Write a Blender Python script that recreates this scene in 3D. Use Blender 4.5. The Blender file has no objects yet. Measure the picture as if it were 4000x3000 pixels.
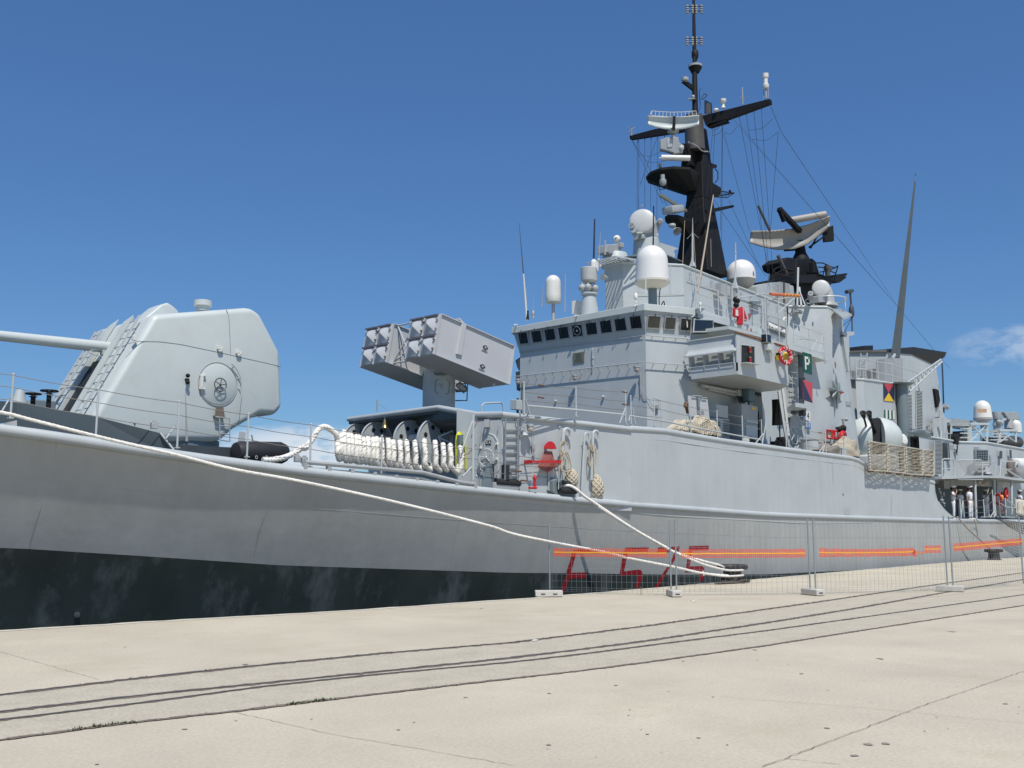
import bpy, bmesh, math, random
from mathutils import Vector, Matrix
from mathutils.bvhtree import BVHTree
random.seed(7)
R = math.radians
S = bpy.context.scene
# ---------------------------------------------------------------- camera, sky, sun, exposure
CAM = Vector((0, 0, 1.7)); PITCH = 8.192; YAW = 42.25; FPX = 3890.0
cd = bpy.data.cameras.new("camera"); cam = bpy.data.objects.new("camera", cd)
S.collection.objects.link(cam); cam.location = CAM
cam.rotation_euler = (R(90 + PITCH), 0, R(YAW - 90)); cd.sensor_width = 36; cd.lens = FPX / 4000 * 36
cd.clip_start = 0.1; cd.clip_end = 5000; S.camera = cam
SUN = Vector((-0.27, -0.42, 0.87)).normalized()
w = bpy.data.worlds.new("World"); S.world = w; w.use_nodes = True
nt = w.node_tree; nt.nodes.clear()
out = nt.nodes.new("ShaderNodeOutputWorld"); bg = nt.nodes.new("ShaderNodeBackground")
sky = nt.nodes.new("ShaderNodeTexSky"); sky.sky_type = 'NISHITA'; sky.sun_disc = False
sky.sun_elevation = math.asin(SUN.z); sky.sun_rotation = math.atan2(SUN.x, SUN.y)
sky.altitude = 0; sky.air_density = 1.0; sky.dust_density = 0.1; sky.ozone_density = 2.2
bg.inputs['Strength'].default_value = 0.135
hs = nt.nodes.new("ShaderNodeVectorMath"); hs.operation = 'MULTIPLY'; 
_s = nt.nodes.new("ShaderNodeSeparateXYZ"); _t = nt.nodes.new("ShaderNodeTexCoord"); nt.links.new(_t.outputs['Generated'], _s.inputs[0])
_m = nt.nodes.new("ShaderNodeMapRange"); _m.clamp = True; nt.links.new(_s.outputs[2], _m.inputs[0]); _m.inputs[2].default_value = .5
_x = nt.nodes.new("ShaderNodeMix"); _x.data_type = 'RGBA'; nt.links.new(_m.outputs[0], _x.inputs[0]); _x.inputs[6].default_value = (.33, .47, .63, 1); _x.inputs[7].default_value = (.45, .67, .90, 1)
nt.links.new(_x.outputs[2], hs.inputs[1])
nt.links.new(sky.outputs[0], hs.inputs[0])
# soft broken clouds low over the sea
tc = nt.nodes.new("ShaderNodeTexCoord"); sep = nt.nodes.new("ShaderNodeSeparateXYZ"); nt.links.new(tc.outputs['Generated'], sep.inputs[0])
nz = nt.nodes.new("ShaderNodeTexNoise"); nz.inputs['Scale'].default_value = 24.0; nz.inputs['Detail'].default_value = 8; nz.inputs['Roughness'].default_value = .62
mp = nt.nodes.new("ShaderNodeMapping"); mp.inputs['Scale'].default_value = (1, 1, 2.6); nt.links.new(tc.outputs['Generated'], mp.inputs[0]); nt.links.new(mp.outputs[0], nz.inputs['Vector'])
def wm(op, a, b=None, c=None):
    n = nt.nodes.new("ShaderNodeMath"); n.operation = op
    for i, v in enumerate((a, b, c)):
        if v is None: continue
        if isinstance(v, (int, float)): n.inputs[i].default_value = v
        else: nt.links.new(v, n.inputs[i])
    return n.outputs[0]
def cloud(az, el, waz, wel, amount, bias=0):
    d = Vector((math.cos(R(az)) * math.cos(R(el)), math.sin(R(az)) * math.cos(R(el)), math.sin(R(el))))
    s = Vector((-math.sin(R(az)), math.cos(R(az)), 0)); u = d.cross(s) * -1
    def dot(v):
        n = nt.nodes.new("ShaderNodeVectorMath"); n.operation = 'DOT_PRODUCT'; nt.links.new(tc.outputs['Generated'], n.inputs[0]); n.inputs[1].default_value = v; return n.outputs['Value']
    a = wm('DIVIDE', dot(s), math.sin(R(waz))); b = wm('DIVIDE', dot(u), math.sin(R(wel)))
    r2 = wm('ADD', wm('MULTIPLY', a, a), wm('MULTIPLY', b, b))
    m = wm('SUBTRACT', 1.0, r2)
    m = wm('MULTIPLY', m, wm('GREATER_THAN', dot(d), 0.3))
    v = wm('ADD', wm('MULTIPLY_ADD', m, 0.75, bias), wm('MULTIPLY', wm('SUBTRACT', nz.outputs[0], .5), 4.5))
    n = nt.nodes.new("ShaderNodeMapRange"); n.clamp = True; nt.links.new(v, n.inputs[0]); n.inputs[1].default_value = 0.05; n.inputs[2].default_value = 0.9; n.inputs[4].default_value = amount
    k = nt.nodes.new("ShaderNodeMath"); k.operation = 'MULTIPLY'; nt.links.new(n.outputs[0], k.inputs[0])
    mm = nt.nodes.new("ShaderNodeMapRange"); mm.clamp = True; nt.links.new(m, mm.inputs[0]); mm.inputs[1].default_value = 0; mm.inputs[2].default_value = .8; nt.links.new(mm.outputs[0], k.inputs[1])
    return k.outputs[0]
c1 = cloud(YAW - 27.3, 9.3, 3.6, 1.35, .40, .1)
c2 = cloud(YAW + 11.6, 4.3, 6.5, 1.6, .95, .35)
cs = wm('MAXIMUM', c1, c2)
mx = nt.nodes.new("ShaderNodeMix"); mx.data_type = 'RGBA'; nt.links.new(cs, mx.inputs[0]); nt.links.new(hs.outputs[0], mx.inputs[6]); mx.inputs[7].default_value = (5.0, 5.5, 6.2, 1)
nt.links.new(mx.outputs[2], bg.inputs['Color']); nt.links.new(bg.outputs[0], out.inputs[0])
sl = bpy.data.lights.new("sun", 'SUN'); sl.energy = 4.4; sl.angle = R(0.5); sl.color = (1, .965, .90)
so = bpy.data.objects.new("sun", sl); S.collection.objects.link(so); so.rotation_euler = SUN.to_track_quat('Z', 'Y').to_euler(); so.location = (0, 0, 60)
S.view_settings.view_transform = 'Standard'; S.view_settings.look = 'None'; S.view_settings.exposure = 0.0; S.view_settings.gamma = 1
S.render.engine = 'CYCLES'
# ---------------------------------------------------------------- reading the photograph: pixel -> point on a real plane
_a = R(YAW); _p = R(PITCH)
CF = Vector((math.cos(_a) * math.cos(_p), math.sin(_a) * math.cos(_p), math.sin(_p)))
CR = Vector((math.sin(_a), -math.cos(_a), 0))
CU = Vector((-math.cos(_a) * math.sin(_p), -math.sin(_a) * math.sin(_p), math.cos(_p)))
FR = {'s': (0, 0, 1), 'z1': (0, 1100, 1.8433), 'z2': (1200, 1100, 2.212), 'z3': (1900, 850, 2.212), 'z4': (2600, 1050, 2.212), 'z5': (3200, 1250, 1.844),
      't': (2300, 0, 1.443), 'f1': (2000, 1950, 2.212), 'f2': (3000, 1950, 2.212), 'd': (1800, 1550, 2.765), 'q1': (0, 1950, 1.106), 'q2': (2000, 2000, 1.106),
      'a': (2600, 1000, 4.424), 'b': (3000, 1000, 4.424), 'c': (2600, 1450, 4.424), 'e': (3000, 1450, 4.424), 'g': (3600, 1500, 5.53), 'h': (3600, 1750, 5.53),
      'm': (2450, 400, 4.424), 'n': (2400, 775, 4.424)}
def ray(f, x, y):
    ox, oy, s = FR[f]; x = ox + x / s; y = oy + y / s
    return CF + CR * ((x - 2000) / FPX) - CU * ((y - 1500) / FPX)
def atX(f, x, y, X): d = ray(f, x, y); return CAM + d * ((X - CAM.x) / d.x)
def atY(f, x, y, Y): d = ray(f, x, y); return CAM + d * ((Y - CAM.y) / d.y)
def atZ(f, x, y, Z): d = ray(f, x, y); return CAM + d * ((Z - CAM.z) / d.z)
def atP(f, x, y, P, N):
    d = ray(f, x, y); N = Vector(N); return CAM + d * ((Vector(P) - CAM).dot(N) / d.dot(N))
def atS(f, x, y, Yf):
    Y = 18.0
    for _ in range(12): q = atY(f, x, y, Y); Y = Yf(q.x)
    return q
def YY(f, Y, *pts): return [atY(f, x, y, Y) for x, y in pts]
def XX(f, X, *pts): return [atX(f, x, y, X) for x, y in pts]
def ZZ(f, Z, *pts): return [atZ(f, x, y, Z) for x, y in pts]
def interp(T, x):
    if x <= T[0][0]: return T[0][1]
    for (a, b), (c, d) in zip(T, T[1:]):
        if x <= c: return b + (d - b) * (x - a) / (c - a)
    return T[-1][1]
# ---------------------------------------------------------------- materials
MATS = {}
def mat(name, rgb, rough=.55, var=.06, scale=1.5, metal=0, streak=0, bump=0.0, bscale=30, spec=.5, dirt=None, dirt_amt=0, dscale=3, alpha=1, mapping=(1, 1, 1), grain=0, gscale=70):
    if name in MATS: return MATS[name]
    m = bpy.data.materials.new(name); m.use_nodes = True; n = m.node_tree.nodes; l = m.node_tree.links
    b = n['Principled BSDF']; b.inputs['Roughness'].default_value = rough; b.inputs['Metallic'].default_value = metal
    b.inputs['Specular IOR Level'].default_value = spec
    tcn = n.new('ShaderNodeTexCoord'); mpn = n.new('ShaderNodeMapping'); l.new(tcn.outputs['Object'], mpn.inputs[0]); mpn.inputs['Scale'].default_value = mapping
    nz = n.new('ShaderNodeTexNoise'); nz.inputs['Scale'].default_value = scale; nz.inputs['Detail'].default_value = 7; nz.inputs['Roughness'].default_value = .62
    l.new(mpn.outputs[0], nz.inputs['Vector'])
    mr = n.new('ShaderNodeMapRange'); l.new(nz.outputs[0], mr.inputs[0]); mr.inputs[1].default_value = .25; mr.inputs[2].default_value = .75; mr.inputs[3].default_value = 1 - var; mr.inputs[4].default_value = 1 + var
    fac = mr.outputs[0]
    if streak:
        ms = n.new('ShaderNodeMapping'); l.new(tcn.outputs['Object'], ms.inputs[0]); ms.inputs['Scale'].default_value = (2.2, 2.2, .12)
        ns = n.new('ShaderNodeTexNoise'); ns.inputs['Scale'].default_value = 1.6; ns.inputs['Detail'].default_value = 6; l.new(ms.outputs[0], ns.inputs['Vector'])
        m2 = n.new('ShaderNodeMapRange'); l.new(ns.outputs[0], m2.inputs[0]); m2.inputs[1].default_value = .3; m2.inputs[2].default_value = .7; m2.inputs[3].default_value = 1 - streak; m2.inputs[4].default_value = 1 + streak
        mm = n.new('ShaderNodeMath'); mm.operation = 'MULTIPLY'; l.new(fac, mm.inputs[0]); l.new(m2.outputs[0], mm.inputs[1]); fac = mm.outputs[0]
    if grain:
        ng = n.new('ShaderNodeTexNoise'); ng.inputs['Scale'].default_value = gscale; ng.inputs['Detail'].default_value = 3; l.new(tcn.outputs['Object'], ng.inputs['Vector'])
        mg = n.new('ShaderNodeMapRange'); l.new(ng.outputs[0], mg.inputs[0]); mg.inputs[1].default_value = .3; mg.inputs[2].default_value = .7; mg.inputs[3].default_value = 1 - grain; mg.inputs[4].default_value = 1 + grain
        m3 = n.new('ShaderNodeMath'); m3.operation = 'MULTIPLY'; l.new(fac, m3.inputs[0]); l.new(mg.outputs[0], m3.inputs[1]); fac = m3.outputs[0]
    vm = n.new('ShaderNodeVectorMath'); vm.operation = 'SCALE'; vm.inputs[0].default_value = rgb[:3]; l.new(fac, vm.inputs['Scale'])
    col = vm.outputs[0]
    if dirt:
        nd = n.new('ShaderNodeTexNoise'); nd.inputs['Scale'].default_value = dscale; nd.inputs['Detail'].default_value = 10; nd.inputs['Roughness'].default_value = .7; l.new(mpn.outputs[0], nd.inputs['Vector'])
        md = n.new('ShaderNodeMapRange'); md.clamp = True; l.new(nd.outputs[0], md.inputs[0]); md.inputs[1].default_value = .52; md.inputs[2].default_value = .78; md.inputs[4].default_value = dirt_amt
        mi = n.new('ShaderNodeMix'); mi.data_type = 'RGBA'; l.new(md.outputs[0], mi.inputs[0]); l.new(col, mi.inputs[6]); mi.inputs[7].default_value = (*dirt, 1); col = mi.outputs[2]
    l.new(col, b.inputs['Base Color'])
    mr3 = n.new('ShaderNodeMapRange'); l.new(nz.outputs[0], mr3.inputs[0]); mr3.inputs[3].default_value = max(.05, rough - .1); mr3.inputs[4].default_value = min(1, rough + .1); l.new(mr3.outputs[0], b.inputs['Roughness'])
    if bump:
        nb = n.new('ShaderNodeTexNoise'); nb.inputs['Scale'].default_value = bscale; nb.inputs['Detail'].default_value = 5; l.new(tcn.outputs['Object'], nb.inputs['Vector'])
        bp = n.new('ShaderNodeBump'); bp.inputs['Strength'].default_value = 1; bp.inputs['Distance'].default_value = bump; l.new(nb.outputs[0], bp.inputs['Height']); l.new(bp.outputs[0], b.inputs['Normal'])
    if alpha < 1:
        b.inputs['Alpha'].default_value = alpha
    MATS[name] = m; return m
GREY = mat('ship_grey_paint', (.445, .47, .465), .5, .07, .6, streak=.03, bump=.0025, bscale=1.6, dirt=(.30, .30, .285), dirt_amt=.25, dscale=.9)
GREY2 = mat('weathered_grey_paint', (.35, .36, .355), .5, .08, 2.5, streak=.06, dirt=(.2, .17, .13), dirt_amt=.25, dscale=2)
HULL = mat('hull_grey_paint', (.395, .395, .37), .38, .13, .22, streak=.045, bump=.035, bscale=.5, dirt=(.29, .27, .235), dirt_amt=.55, dscale=.4)  # broad tone and dirt mix weathering with painted light reflected off the quay
WARM = mat('launcher_grey_paint', (.49, .488, .487), .45, .03, 1.2, bump=.003, bscale=3)
PALE = mat('pale_grey_paint', (.515, .55, .525), .45, .04, 1.5, dirt=(.33, .3, .25), dirt_amt=.2, dscale=2.2)
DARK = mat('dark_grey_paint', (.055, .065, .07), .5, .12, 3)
DECK = mat('deck_paint', (.07, .085, .085), .7, .15, 3)
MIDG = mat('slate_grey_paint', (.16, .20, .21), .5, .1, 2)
BOOT = mat('black_green_boot_paint', (.036, .046, .041), .45, .25, .8, dirt=(.19, .205, .20), dirt_amt=.8, dscale=1.0, bump=.01, bscale=1.2, mapping=(1.1, 1.1, .45))
BLACK = mat('mast_black_paint', (.009, .0085, .0085), .65, .2, 2.5, spec=.3, dirt=(.03, .027, .025), dirt_amt=.4)
SOOT = mat('funnel_black', (.018, .018, .018), .6, .2, 2)
BROWNG = mat('mast_brown_grey', (.085, .078, .072), .5, .12, 1.5)
WHITE = mat('radome_white', (.74, .72, .68), .35, .02, 1.5)
WHITE2 = mat('warm_white_paint', (.70, .68, .62), .45, .05, 2)
GLASS = mat('dark_glass', (.012, .013, .014), .08, .1, 2, spec=.7)
GLASS2 = mat('olive_glass', (.04, .043, .032), .1, .1, 2, spec=.7)
RUST = mat('rusty_steel', (.16, .08, .045), .75, .3, 8)
STEEL = mat('galvanised_steel', (.36, .38, .39), .42, .12, 10, metal=.55)
WIRE = mat('wire_rope_steel', (.22, .21, .19), .55, .2, 20, metal=.3)
ROPE = mat('white_rope', (.78, .74, .66), .85, .08, 14, dirt=(.50, .44, .34), dirt_amt=.35, dscale=9)
ROPE2 = mat('tan_rope', (.45, .38, .27), .9, .15, 20, dirt=(.22, .18, .12), dirt_amt=.5, dscale=9)
RED = mat('signal_red', (.50, .016, .02), .45, .06, 4)
DRED = mat('hull_number_red', (.30, .008, .018), .5, .08, 3)
HOSE = mat('red_brown_hose', (.30, .10, .085), .75, .15, 10)
YEL = mat('yellow_hose', (.62, .62, .03), .6, .08, 6)
YEL2 = mat('signal_yellow', (.78, .50, .03), .5, .05, 4)
NAVY = mat('flag_navy', (.022, .028, .07), .5, .05, 4)
PINK = mat('flag_red', (.50, .06, .075), .5, .05, 4)
GREEN = mat('flag_green', (.006, .075, .045), .5, .05, 4)
BLUE = mat('sign_blue', (.06, .17, .45), .5, .05, 4)
WOOD = mat('varnished_wood', (.30, .13, .05), .5, .15, 6)
BRASS = mat('brass', (.45, .33, .12), .3, .15, 6, metal=.9)
RUB = mat('black_rubber', (.02, .02, .021), .6, .15, 8)
ORANGE = mat('orange_plastic_mesh', (.74, .085, .024), .7, .06, 4)
ORANGEY = mat('yellow_orange_tape', (.88, .42, .02), .7, .05, 4)
CONC = mat('quay_concrete', (.505, .447, .338), .9, .12, .45, bump=.006, bscale=14, dirt=(.41, .345, .24), dirt_amt=.75, dscale=.5, grain=.10, gscale=30)
CONC2 = mat('rail_bed_concrete', (.465, .415, .315), .92, .09, 2.5, bump=.010, bscale=30, dirt=(.33, .29, .23), dirt_amt=.6, dscale=1.6, grain=.16, gscale=28)
LIP = mat('quay_lip_stone', (.56, .52, .42), .9, .12, 5, bump=.02, bscale=10)
BLOCK = mat('block_concrete', (.55, .52, .46), .9, .08, 8, bump=.008, bscale=40)
GROOVE = mat('groove_dirt', (.17, .138, .112), .95, .3, 6, bump=.01, bscale=40)
RAILS = mat('worn_rail_steel', (.19, .175, .165), .5, .2, 6, metal=.4)
MOSS = mat('groove_moss', (.06, .08, .025), .95, .3, 20, bump=.02, bscale=60)
BITT = mat('cast_iron_bollard', (.035, .032, .03), .6, .2, 8, dirt=(.12, .06, .035), dirt_amt=.5, dscale=5, bump=.01, bscale=20)
CANV = mat('beige_canvas', (.42, .37, .28), .9, .1, 5, bump=.03, bscale=6)
NETM = mat('tan_netting', (.43, .37, .275), .9, .12, 12)
SKIN = mat('skin', (.36, .19, .12), .6, .05, 10)
CLOTH = mat('white_uniform', (.72, .73, .76), .8, .04, 8)
HAIR = mat('dark_hair', (.015, .012, .01), .7, .1, 10)
# ---------------------------------------------------------------- mesh builder
class MB:
    def __init__(s): s.v = []; s.f = []; s.m = []; s.sm = []
    def add(s, vs, fs, mi=0, smooth=False):
        o = len(s.v); s.v += [Vector(v) for v in vs]
        for f in fs: s.f.append([i + o for i in f]); s.m.append(mi); s.sm.append(smooth)
        return s
    def hexa(s, b, t, mi=0):
        n = len(b); fs = [list(range(n))[::-1], [n + i for i in range(n)]] + [[i, (i + 1) % n, n + (i + 1) % n, n + i] for i in range(n)]
        return s.add(list(b) + list(t), fs, mi)
    def prism(s, poly, d, mi=0): d = Vector(d); return s.hexa([Vector(p) for p in poly], [Vector(p) + d for p in poly], mi)
    def col(s, poly, z0, z1, mi=0): return s.hexa([(p[0], p[1], z0) for p in poly], [(p[0], p[1], z1) for p in poly], mi)
    def box(s, c, size, rz=0, mi=0, mtx=None):
        c = Vector(c); a, b, h = [x / 2 for x in size]
        M = mtx or Matrix.Rotation(rz, 3, 'Z')
        P = [M @ Vector(p) + c for p in ((-a, -b, -h), (a, -b, -h), (a, b, -h), (-a, b, -h), (-a, -b, h), (a, -b, h), (a, b, h), (-a, b, h))]
        return s.hexa(P[:4], P[4:], mi)
    def bar(s, p, q, wd, ht, up=(0, 0, 1), mi=0):
        p = Vector(p); q = Vector(q); t = (q - p).normalized(); sd = t.cross(Vector(up))
        if sd.length < 1e-4: sd = t.cross(Vector((1, 0, 0)))
        sd.normalize(); u = sd.cross(t).normalized(); a = sd * wd / 2; b = u * ht / 2
        return s.hexa([p - a - b, p + a - b, p + a + b, p - a + b], [q - a - b, q + a - b, q + a + b, q - a + b], mi)
    def tube(s, pts, r, n=6, mi=0, cap=True, closed=False, smooth=True, rf=None):
        pts = [Vector(p) for p in pts]; N = len(pts)
        if N < 2: return s
        T = []
        for i in range(N):
            if closed: t = pts[(i + 1) % N] - pts[i - 1]
            else: t = pts[min(i + 1, N - 1)] - pts[max(i - 1, 0)]
            T.append(t.normalized() if t.length > 1e-9 else Vector((0, 0, 1)))
        u = T[0].orthogonal().normalized(); vs = []; L = 0
        for i in range(N):
            u = (u - T[i] * u.dot(T[i]))
            if u.length < 1e-6: u = T[i].orthogonal()
            u.normalize(); w2 = T[i].cross(u)
            if i: L += (pts[i] - pts[i - 1]).length
            rr = r[i] if isinstance(r, (list, tuple)) else r
            for k in range(n):
                a = 2 * math.pi * k / n; q = rr * (rf(a, L) if rf else 1)
                vs.append(pts[i] + (u * math.cos(a) + w2 * math.sin(a)) * q)
        fs = []
        for i in range(N if closed else N - 1):
            j = (i + 1) % N
            for k in range(n): fs.append([i * n + k, i * n + (k + 1) % n, j * n + (k + 1) % n, j * n + k])
        if cap and not closed: fs += [list(range(n))[::-1], [(N - 1) * n + k for k in range(n)]]
        return s.add(vs, fs, mi, smooth)
    def rope(s, pts, r, pitch=None, n=9, step=None, strands=3, closed=False, mi=0):
        pts = resample(pts, step or r * 1.1, closed); pitch = pitch or r * 9
        return s.tube(pts, r, n, mi, True, closed, True, lambda a, L: .78 + .32 * abs(math.cos(strands * .5 * (a - 2 * math.pi * L / pitch))))
    def lathe(s, prof, o, ax=(0, 0, 1), n=24, mi=0, smooth=True, a0=0, a1=2 * math.pi):
        o = Vector(o); ax = Vector(ax).normalized(); u = ax.orthogonal().normalized(); w2 = ax.cross(u); full = abs(a1 - a0 - 2 * math.pi) < 1e-6
        m = n if full else n + 1; vs = []
        for r, z in prof:
            for k in range(m):
                a = a0 + (a1 - a0) * k / n; vs.append(o + ax * z + (u * math.cos(a) + w2 * math.sin(a)) * r)
        fs = []
        for i in range(len(prof) - 1):
            for k in range(n):
                j = (k + 1) % m; fs.append([i * m + k, i * m + j, (i + 1) * m + j, (i + 1) * m + k])
        if full:
            if prof[0][0] > 1e-4: fs.append(list(range(m))[::-1])
            if prof[-1][0] > 1e-4: fs.append([(len(prof) - 1) * m + k for k in range(m)])
        return s.add(vs, fs, mi, smooth)
    def cyl(s, p, q, r, r2=None, n=14, mi=0, smooth=True):
        p = Vector(p); q = Vector(q); return s.lathe([(r, 0), (r if r2 is None else r2, (q - p).length)], p, q - p, n, mi, smooth)
    def sph(s, c, r, n=16, mi=0, sc=(1, 1, 1), a=0, b=math.pi):
        o = len(s.v); s.lathe([(r * math.sin(a + (b - a) * i / 10), -r * math.cos(a + (b - a) * i / 10)) for i in range(11)], (0, 0, 0), n=n, mi=mi)
        for i in range(o, len(s.v)): v = s.v[i]; s.v[i] = Vector((v.x * sc[0], v.y * sc[1], v.z * sc[2])) + Vector(c)
        return s
    def ribbon(s, pts, wd, z=None, mi=0, jit=0):
        pts = [Vector(p) for p in pts]; vs = []
        for i, p in enumerate(pts):
            t = (pts[min(i + 1, len(pts) - 1)] - pts[max(i - 1, 0)]); t.z = 0; t.normalize(); sd = Vector((-t.y, t.x, 0))
            a = wd / 2 * (1 + random.uniform(-jit, jit)); b = wd / 2 * (1 + random.uniform(-jit, jit))
            vs += [p + sd * a, p - sd * b]
            if z is not None: vs[-1].z = z; vs[-2].z = z
        return s.add(vs, [[2 * i, 2 * i + 1, 2 * i + 3, 2 * i + 2] for i in range(len(pts) - 1)], mi)
    def xf(s, M):
        s.v = [M @ v for v in s.v]; return s
def resample(pts, step, closed=False):
    pts = [Vector(p) for p in pts]
    if closed: pts = pts + [pts[0]]
    o = [pts[0]]; acc = 0
    L = sum((b - a).length for a, b in zip(pts, pts[1:])); n = max(2, int(L / step)); st = L / n; tgt = st; run = 0
    for a, b in zip(pts, pts[1:]):
        d = (b - a).length
        while tgt <= run + d + 1e-9 and len(o) < n + 1:
            o.append(a.lerp(b, (tgt - run) / d if d > 0 else 0)); tgt += st
        run += d
    if closed: o = o[:-1]
    return o
def spline(P, k=8, closed=False):
    P = [Vector(p) for p in P]; n = len(P); o = []
    for i in range(n if closed else n - 1):
        p0 = P[i - 1] if (closed or i) else P[0] * 2 - P[1]; p1 = P[i]; p2 = P[(i + 1) % n]
        p3 = P[(i + 2) % n] if (closed or i + 2 < n) else P[-1] * 2 - P[-2]
        for j in range(k):
            t = j / k; o.append(.5 * (2 * p1 + (p2 - p0) * t + (2 * p0 - 5 * p1 + 4 * p2 - p3) * t * t + (3 * p1 - p0 - 3 * p2 + p3) * t ** 3))
    if not closed: o.append(P[-1])
    return o
SPLIT = {'boat_gear': 'boat_gear', 'platform_railing': 'platform_railing', 'yellow_ring': 'yellow_ring', 'rail_braces': 'rail_brace', 'rail_struts': 'rail_strut', 'wire_tensioners': 'wire_tensioner', 'shelter_lockers': 'shelter_locker', 'support_pillar': 'support_pillar', 'doorway_shades': 'doorway_shade', 'wall_equipment': 'wall_equipment',
         'wall_boxes': 'wall_box', 'guide_roller': 'guide_roller', 'mast_bolts': 'mast_bolt', 'signal_halyard_cleats': 'halyard_cleat', 'bottlescrew': 'bottlescrew', 'net_bracket': 'net_bracket', 'diagonal_strut': 'diagonal_strut', 'drip_flange': 'drip_flange', 'lacing': 'lacing_eyelet', 'slot_cheek': 'slot_cheek', 'locker_pipes': 'locker_pipe', 'red_pennant_board': 'pennant_board', 'port_wing_edge': 'port_fitting', 'cabinet_door': 'cabinet_door'}
def split_mb(mb):
    par = list(range(len(mb.v)))
    def find(i):
        while par[i] != i: par[i] = par[par[i]]; i = par[i]
        return i
    for f in mb.f:
        a = find(f[0])
        for j in f[1:]: par[find(j)] = a
    gr = {}
    for k, f in enumerate(mb.f): gr.setdefault(find(f[0]), []).append(k)
    out = []
    for ks in gr.values():
        n = MB(); mp_ = {}
        for k in ks:
            for i in mb.f[k]:
                if i not in mp_: mp_[i] = len(n.v); n.v.append(mb.v[i])
            n.f.append([mp_[i] for i in mb.f[k]]); n.m.append(mb.m[k]); n.sm.append(mb.sm[k])
        out.append(n)
    return out
def obj(name, mb, mats, parent=None, bevel=0, seg=2, label=None, solid=0, sub=0, sharp=35):
    if name in SPLIT:
        nm = SPLIT[name]; r = None
        for q in split_mb(mb): r = obj_(nm, q, mats, parent, bevel, seg, label, solid, sub, sharp)
        return r
    return obj_(name, mb, mats, parent, bevel, seg, label, solid, sub, sharp)
def obj_(name, mb, mats, parent=None, bevel=0, seg=2, label=None, solid=0, sub=0, sharp=35):
    while parent is not None and DEPTH.get(parent.name, 0) >= 2: parent = parent.parent
    me = bpy.data.meshes.new(name); org = Vector()
    if parent is None and mb.v:
        xs = [v.x for v in mb.v]; ys = [v.y for v in mb.v]; zs = [v.z for v in mb.v]
        org = Vector(((min(xs) + max(xs)) / 2, (min(ys) + max(ys)) / 2, min(zs)))
    elif parent is not None: org = WORG[parent.name]
    me.from_pydata([v - org for v in mb.v], [], mb.f); me.validate(); me.update()
    if len(me.polygons) == len(mb.f):
        for p, mi, sm in zip(me.polygons, mb.m, mb.sm): p.material_index = mi; p.use_smooth = sm
    b = bmesh.new(); b.from_mesh(me); bmesh.ops.recalc_face_normals(b, faces=b.faces); b.to_mesh(me); b.free()
    for m in (mats if isinstance(mats, (list, tuple)) else [mats]): me.materials.append(m)
    o = bpy.data.objects.new(name, me); S.collection.objects.link(o); o.location = org
    WORG[o.name] = org; DEPTH[o.name] = 0 if parent is None else DEPTH.get(parent.name, 0) + 1
    if parent is not None: o.parent = parent; o.location = (0, 0, 0)
    if any(mb.sm):
        try: me.set_sharp_from_angle(angle=R(sharp))
        except Exception: pass
    if bevel:
        md = o.modifiers.new('bevel', 'BEVEL'); md.width = bevel; md.segments = seg; md.limit_method = 'ANGLE'; md.angle_limit = R(28); md.harden_normals = False
        for p in me.polygons: p.use_smooth = seg > 2 or p.use_smooth
    if sub: md = o.modifiers.new('sub', 'SUBSURF'); md.levels = sub; md.render_levels = sub
    if label: o['label'] = label
    return o
WORG = {}; DEPTH = {}
def thing(name, label, cat, loc, group=None):
    o = bpy.data.objects.new(name, None); S.collection.objects.link(o); o.location = loc; o['label'] = label; o['category'] = cat; WORG[o.name] = Vector(loc)
    o.empty_display_size = .3
    if group: o['group'] = group
    return o
def tag(o, label, cat, group=None):
    o['label'] = label; o['category'] = cat
    if group: o['group'] = group
    return o
def struct(o, kind='structure'): o['kind'] = kind; return o
def text_mb(txt, size, depth=.004):
    cu = bpy.data.curves.new('txt', 'FONT'); cu.body = txt; cu.size = size; cu.extrude = depth / 2; cu.align_x = 'CENTER'; cu.align_y = 'CENTER'; cu.resolution_u = 3
    o = bpy.data.objects.new('txt', cu); S.collection.objects.link(o); bpy.context.view_layer.update()
    me = o.evaluated_get(bpy.context.evaluated_depsgraph_get()).to_mesh(); mb = MB(); mb.add([v.co.copy() for v in me.vertices], [list(p.vertices) for p in me.polygons])
    S.collection.objects.unlink(o); bpy.data.objects.remove(o); bpy.data.curves.remove(cu); return mb
def frame_mtx(o, xd, zd):
    x = Vector(xd).normalized(); z = Vector(zd).normalized(); y = z.cross(x).normalized(); x = y.cross(z)
    return Matrix(((x.x, y.x, z.x, o[0]), (x.y, y.y, z.y, o[1]), (x.z, y.z, z.z, o[2]), (0, 0, 0, 1)))
# ================================================================ SETTING
YC = 24.3; SIDE = 17.9
edge = [(-60, 26), (-25, 21.4), (-8, 19.3)] + [tuple(atZ(f, x, y, 0).xy) for f, x, y in (('q1', 0, 568), ('q1', 700, 526), ('q1', 1400, 488), ('q1', 2212, 433), ('f1', 700, 812), ('f1', 1500, 745), ('f1', 2212, 685))] + [(38, 16.9), (50, 17.3), (75, 17.5), (400, 17.5)]
E3 = []
for p in resample([(a, b, 0) for a, b in edge[:-1]], .35):
    E3.append(Vector((p.x, p.y + random.uniform(-.03, .03), 0)))
E3.append(Vector((900, 17.5, 0)))
m = MB(); n = len(E3); vs = [e.copy() for e in E3] + [Vector((e.x, -250 if 5 < 0 else -80 - abs(e.x) * .3, 0)) for e in E3]
m.add(vs, [[i, i + 1, n + i + 1, n + i] for i in range(n - 1)])
vs = [e.copy() for e in E3] + [Vector((e.x, e.y, -2.6)) for e in E3]; m.add(vs, [[i, i + 1, n + i + 1, n + i] for i in range(n - 1)])
struct(obj('quay', m, CONC))
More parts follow.
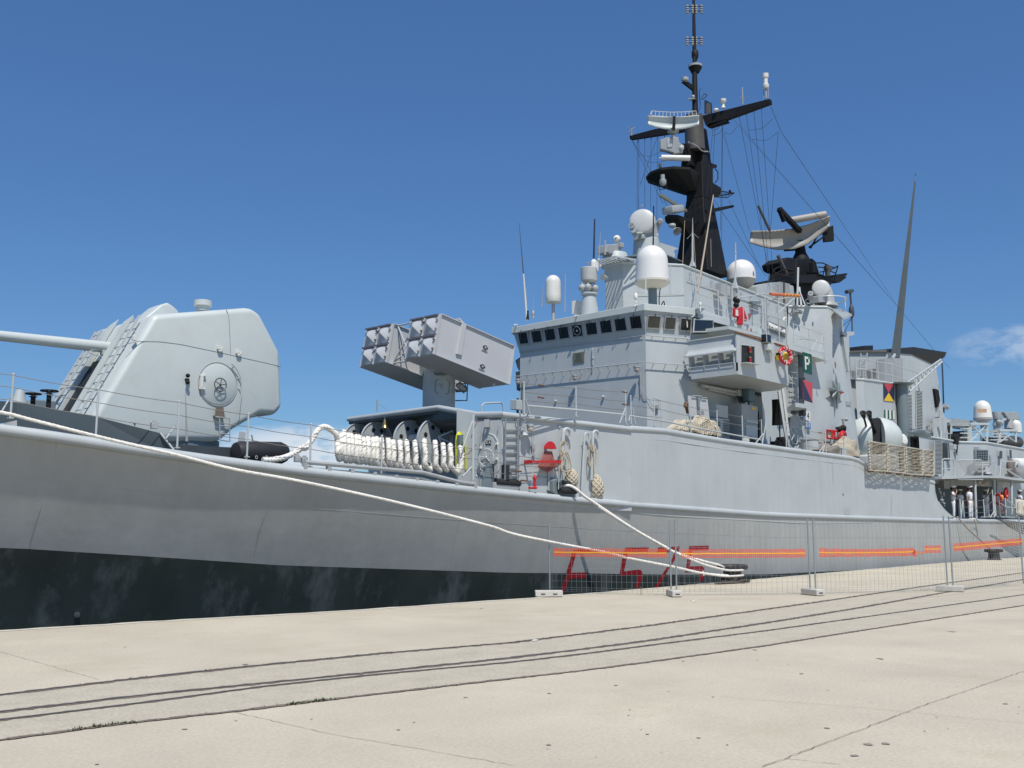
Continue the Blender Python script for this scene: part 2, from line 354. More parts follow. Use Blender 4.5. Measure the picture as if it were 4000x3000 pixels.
m = MB(); EE = [Vector((e.x, e.y - .06, .004)) for e in E3[:-1]]; m.ribbon(EE, .22, z=.005, jit=.35)
for v in m.v: v.y = min(v.y, v.y)
struct(obj('quay_edge', m, LIP))
m = MB(); m.add([(-900, 15, -1.75), (1500, 15, -1.75), (1500, 1500, -1.75), (-900, 1500, -1.75)], [[0, 1, 2, 3]])
WAT = mat('harbour_water', (.02, .05, .06), .12, .1, .4, bump=.06, bscale=1.2)
struct(obj('water', m, WAT))
G = lambda f, *pts: [atZ(f, x, y, 0) for x, y in pts]
L1 = G('q1', (0, 848), (550, 781), (1100, 722), (1650, 668), (2212, 621)) + G('q2', (300, 529), (600, 491), (950, 442), (1300, 393), (1750, 326), (2212, 262))
L2 = G('q1', (0, 922), (600, 851), (1150, 796), (1600, 751), (2212, 687)) + G('q2', (300, 595), (600, 556), (1100, 480), (1500, 415), (1850, 352), (2212, 292))
L3 = G('q1', (0, 957), (600, 884), (1150, 810), (1600, 762), (2212, 706)) + G('q2', (300, 616), (600, 577), (1100, 514), (1700, 430), (2212, 358))
L4 = G('q1', (0, 1043), (500, 975), (1050, 914), (1500, 858), (2212, 776)) + G('q2', (300, 687), (600, 648), (1100, 578), (1400, 530), (1800, 468), (2212, 404))
def ext(L, k=60):
    d = (L[0] - L[1]).normalized(); d2 = (L[-1] - L[-2]).normalized()
    return [L[0] + d * 30] + L + [L[-1] + d2 * k]
L1, L2, L3, L4 = [ext(L) for L in (L1, L2, L3, L4)]
m = MB(); A = resample(L1, .5); B = resample(L4, .5); nA = min(len(A), len(B)); B = resample(L4, sum((b - a).length for a, b in zip(L4, L4[1:])) / (len(A) - 1) * 1.0001)
k = min(len(A), len(B)); vs = [Vector((p.x, p.y, .004)) for p in A[:k]] + [Vector((p.x, p.y, .004)) for p in B[:k]]
m.add(vs, [[i, i + 1, k + i + 1, k + i] for i in range(k - 1)]); struct(obj('rail_bed', m, CONC2))
def fine(L, st=.12): return resample(L, st)
for nm, L, wd in (('rail_groove', L1, .15), ('rail_groove', L2, .14), ('rail_groove', L3, .10), ('rail_groove', L4, .075)):
    m = MB(); m.ribbon(fine(L, .07), wd, z=.008, jit=.45); struct(obj(nm, m, GROOVE))
for L, off in ((L1, 0), (L2, .0), (L3, 0)):
    m = MB(); P = fine(L, .4)
    m.ribbon([p + Vector((0, off, 0)) for p in P], .038, z=.013); struct(obj('rail', m, RAILS))
m = MB()
for _ in range(0):
    L = random.choice([L4, L4, L4, L1]); i = random.random(); P = L4F = fine(L, .4) if _ < 0 else None
F4 = fine(L4, .05); F1_ = fine(L1, .05)
def tufts(Fl, n, a, b, cen=None, sz=.03):
    for _ in range(n):
        p = random.choice([g for g in Fl if a < g.x < b]); q = p + Vector((random.gauss(0, .03), random.gauss(0, .03), .006))
        for _k in range(5):
            ang = random.uniform(0, 6.28); d = Vector((math.cos(ang), math.sin(ang), 0)) * random.uniform(.3, 1) * sz; h = random.uniform(.4, 1.2) * sz
            sd = Vector((-d.y, d.x, 0)) * .35; m.add([q - sd, q + sd, q + d + Vector((0, 0, h))], [[0, 1, 2]])
tufts(F4, 90, 3, 9, sz=.012); tufts(F4, 60, 4.0, 4.5, sz=.02); tufts(F4, 60, 5.9, 6.4, sz=.022); tufts(F1_, 160, 5, 22, sz=.02)
struct(obj('groove_weeds', m, MOSS), 'stuff')
# saw-cut joints and hairline cracks, plus the fence's shadow painted as a thin line
for seg, wd in (([('q2', 1080, 1106), ('q2', 1400, 985), ('q2', 1760, 845), ('q2', 2212, 690)], .007), ([('q1', 1010, 920), ('q1', 1400, 1010), ('q1', 2212, 1150)], .005), ([('q1', 0, 660), ('q1', 430, 780)], .005),
                ([('q2', 1180, 1068), ('q2', 1420, 1092)], .005), ([('q2', 900, 800), ('q2', 1500, 845), ('q2', 2212, 915)], .0035), ([('f2', 1090, 880), ('f2', 1700, 818), ('f2', 2212, 780)], .012), ([('f1', 1300, 862), ('f1', 2212, 862)], .006)):
    P = resample([atZ(f, x, y, 0) for f, x, y in seg], .08); P = [p + Vector((random.gauss(0, .006), random.gauss(0, .006), 0)) for p in P]
    m = MB(); m.ribbon(P, wd, z=.0045 if wd < .0065 else .0105, jit=.6); struct(obj('joint_and_shadow_line', m, GROOVE))
# dark oil drips and small stains lying on the concrete (flat patches with their own outline)
STAIN = mat('oil_stain', (.27, .245, .20), .85, .2, 12)
m = MB()
def blot(p, r, asp=1):
    k = 11; a0 = random.random() * 6; p = Vector(p); vs = [p] + [p + Vector((math.cos(a0 + 6.283 * i / k) * r * .75 * asp * random.uniform(.4, 1.3), math.sin(a0 + 6.283 * i / k) * r * .75 * random.uniform(.4, 1.3), 0)) for i in range(k)]
    for v in vs: v.z = .006
    m.add(vs, [[0, i + 1, (i + 1) % k + 1] for i in range(k)])
for f, x, y, r in (('q1', 800, 995, .035), ('q1', 1345, 952, .02), ('q1', 1790, 965, .02), ('q1', 2010, 858, .035), ('q1', 1720, 998, .03), ('q1', 420, 1147, .025), ('q1', 1020, 958, .02), ('q1', 540, 640, .03), ('q1', 1060, 715, .05), ('q1', 2080, 472, .07),
                   ('q2', 160, 1008, .03), ('q2', 505, 880, .02), ('q2', 805, 978, .03), ('q2', 160, 785, .04), ('q2', 450, 750, .04), ('q2', 740, 645, .03), ('q2', 870, 800, .025), ('q2', 1368, 742, .015), ('q2', 1480, 1055, .04), ('q2', 1615, 1003, .05),
                   ('q2', 1540, 1005, .06), ('q2', 1590, 635, .08), ('q2', 1900, 518, .08), ('q2', 1050, 597, .05), ('q2', 1360, 935, .04), ('q2', 930, 1008, .02), ('q2', 585, 962, .025), ('q2', 600, 880, .01), ('q2', 2130, 830, .04), ('q2', 1250, 700, .04)):
    p = atZ(f, x, y, 0); blot(p, r)
for _ in range(420):
    p = Vector((random.uniform(3, 24), 0, 0)); p.y = random.uniform(1.5, 7.5) * (.4 + p.x / 20); blot(p, random.choice((.003, .004, .005, .008, .012)), random.uniform(1, 2.5))
struct(obj('ground_stains', m, STAIN), 'stuff')
# ================================================================ QUAYSIDE THINGS
# ---- temporary mesh fence
PO = [(20.17, 17.0), (21.37, 14.06), (21.45, 13.95), (24.10, 11.69), (24.20, 11.59), (27.86, 9.60), (28.03, 9.52), (32.0, 8.86)]
HT = [1.83, 1.88, 1.89, 1.92, 1.92, 2.0, 2.0, 2.02]
PLAB = ['wire mesh fence panel furthest left, in front of the red hull number', 'wire mesh fence panel in front of the black bollard', 'wire mesh fence panel with drooping torn orange tape', 'wire mesh fence panel at the right edge of the photo']
def fence_panel(i, lab):
    a = Vector((*PO[2 * i], 0)); b = Vector((*PO[2 * i + 1], 0)); ha, hb = HT[2 * i], HT[2 * i + 1]
    root = thing('mesh_fence', lab, 'fence', (a + b) / 2, 'wire mesh fence panels across the quay')
    d = (b - a); L = d.length; d.normalize(); nrm = Vector((-d.y, d.x, 0))
    for q, h in ((a, ha), (b, hb)):
        mb = MB(); mb.tube([q + Vector((0, 0, .07)), q + Vector((0, 0, h))], .021, 8); obj('post', mb, STEEL, root)
    mb = MB(); zt = min(ha, hb) - .06; nv = int(L / .135)
    prof = [(0, .06), (.035, .115), (0, .17), (0, .83), (.035, .9), (0, .97), (0, zt - .12), (.035, zt - .06), (0, zt)]
    if i > 1: prof = [(0, .06), (.035, .115), (0, .17), (0, .95), (.035, 1.0), (0, 1.05), (0, zt - .12), (.035, zt - .06), (0, zt)]
    for k in range(nv + 1):
        o = a + d * (L * (k + .5) / (nv + 1)); wob = random.uniform(-.006, .006)
        mb.tube([o + nrm * (u + wob) + Vector((0, 0, z)) for u, z in prof], .0026, 4, cap=False)
    zs = [.06, .17, .115, .33, .5, .66, .83, .97, 1.2, 1.42, zt - .12, zt - .06]
    for z in zs: mb.tube([a + d * .03 + nrm * (.03 if z in (.115, zt - .06) else 0) + Vector((0, 0, z)), (a + b) / 2 + nrm * .0 + Vector((0, 0, z - .006)), b - d * .03 + Vector((0, 0, z))], .0026, 4, cap=False)
    obj('wire_mesh', mb, STEEL, root); return root, a, b, d, nrm
FPN = [fence_panel(i, PLAB[i]) for i in range(4)]
def block(c, ang, lab, wide=.62, dp=.24, h=.15):
    root = thing('fence_foot_block', lab, 'concrete block', (c[0], c[1], 0), 'concrete feet of the mesh fence')
    M = Matrix.Rotation(ang, 3, 'Z'); mb = MB(); c = Vector((c[0], c[1], h / 2 + .012))
    # body with carrying slots cut through the two long ends: built as slab, two end lobes and web
    mb.box(c, (wide, dp, h), ang)
    obj('block', mb, BLOCK, root, bevel=.018, seg=2)
    for s in (-1, 1):
        mb = MB(); mb.box(c + M @ Vector((s * (wide / 2 - .004), 0, -.012)), (.012, dp * .42, .035), ang); obj('hand_slot', mb, DARK, root)
        mb = MB(); mb.box(c + M @ Vector((s * wide * .22, -dp / 2 + .004, -.012)), (.11, .012, .035), ang); obj('hand_slot', mb, DARK, root)
block(atZ('f1', 317, 845, 0).xy, R(-44), 'concrete foot block under the leftmost fence post by the quay edge', .68, .24)
block((21.38, 13.98), R(48), 'concrete foot block of the second post pair, left of the rails', .66, .26)
block((24.12, 11.63), R(62), 'concrete foot block of the third post pair, beside the first crane rail', .66, .26)
block((27.9, 9.55), R(100), 'concrete foot block of the rightmost visible post pair', .68, .26)
# ---- orange barrier tape on each panel: rows of real openings
def tape(a, b, z0, z1, nrm, lab, zf=None, split=None):
    a = Vector(a); b = Vector(b); root = thing('barrier_tape', lab, 'barrier tape', ((a + b) / 2 + nrm * -.03).xy.to_3d(), 'orange mesh barrier tapes tied to the fence')
    d = (b - a); L = d.length; n = int(L / .052); off = nrm * -.035
    top = lambda t: z1 + (zf(t)[1] if zf else 0) + .004 * math.sin(t * 40); bot = lambda t: z0 + (zf(t)[0] if zf else 0) + .004 * math.sin(t * 33 + 1)
    def pt(t, v): return a + d * t + off + nrm * (.008 * math.sin(t * 25)) + Vector((0, 0, bot(t) + (top(t) - bot(t)) * v))
    mb = MB()
    for v, w2 in ((0.03, .032), (.2, .026), (.37, .028), (.66, .028), (.82, .026), (.97, .032)):
        for k in range(n): t0, t1 = k / n, (k + 1) / n; mb.add([pt(t0, v - w2), pt(t1, v - w2), pt(t1, v + w2), pt(t0, v + w2)], [[0, 1, 2, 3]])
    for k in range(n + 1):
        t = min(max(k / n, .002), .998); e = .010 / L
        mb.add([pt(t - e, 0), pt(t + e, 0), pt(t + e, 1), pt(t - e, 1)], [[0, 1, 2, 3]])
    obj('plastic_mesh', mb, ORANGE, root)
    mb = MB()
    for k in range(n): t0, t1 = k / n, (k + 1) / n; mb.add([pt(t0, .44) - nrm * .004, pt(t1, .44) - nrm * .004, pt(t1, .58) - nrm * .004, pt(t0, .58) - nrm * .004], [[0, 1, 2, 3]])
    obj('yellow_stripe', mb, ORANGEY, root)
_, a, b, d, nr = FPN[0]; tape(a + d * .14, b - d * .09, .955, 1.16, nr, 'orange mesh tape across the red hull number, on the leftmost panel')
_, a, b, d, nr = FPN[1]; tape(a + d * .13, b - d * .12, .945, 1.15, nr, 'orange mesh tape on the second panel, above the black bollard')
_, a, b, d, nr = FPN[2]; L = (b - a).length
tape(a + d * .13, a + d * L * .745, .955, 1.17, nr, 'long orange mesh tape on the third panel, bunched at its right end', lambda t: (0, -.03 * math.sin(t * 3)))
tape(a + d * L * .735, a + d * L * .83, 1.0, 1.08, nr, 'short pinched scrap of orange tape hanging between two tapes', lambda t: (.01, -.01))
tape(a + d * L * .83, b - d * .19, 1.03, 1.22, nr, 'short square piece of orange tape beside the right post pair', lambda t: (0, 0))
_, a, b, d, nr = FPN[3]; tape(a + d * .1, b, 1.06, 1.26, nr, 'orange mesh tape running out of the right edge of the photo', lambda t: (.14 * t, .12 * t))
m = MB(); q = FPN[2][1] + FPN[2][3] * (L * .745) - FPN[2][4] * .05
for _ in range(11): m.add([q + Vector((0, 0, 1.1)), q + Vector((random.uniform(-.1, .08), random.uniform(-.03, 0), random.uniform(.86, 1.14))), q + Vector((random.uniform(-.05, .09), random.uniform(-.03, 0), random.uniform(.9, 1.12)))], [[0, 1, 2]])
tag(obj('torn_tape', m, ORANGE), 'torn crumpled orange tape end tangled on the third fence panel', 'barrier tape')
# ---- bollards
def bollard(c, lab):
    root = thing('quay_bollard', lab, 'bollard', (c[0], c[1], 0)); c = Vector((c[0], c[1], 0))
    mb = MB(); mb.lathe([(.33, 0), (.33, .03), (.30, .05), (.285, .1), (.275, .36), (.29, .42)], c, n=24); obj('stem', mb, BITT, root)
    mb = MB(); mb.lathe([(.27, .40), (.33, .42), (.35, .45), (.35, .52), (.31, .565), (.12, .58), (0, .582)], c, n=24)
    for v in mb.v: v.x += (.14 * (1 if v.x > c.x else -1)) * .7; v.y -= (.12 * (1 if v.x > c.x else -1)) * .7
    obj('cap', mb, BITT, root); 
    mb = MB(); mb.lathe([(.37, 0.006), (.37, .03), (0, .031)], c, n=20); obj('base_plate', mb, RUST, root); return c
BO1 = bollard((27.75, 16.0), 'black iron quay bollard near the red hull number, holding the white mooring ropes')
BO2 = bollard((56.5, 17.0), 'distant black iron bollard on the quay edge at the right')
# ---- small debris
m = MB(); c = atZ('f1', 1545, 890, 0)
for _ in range(7): p = c + Vector((random.uniform(-.2, .2), random.uniform(-.1, .1), .02)); m.add([p, p + Vector((random.uniform(-.12, .12), .03, .03)), p + Vector((.02, -.06, random.uniform(0, .05)))], [[0, 1, 2]])
tag(obj('litter', m, WHITE2), 'crumpled white scrap of litter lying behind the second fence foot', 'litter')
m = MB(); c = atZ('f1', 1115, 828, 0)
m.tube([c, c + Vector((.0, 0, .16)), c + Vector((-.07, .0, .2))], .008, 5); m.tube([c + Vector((0, 0, .16)), c + Vector((.05, .05, .21))], .007, 5)
tag(obj('forked_twig', m, RUST), 'small forked brown twig sticking up at the fence base', 'twig')
m = MB(); c = atZ('q2', 100, 560, 0); m.box(c + Vector((0, 0, .02)), (.11, .06, .02), .4); tag(obj('paper_scrap', m, WHITE2), 'tiny white paper scrap lying beside the first crane rail', 'litter')
m = MB(); c = atZ('q1', 1520, 865, 0)
# ================================================================ THE SHIP
ship = thing('warship', 'long grey naval frigate with black mast moored along the quay', 'ship', (30, YC, -1.75))
HB = [(-9, .3), (-5, 1.75), (0, 3.2), (5, 4.42), (7.5, 4.88), (10, 5.25), (15, 5.85), (20, 6.2), (25, 6.38), (30, 6.4), (70, 6.4), (110, 6.2)]
WL = [(-8, .05), (0, 1.25), (5, 2.25), (10, 3.3), (15, 4.25), (20, 5.0), (25, 5.6), (30, 6.0), (40, 6.25), (60, 6.3), (110, 5.9)]
def smooth(T, x):
    return (interp(T, x - 1.2) + interp(T, x) * 2 + interp(T, x + 1.2)) / 4
def Ydeck(X): return YC - smooth(HB, X)
SH = [atS(f, x, y, Ydeck) for f, x, y in (('z1', 0, 1052), ('z1', 500, 1125), ('z1', 1200, 1235), ('z1', 1700, 1300), ('z1', 2212, 1362), ('d', 0, 985), ('d', 620, 1045), ('d', 1240, 1110), ('d', 1850, 1160), ('f2', 0, 130), ('f2', 700, 155), ('f2', 1500, 180))]
ZK = [(-9, SH[0].z + 1.15), (-2, SH[0].z + .55)] + [(p.x, p.z) for p in SH] + [(110, SH[-1].z)]
def zk(X): return (interp(ZK, X - .8) + interp(ZK, X) + interp(ZK, X + .8)) / 3
def hullY(X, z):
    t = max(0, min(1, (z + 1.8) / (zk(X) + 1.8))); return YC - (smooth(WL, X) + (smooth(HB, X) - smooth(WL, X)) * t ** 1.25)
BT = [(p.x, p.z) for p in [atS(f, x, y, lambda X: hullY(X, .7)) for f, x, y in (('q1', 0, 208), ('q1', 600, 245), ('q1', 1200, 285), ('q1', 2212, 318), ('f1', 700, 642), ('f1', 1300, 652), ('f2', 0, 650))]]
BT = [(-12, BT[0][1] + .5)] + BT + [(60, BT[-1][1] - .25), (110, BT[-1][1] - .25)]
xs = [-9 + i * .75 for i in range(160)]; rows = 14
def hull_side(sgn, lo, hi, matr, nm, nr=10):
    m = MB(); vs = []
    for X in xs:
        z0, z1 = lo(X), hi(X)
        for j in range(nr + 1):
            z = z0 + (z1 - z0) * j / nr; y = hullY(X, z); vs.append((X, y if sgn > 0 else 2 * YC - y, z))
    k = nr + 1; m.add(vs, [[i * k + j, (i + 1) * k + j, (i + 1) * k + j + 1, i * k + j + 1] for i in range(len(xs) - 1) for j in range(nr)], 0, True)
    return m
hm = hull_side(1, lambda X: interp(BT, X), lambda X: zk(X), HULL, 'hull')
h2 = hull_side(-1, lambda X: interp(BT, X), lambda X: zk(X), HULL, 'hull', 4); hm.add(h2.v, h2.f, 0, True)
bm_ = hull_side(1, lambda X: -3.0, lambda X: interp(BT, X), BOOT, 'b'); b2 = hull_side(-1, lambda X: -3.0, lambda X: interp(BT, X), BOOT, 'b', 3); 
mb = MB(); mb.add(hm.v, hm.f, 0, True); mb.add(bm_.v, bm_.f, 1, True); mb.add(b2.v, b2.f, 1, True)
hull = obj('hull', mb, [HULL, BOOT], ship)
HV = [v.copy() for v in hm.v[:len(xs) * 11]] + [v.copy() for v in bm_.v]; HF = [f for f in hm.f if max(f) < len(xs) * 11] + [[i + len(xs) * 11 for i in f] for f in bm_.f]
BVH = BVHTree.FromPolygons(HV, HF)
def onhull(f, x, y, out=.006):
    d = ray(f, x, y).normalized(); r = BVH.ray_cast(CAM, d)
    if r[0] is None: return None
    n = r[1]; n = n if n.dot(d) < 0 else -n
    return r[0] + n * out
def decal(pts, mi, m, f):
    P = [onhull(f, x, y) for x, y in pts]
    if all(P): m.add(P, [list(range(len(P)))], mi)
# painted hull number: F 575 (strokes run down below the quay edge)
def poly_strip(m, f, cl, wds):
    # centreline pixels with widths -> quads subdivided on the hull
    for (a, wa), (b, wb) in zip(zip(cl, wds), list(zip(cl, wds))[1:]):
        a = Vector(a); b = Vector(b); t = (b - a).normalized(); s = Vector((-t.y, t.x)); n = max(1, int((b - a).length / 40))
        for i in range(n):
            p = a.lerp(b, i / n); q = a.lerp(b, (i + 1) / n); w0 = wa + (wb - wa) * i / n; w1 = wa + (wb - wa) * (i + 1) / n
            decal([tuple(p - s * w0 / 2), tuple(q - s * w1 / 2), tuple(q + s * w1 / 2), tuple(p + s * w0 / 2)], 0, m, f)
DIG = [('F', [[(530, 434), (752, 432), (756, 462), (530, 464)], [(516, 464), (556, 464), (517, 560), (478, 660)], [(516, 464), (556, 464), (498, 660), (470, 660)], [(478, 634), (655, 632), (636, 682), (462, 686)], [(490, 560), (530, 560), (500, 640), (466, 640)], [(464, 660), (505, 660), (440, 830), (398, 850)], [(440, 740), (476, 720), (430, 840), (385, 880)]]),
       ('5', [[(978, 418), (1182, 414), (1174, 452), (966, 456)], [(966, 456), (1006, 456), (975, 560), (940, 560)], [(945, 540), (985, 540), (968, 620), (928, 660)], [(945, 628), (1090, 606), (1080, 652), (930, 660)], [(1080, 606), (1112, 612), (1128, 634), (1082, 655)], [(1082, 640), (1128, 634), (1122, 690), (1082, 692)], [(1082, 690), (1122, 688), (1075, 790), (1048, 800)]]),
       ('7', [[(1262, 414), (1450, 408), (1440, 452), (1254, 456)], [(1405, 448), (1442, 446), (1410, 520), (1372, 540)], [(1380, 520), (1420, 500), (1330, 640), (1290, 660)], [(1296, 650), (1338, 630), (1250, 790), (1205, 800)]]),
       ('5', [[(1530, 404), (1700, 400), (1698, 438), (1524, 442)], [(1524, 440), (1558, 440), (1534, 580), (1504, 590)], [(1506, 580), (1640, 578), (1628, 626), (1494, 630)], [(1640, 578), (1662, 596), (1660, 620), (1626, 626)], [(1624, 620), (1661, 612), (1652, 690), (1622, 720)]])]
for ch, polys in DIG:
    m = MB()
    for P in polys:
        a, b, c, d = [Vector(p) for p in P]; n = max(1, int(max((b - a).length, (d - a).length) / 45)); ln = (b - a).length > (d - a).length
        for i in range(n):
            if ln: q = [a.lerp(b, i / n), a.lerp(b, (i + 1) / n), d.lerp(c, (i + 1) / n), d.lerp(c, i / n)]
            else: q = [a.lerp(d, i / n), b.lerp(c, i / n), b.lerp(c, (i + 1) / n), a.lerp(d, (i + 1) / n)]
            decal([tuple(v) for v in q], 0, m, 'f1')
    obj('hull_digit' if ch != 'F' else 'hull_letter', m, DRED, hull, solid=0)
m = MB(); c = onhull('q1', 330, 498, .02); m.lathe([(.04, 0), (.055, 0), (.06, .02), (.045, .025)], c + Vector((0, -.01, 0)), (-.1, -1, .1), 20); obj('overboard_discharge', m, BOOT, hull)
# thin degaussing wire along the side, gunwale mouldings
def hull_line(pts, r, mt, nm):
    P = [onhull(f, x, y, .006) for f, x, y in pts]; P = [p for p in P if p]
    m = MB(); m.tube(spline(P, 4), r, 5); obj(nm, m, mt, hull)
hull_line([('d', 0, 1092), ('d', 700, 1150), ('d', 1300, 1208), ('d', 1500, 1222), ('f1', 900, 103), ('f1', 1400, 146), ('f1', 2212, 190), ('f2', 380, 208), ('f2', 900, 200)], .009, PALE, 'side_wire')
gw = MB(); P = [Vector((X, Ydeck(X) + .05, zk(X) - .02)) for X in [i * .8 - 8 for i in range(140)]]
gw.tube(P, .11, 14, mi=0); obj('gunwale', gw, GREY, hull)
for fr in (.62,):
    m = MB(); m.tube([Vector((X, hullY(X, z) - .001, z)) for X in [i * .8 - 6 for i in range(128)] for z in [interp(BT, X) + (zk(X) - interp(BT, X)) * fr]], .004, 4, cap=False); obj('weld_seam', m, HULL, hull)
for X in [2.5, 8.3, 12.9, 18.4, 23.7, 29.6, 35.5, 42.0, 48.8, 56.0, 64.0]:
    m = MB(); m.tube([Vector((X + .05 * math.sin(z * 3), hullY(X, z) - .001, z)) for z in [interp(BT, X) + .05 + (zk(X) - interp(BT, X) - .15) * k / 16 for k in range(17)]], .004, 4, cap=False); obj('weld_seam', m, HULL, hull)
# decks
m = MB(); X0 = [i * 1.5 - 8.5 for i in range(24)]
vs = [(X, Ydeck(X) + .05, zk(X) + .05) for X in X0] + [(X, 2 * YC - Ydeck(X) - .05, zk(X) + .05) for X in X0]; n = len(X0)
m.add(vs, [[i, i + 1, n + i + 1, n + i] for i in range(n - 1)]); obj('fore_deck', m, DECK, ship)
# ---- flush upper side wall (topsides) from the deckhouse corner aft to the curved cut-away
TE = [atY(f, x, y, SIDE) for f, x, y in (('d', 1830, 350), ('z4', 0, 1408), ('z4', 500, 1492), ('z4', 1000, 1560), ('z4', 1640, 1645), ('z5', 340, 1050))]
TOP = [(25.14, TE[0].z)] + [(p.x, p.z) for p in TE[1:]]
def ztop(X): return interp(TOP, X)
cut = [atY('z5', x, y, SIDE) for x, y in ((830, 1175), (838, 1240), (850, 1290), (875, 1335), (905, 1370), (940, 1400), (975, 1420))]
TOP.append((cut[0].x, cut[0].z))
m = MB(); XS = [25.14 + i * (cut[0].x - 25.14) / 40 for i in range(41)]; nr = 8; vs = []
for X in XS:
    for j in range(nr + 1):
        z = zk(X) + (ztop(X) - zk(X)) * j / nr; vs.append((X, SIDE + .02 * math.sin(X * 1.7) * math.sin(j * .8) * (0 if j in (0, nr) else .5), z))
k = nr + 1; m.add(vs, [[i * k + j, (i + 1) * k + j, (i + 1) * k + j + 1, i * k + j + 1] for i in range(40) for j in range(nr)], 0, True)
# curved after end
B0 = Vector((cut[0].x, SIDE, zk(cut[0].x))); C = spline([Vector((c.x, SIDE, c.z)) for c in cut], 4)
m.add([B0] + C, [[0, i + 1, i + 2] for i in range(len(C) - 1)])
m.prism(C + [c + Vector((0, .06, 0)) for c in C[::-1]], (0, 0, 0.0001))
topside = obj('side_wall', m, GREY, ship)
m = MB(); m.tube([Vector((X, SIDE + .05, ztop(X) + .02)) for X in XS], .10, 12); obj('edge_moulding', m, GREY, topside)
PATCH = mat('lighter_touch_up_paint', (.445, .465, .465), .5, .04, 2); PATCH2 = mat('warmer_touch_up_paint', (.40, .41, .405), .5, .04, 2)
for rct, mt in (((100, 1030, 75, 330), PATCH), ((520, 1250, 45, 170), PATCH), ((330, 1235, 100, 40), PATCH), ((160, 1250, 60, 100), PATCH), ((330, 1060, 80, 90), PATCH2), ((180, 1360, 40, 40), PATCH2)):
    x, y, w_, h_ = rct; m = MB(); P = [atY('z5', *q, SIDE - .004 if mt is PATCH else SIDE - .007) for q in ((x, y), (x + w_, y), (x + w_, y + h_), (x, y + h_))]; m.add(P, [[0, 1, 2, 3]]); obj('paint_patch', m, mt, topside)
m = MB(); m.tube([Vector((X, SIDE - .005, ztop(X) - .27)) for X in XS[2:30]], .008, 5); obj('side_wire', m, PALE, topside)
# 01 deck over the house
Dc = Vector((19.94, 18.5, 4.77)); Ec = Vector((25.14, SIDE, TE[0].z))
cA = atZ('z2', 360, 1190, 5.3); cB = atZ('z2', 1135, 1090, 5.3); cC = atX('z2', 1470, 1150, 19.8)
mirror = lambda p: Vector((p.x, 2 * YC - p.y, p.z))
rim = [cB, cC, Dc, Ec]
dk = MB(); pts = [cB, cC, Dc, Ec] + [Vector((X, SIDE + .1, ztop(X))) for X in XS[1::6]] + [Vector((cut[0].x, SIDE + .1, cut[0].z))]
Lh = [p - Vector((0, 0, .03)) for p in pts]; Rh = [mirror(p) for p in Lh]; n = len(Lh)
for i, q in enumerate((cA, Vector((22.6, 27.0, 5.2)), Vector((24.0, 28.6, 4.9)), Vector((25.2, 30.5, 4.7)))): Rh[i] = q - Vector((0, 0, .03))
dk.add(Lh + Rh, [[i, i + 1, n + i + 1, n + i] for i in range(n - 1)]); obj('upper_deck', dk, DECK, ship)
# deckhouse under the 01 deck: side walls and the recessed front under the canopy
m = MB()
def wall(a, b, z0, z1a, z1b, mi=0): m.add([(a[0], a[1], z0), (b[0], b[1], z0), (b[0], b[1], z1b), (a[0], a[1], z1a)], [[0, 1, 2, 3]], mi)
wall(Dc, Ec, 2.2, Dc.z, Ec.z); wall(cC, Dc, 2.3, cC.z, Dc.z)
K1 = atY('z2', 1290, 1400, 19.9); K2 = Vector((K1.x + .2, 21.2, 0)); wall(K1, cC, 2.3, 5.0, cC.z)
wall(K1, (K1.x + 1.2, 21.0), 2.3, 5, 5); wall((K1.x + 1.2, 21.0), (22.9, 22.9), 2.3, 5.2, 5.2); wall((22.9, 22.9), (22.9, 26.8), 2.3, 5.2, 5.2); wall((22.9, 26.8), (25.2, 30.5), 2.3, 5.1, 4.7)
house = obj('deckhouse', m, GREY, ship)
m = MB(); up = Vector((0, 0, .02)); mA = mirror(cB)
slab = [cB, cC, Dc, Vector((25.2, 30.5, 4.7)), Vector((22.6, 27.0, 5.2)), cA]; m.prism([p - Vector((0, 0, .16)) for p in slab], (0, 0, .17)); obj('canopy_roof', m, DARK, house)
m = MB(); m.tube([Vector((22.6, 27.0, 5.2)), cA, cB, cC, Dc, Ec], .085, 12, smooth=True); obj('canopy_rim', m, GREY, house)
# ================================================================ FOREDECK, GUN, LAUNCHER, DECKHOUSE FACE
Z_ = Vector((0, 0, 1))
def vpost(f, b, t, Yf):
    p = atS(f, b[0], b[1], Yf); q = atY(f, t[0], t[1], p.y); return p, Vector((p.x, p.y, q.z))
def guardrail(posts, wires, parent=None, pr=.022, wr=.008, matp=GREY, matw=WIRE, rigid=False, sag=.02, name='guardrail'):
    m = MB()
    for w in wires:
        P = []
        for i in range(len(posts) - 1):
            a = posts[i][0].lerp(posts[i][1], w); b = posts[i + 1][0].lerp(posts[i + 1][1], w)
            for k in range(4):
                t = k / 4; P.append(a.lerp(b, t) - Z_ * (0 if rigid else sag * 4 * t * (1 - t)))
        P.append(posts[-1][0].lerp(posts[-1][1], w)); m.tube(P, pr * .85 if rigid else wr, 5)
    g = obj(name, m, matp if rigid else matw, parent)
    for b, t in posts:
        m = MB(); m.tube([b - Z_ * .02, t + Z_ * .02], pr, 7); m.sph(t + Z_ * .02, pr * 1.25, 8); m.box(b + Z_ * .01, (.09, .09, .02)); obj('stanchion', m, matp, g)
    return g
YR = lambda X: Ydeck(X) + .22
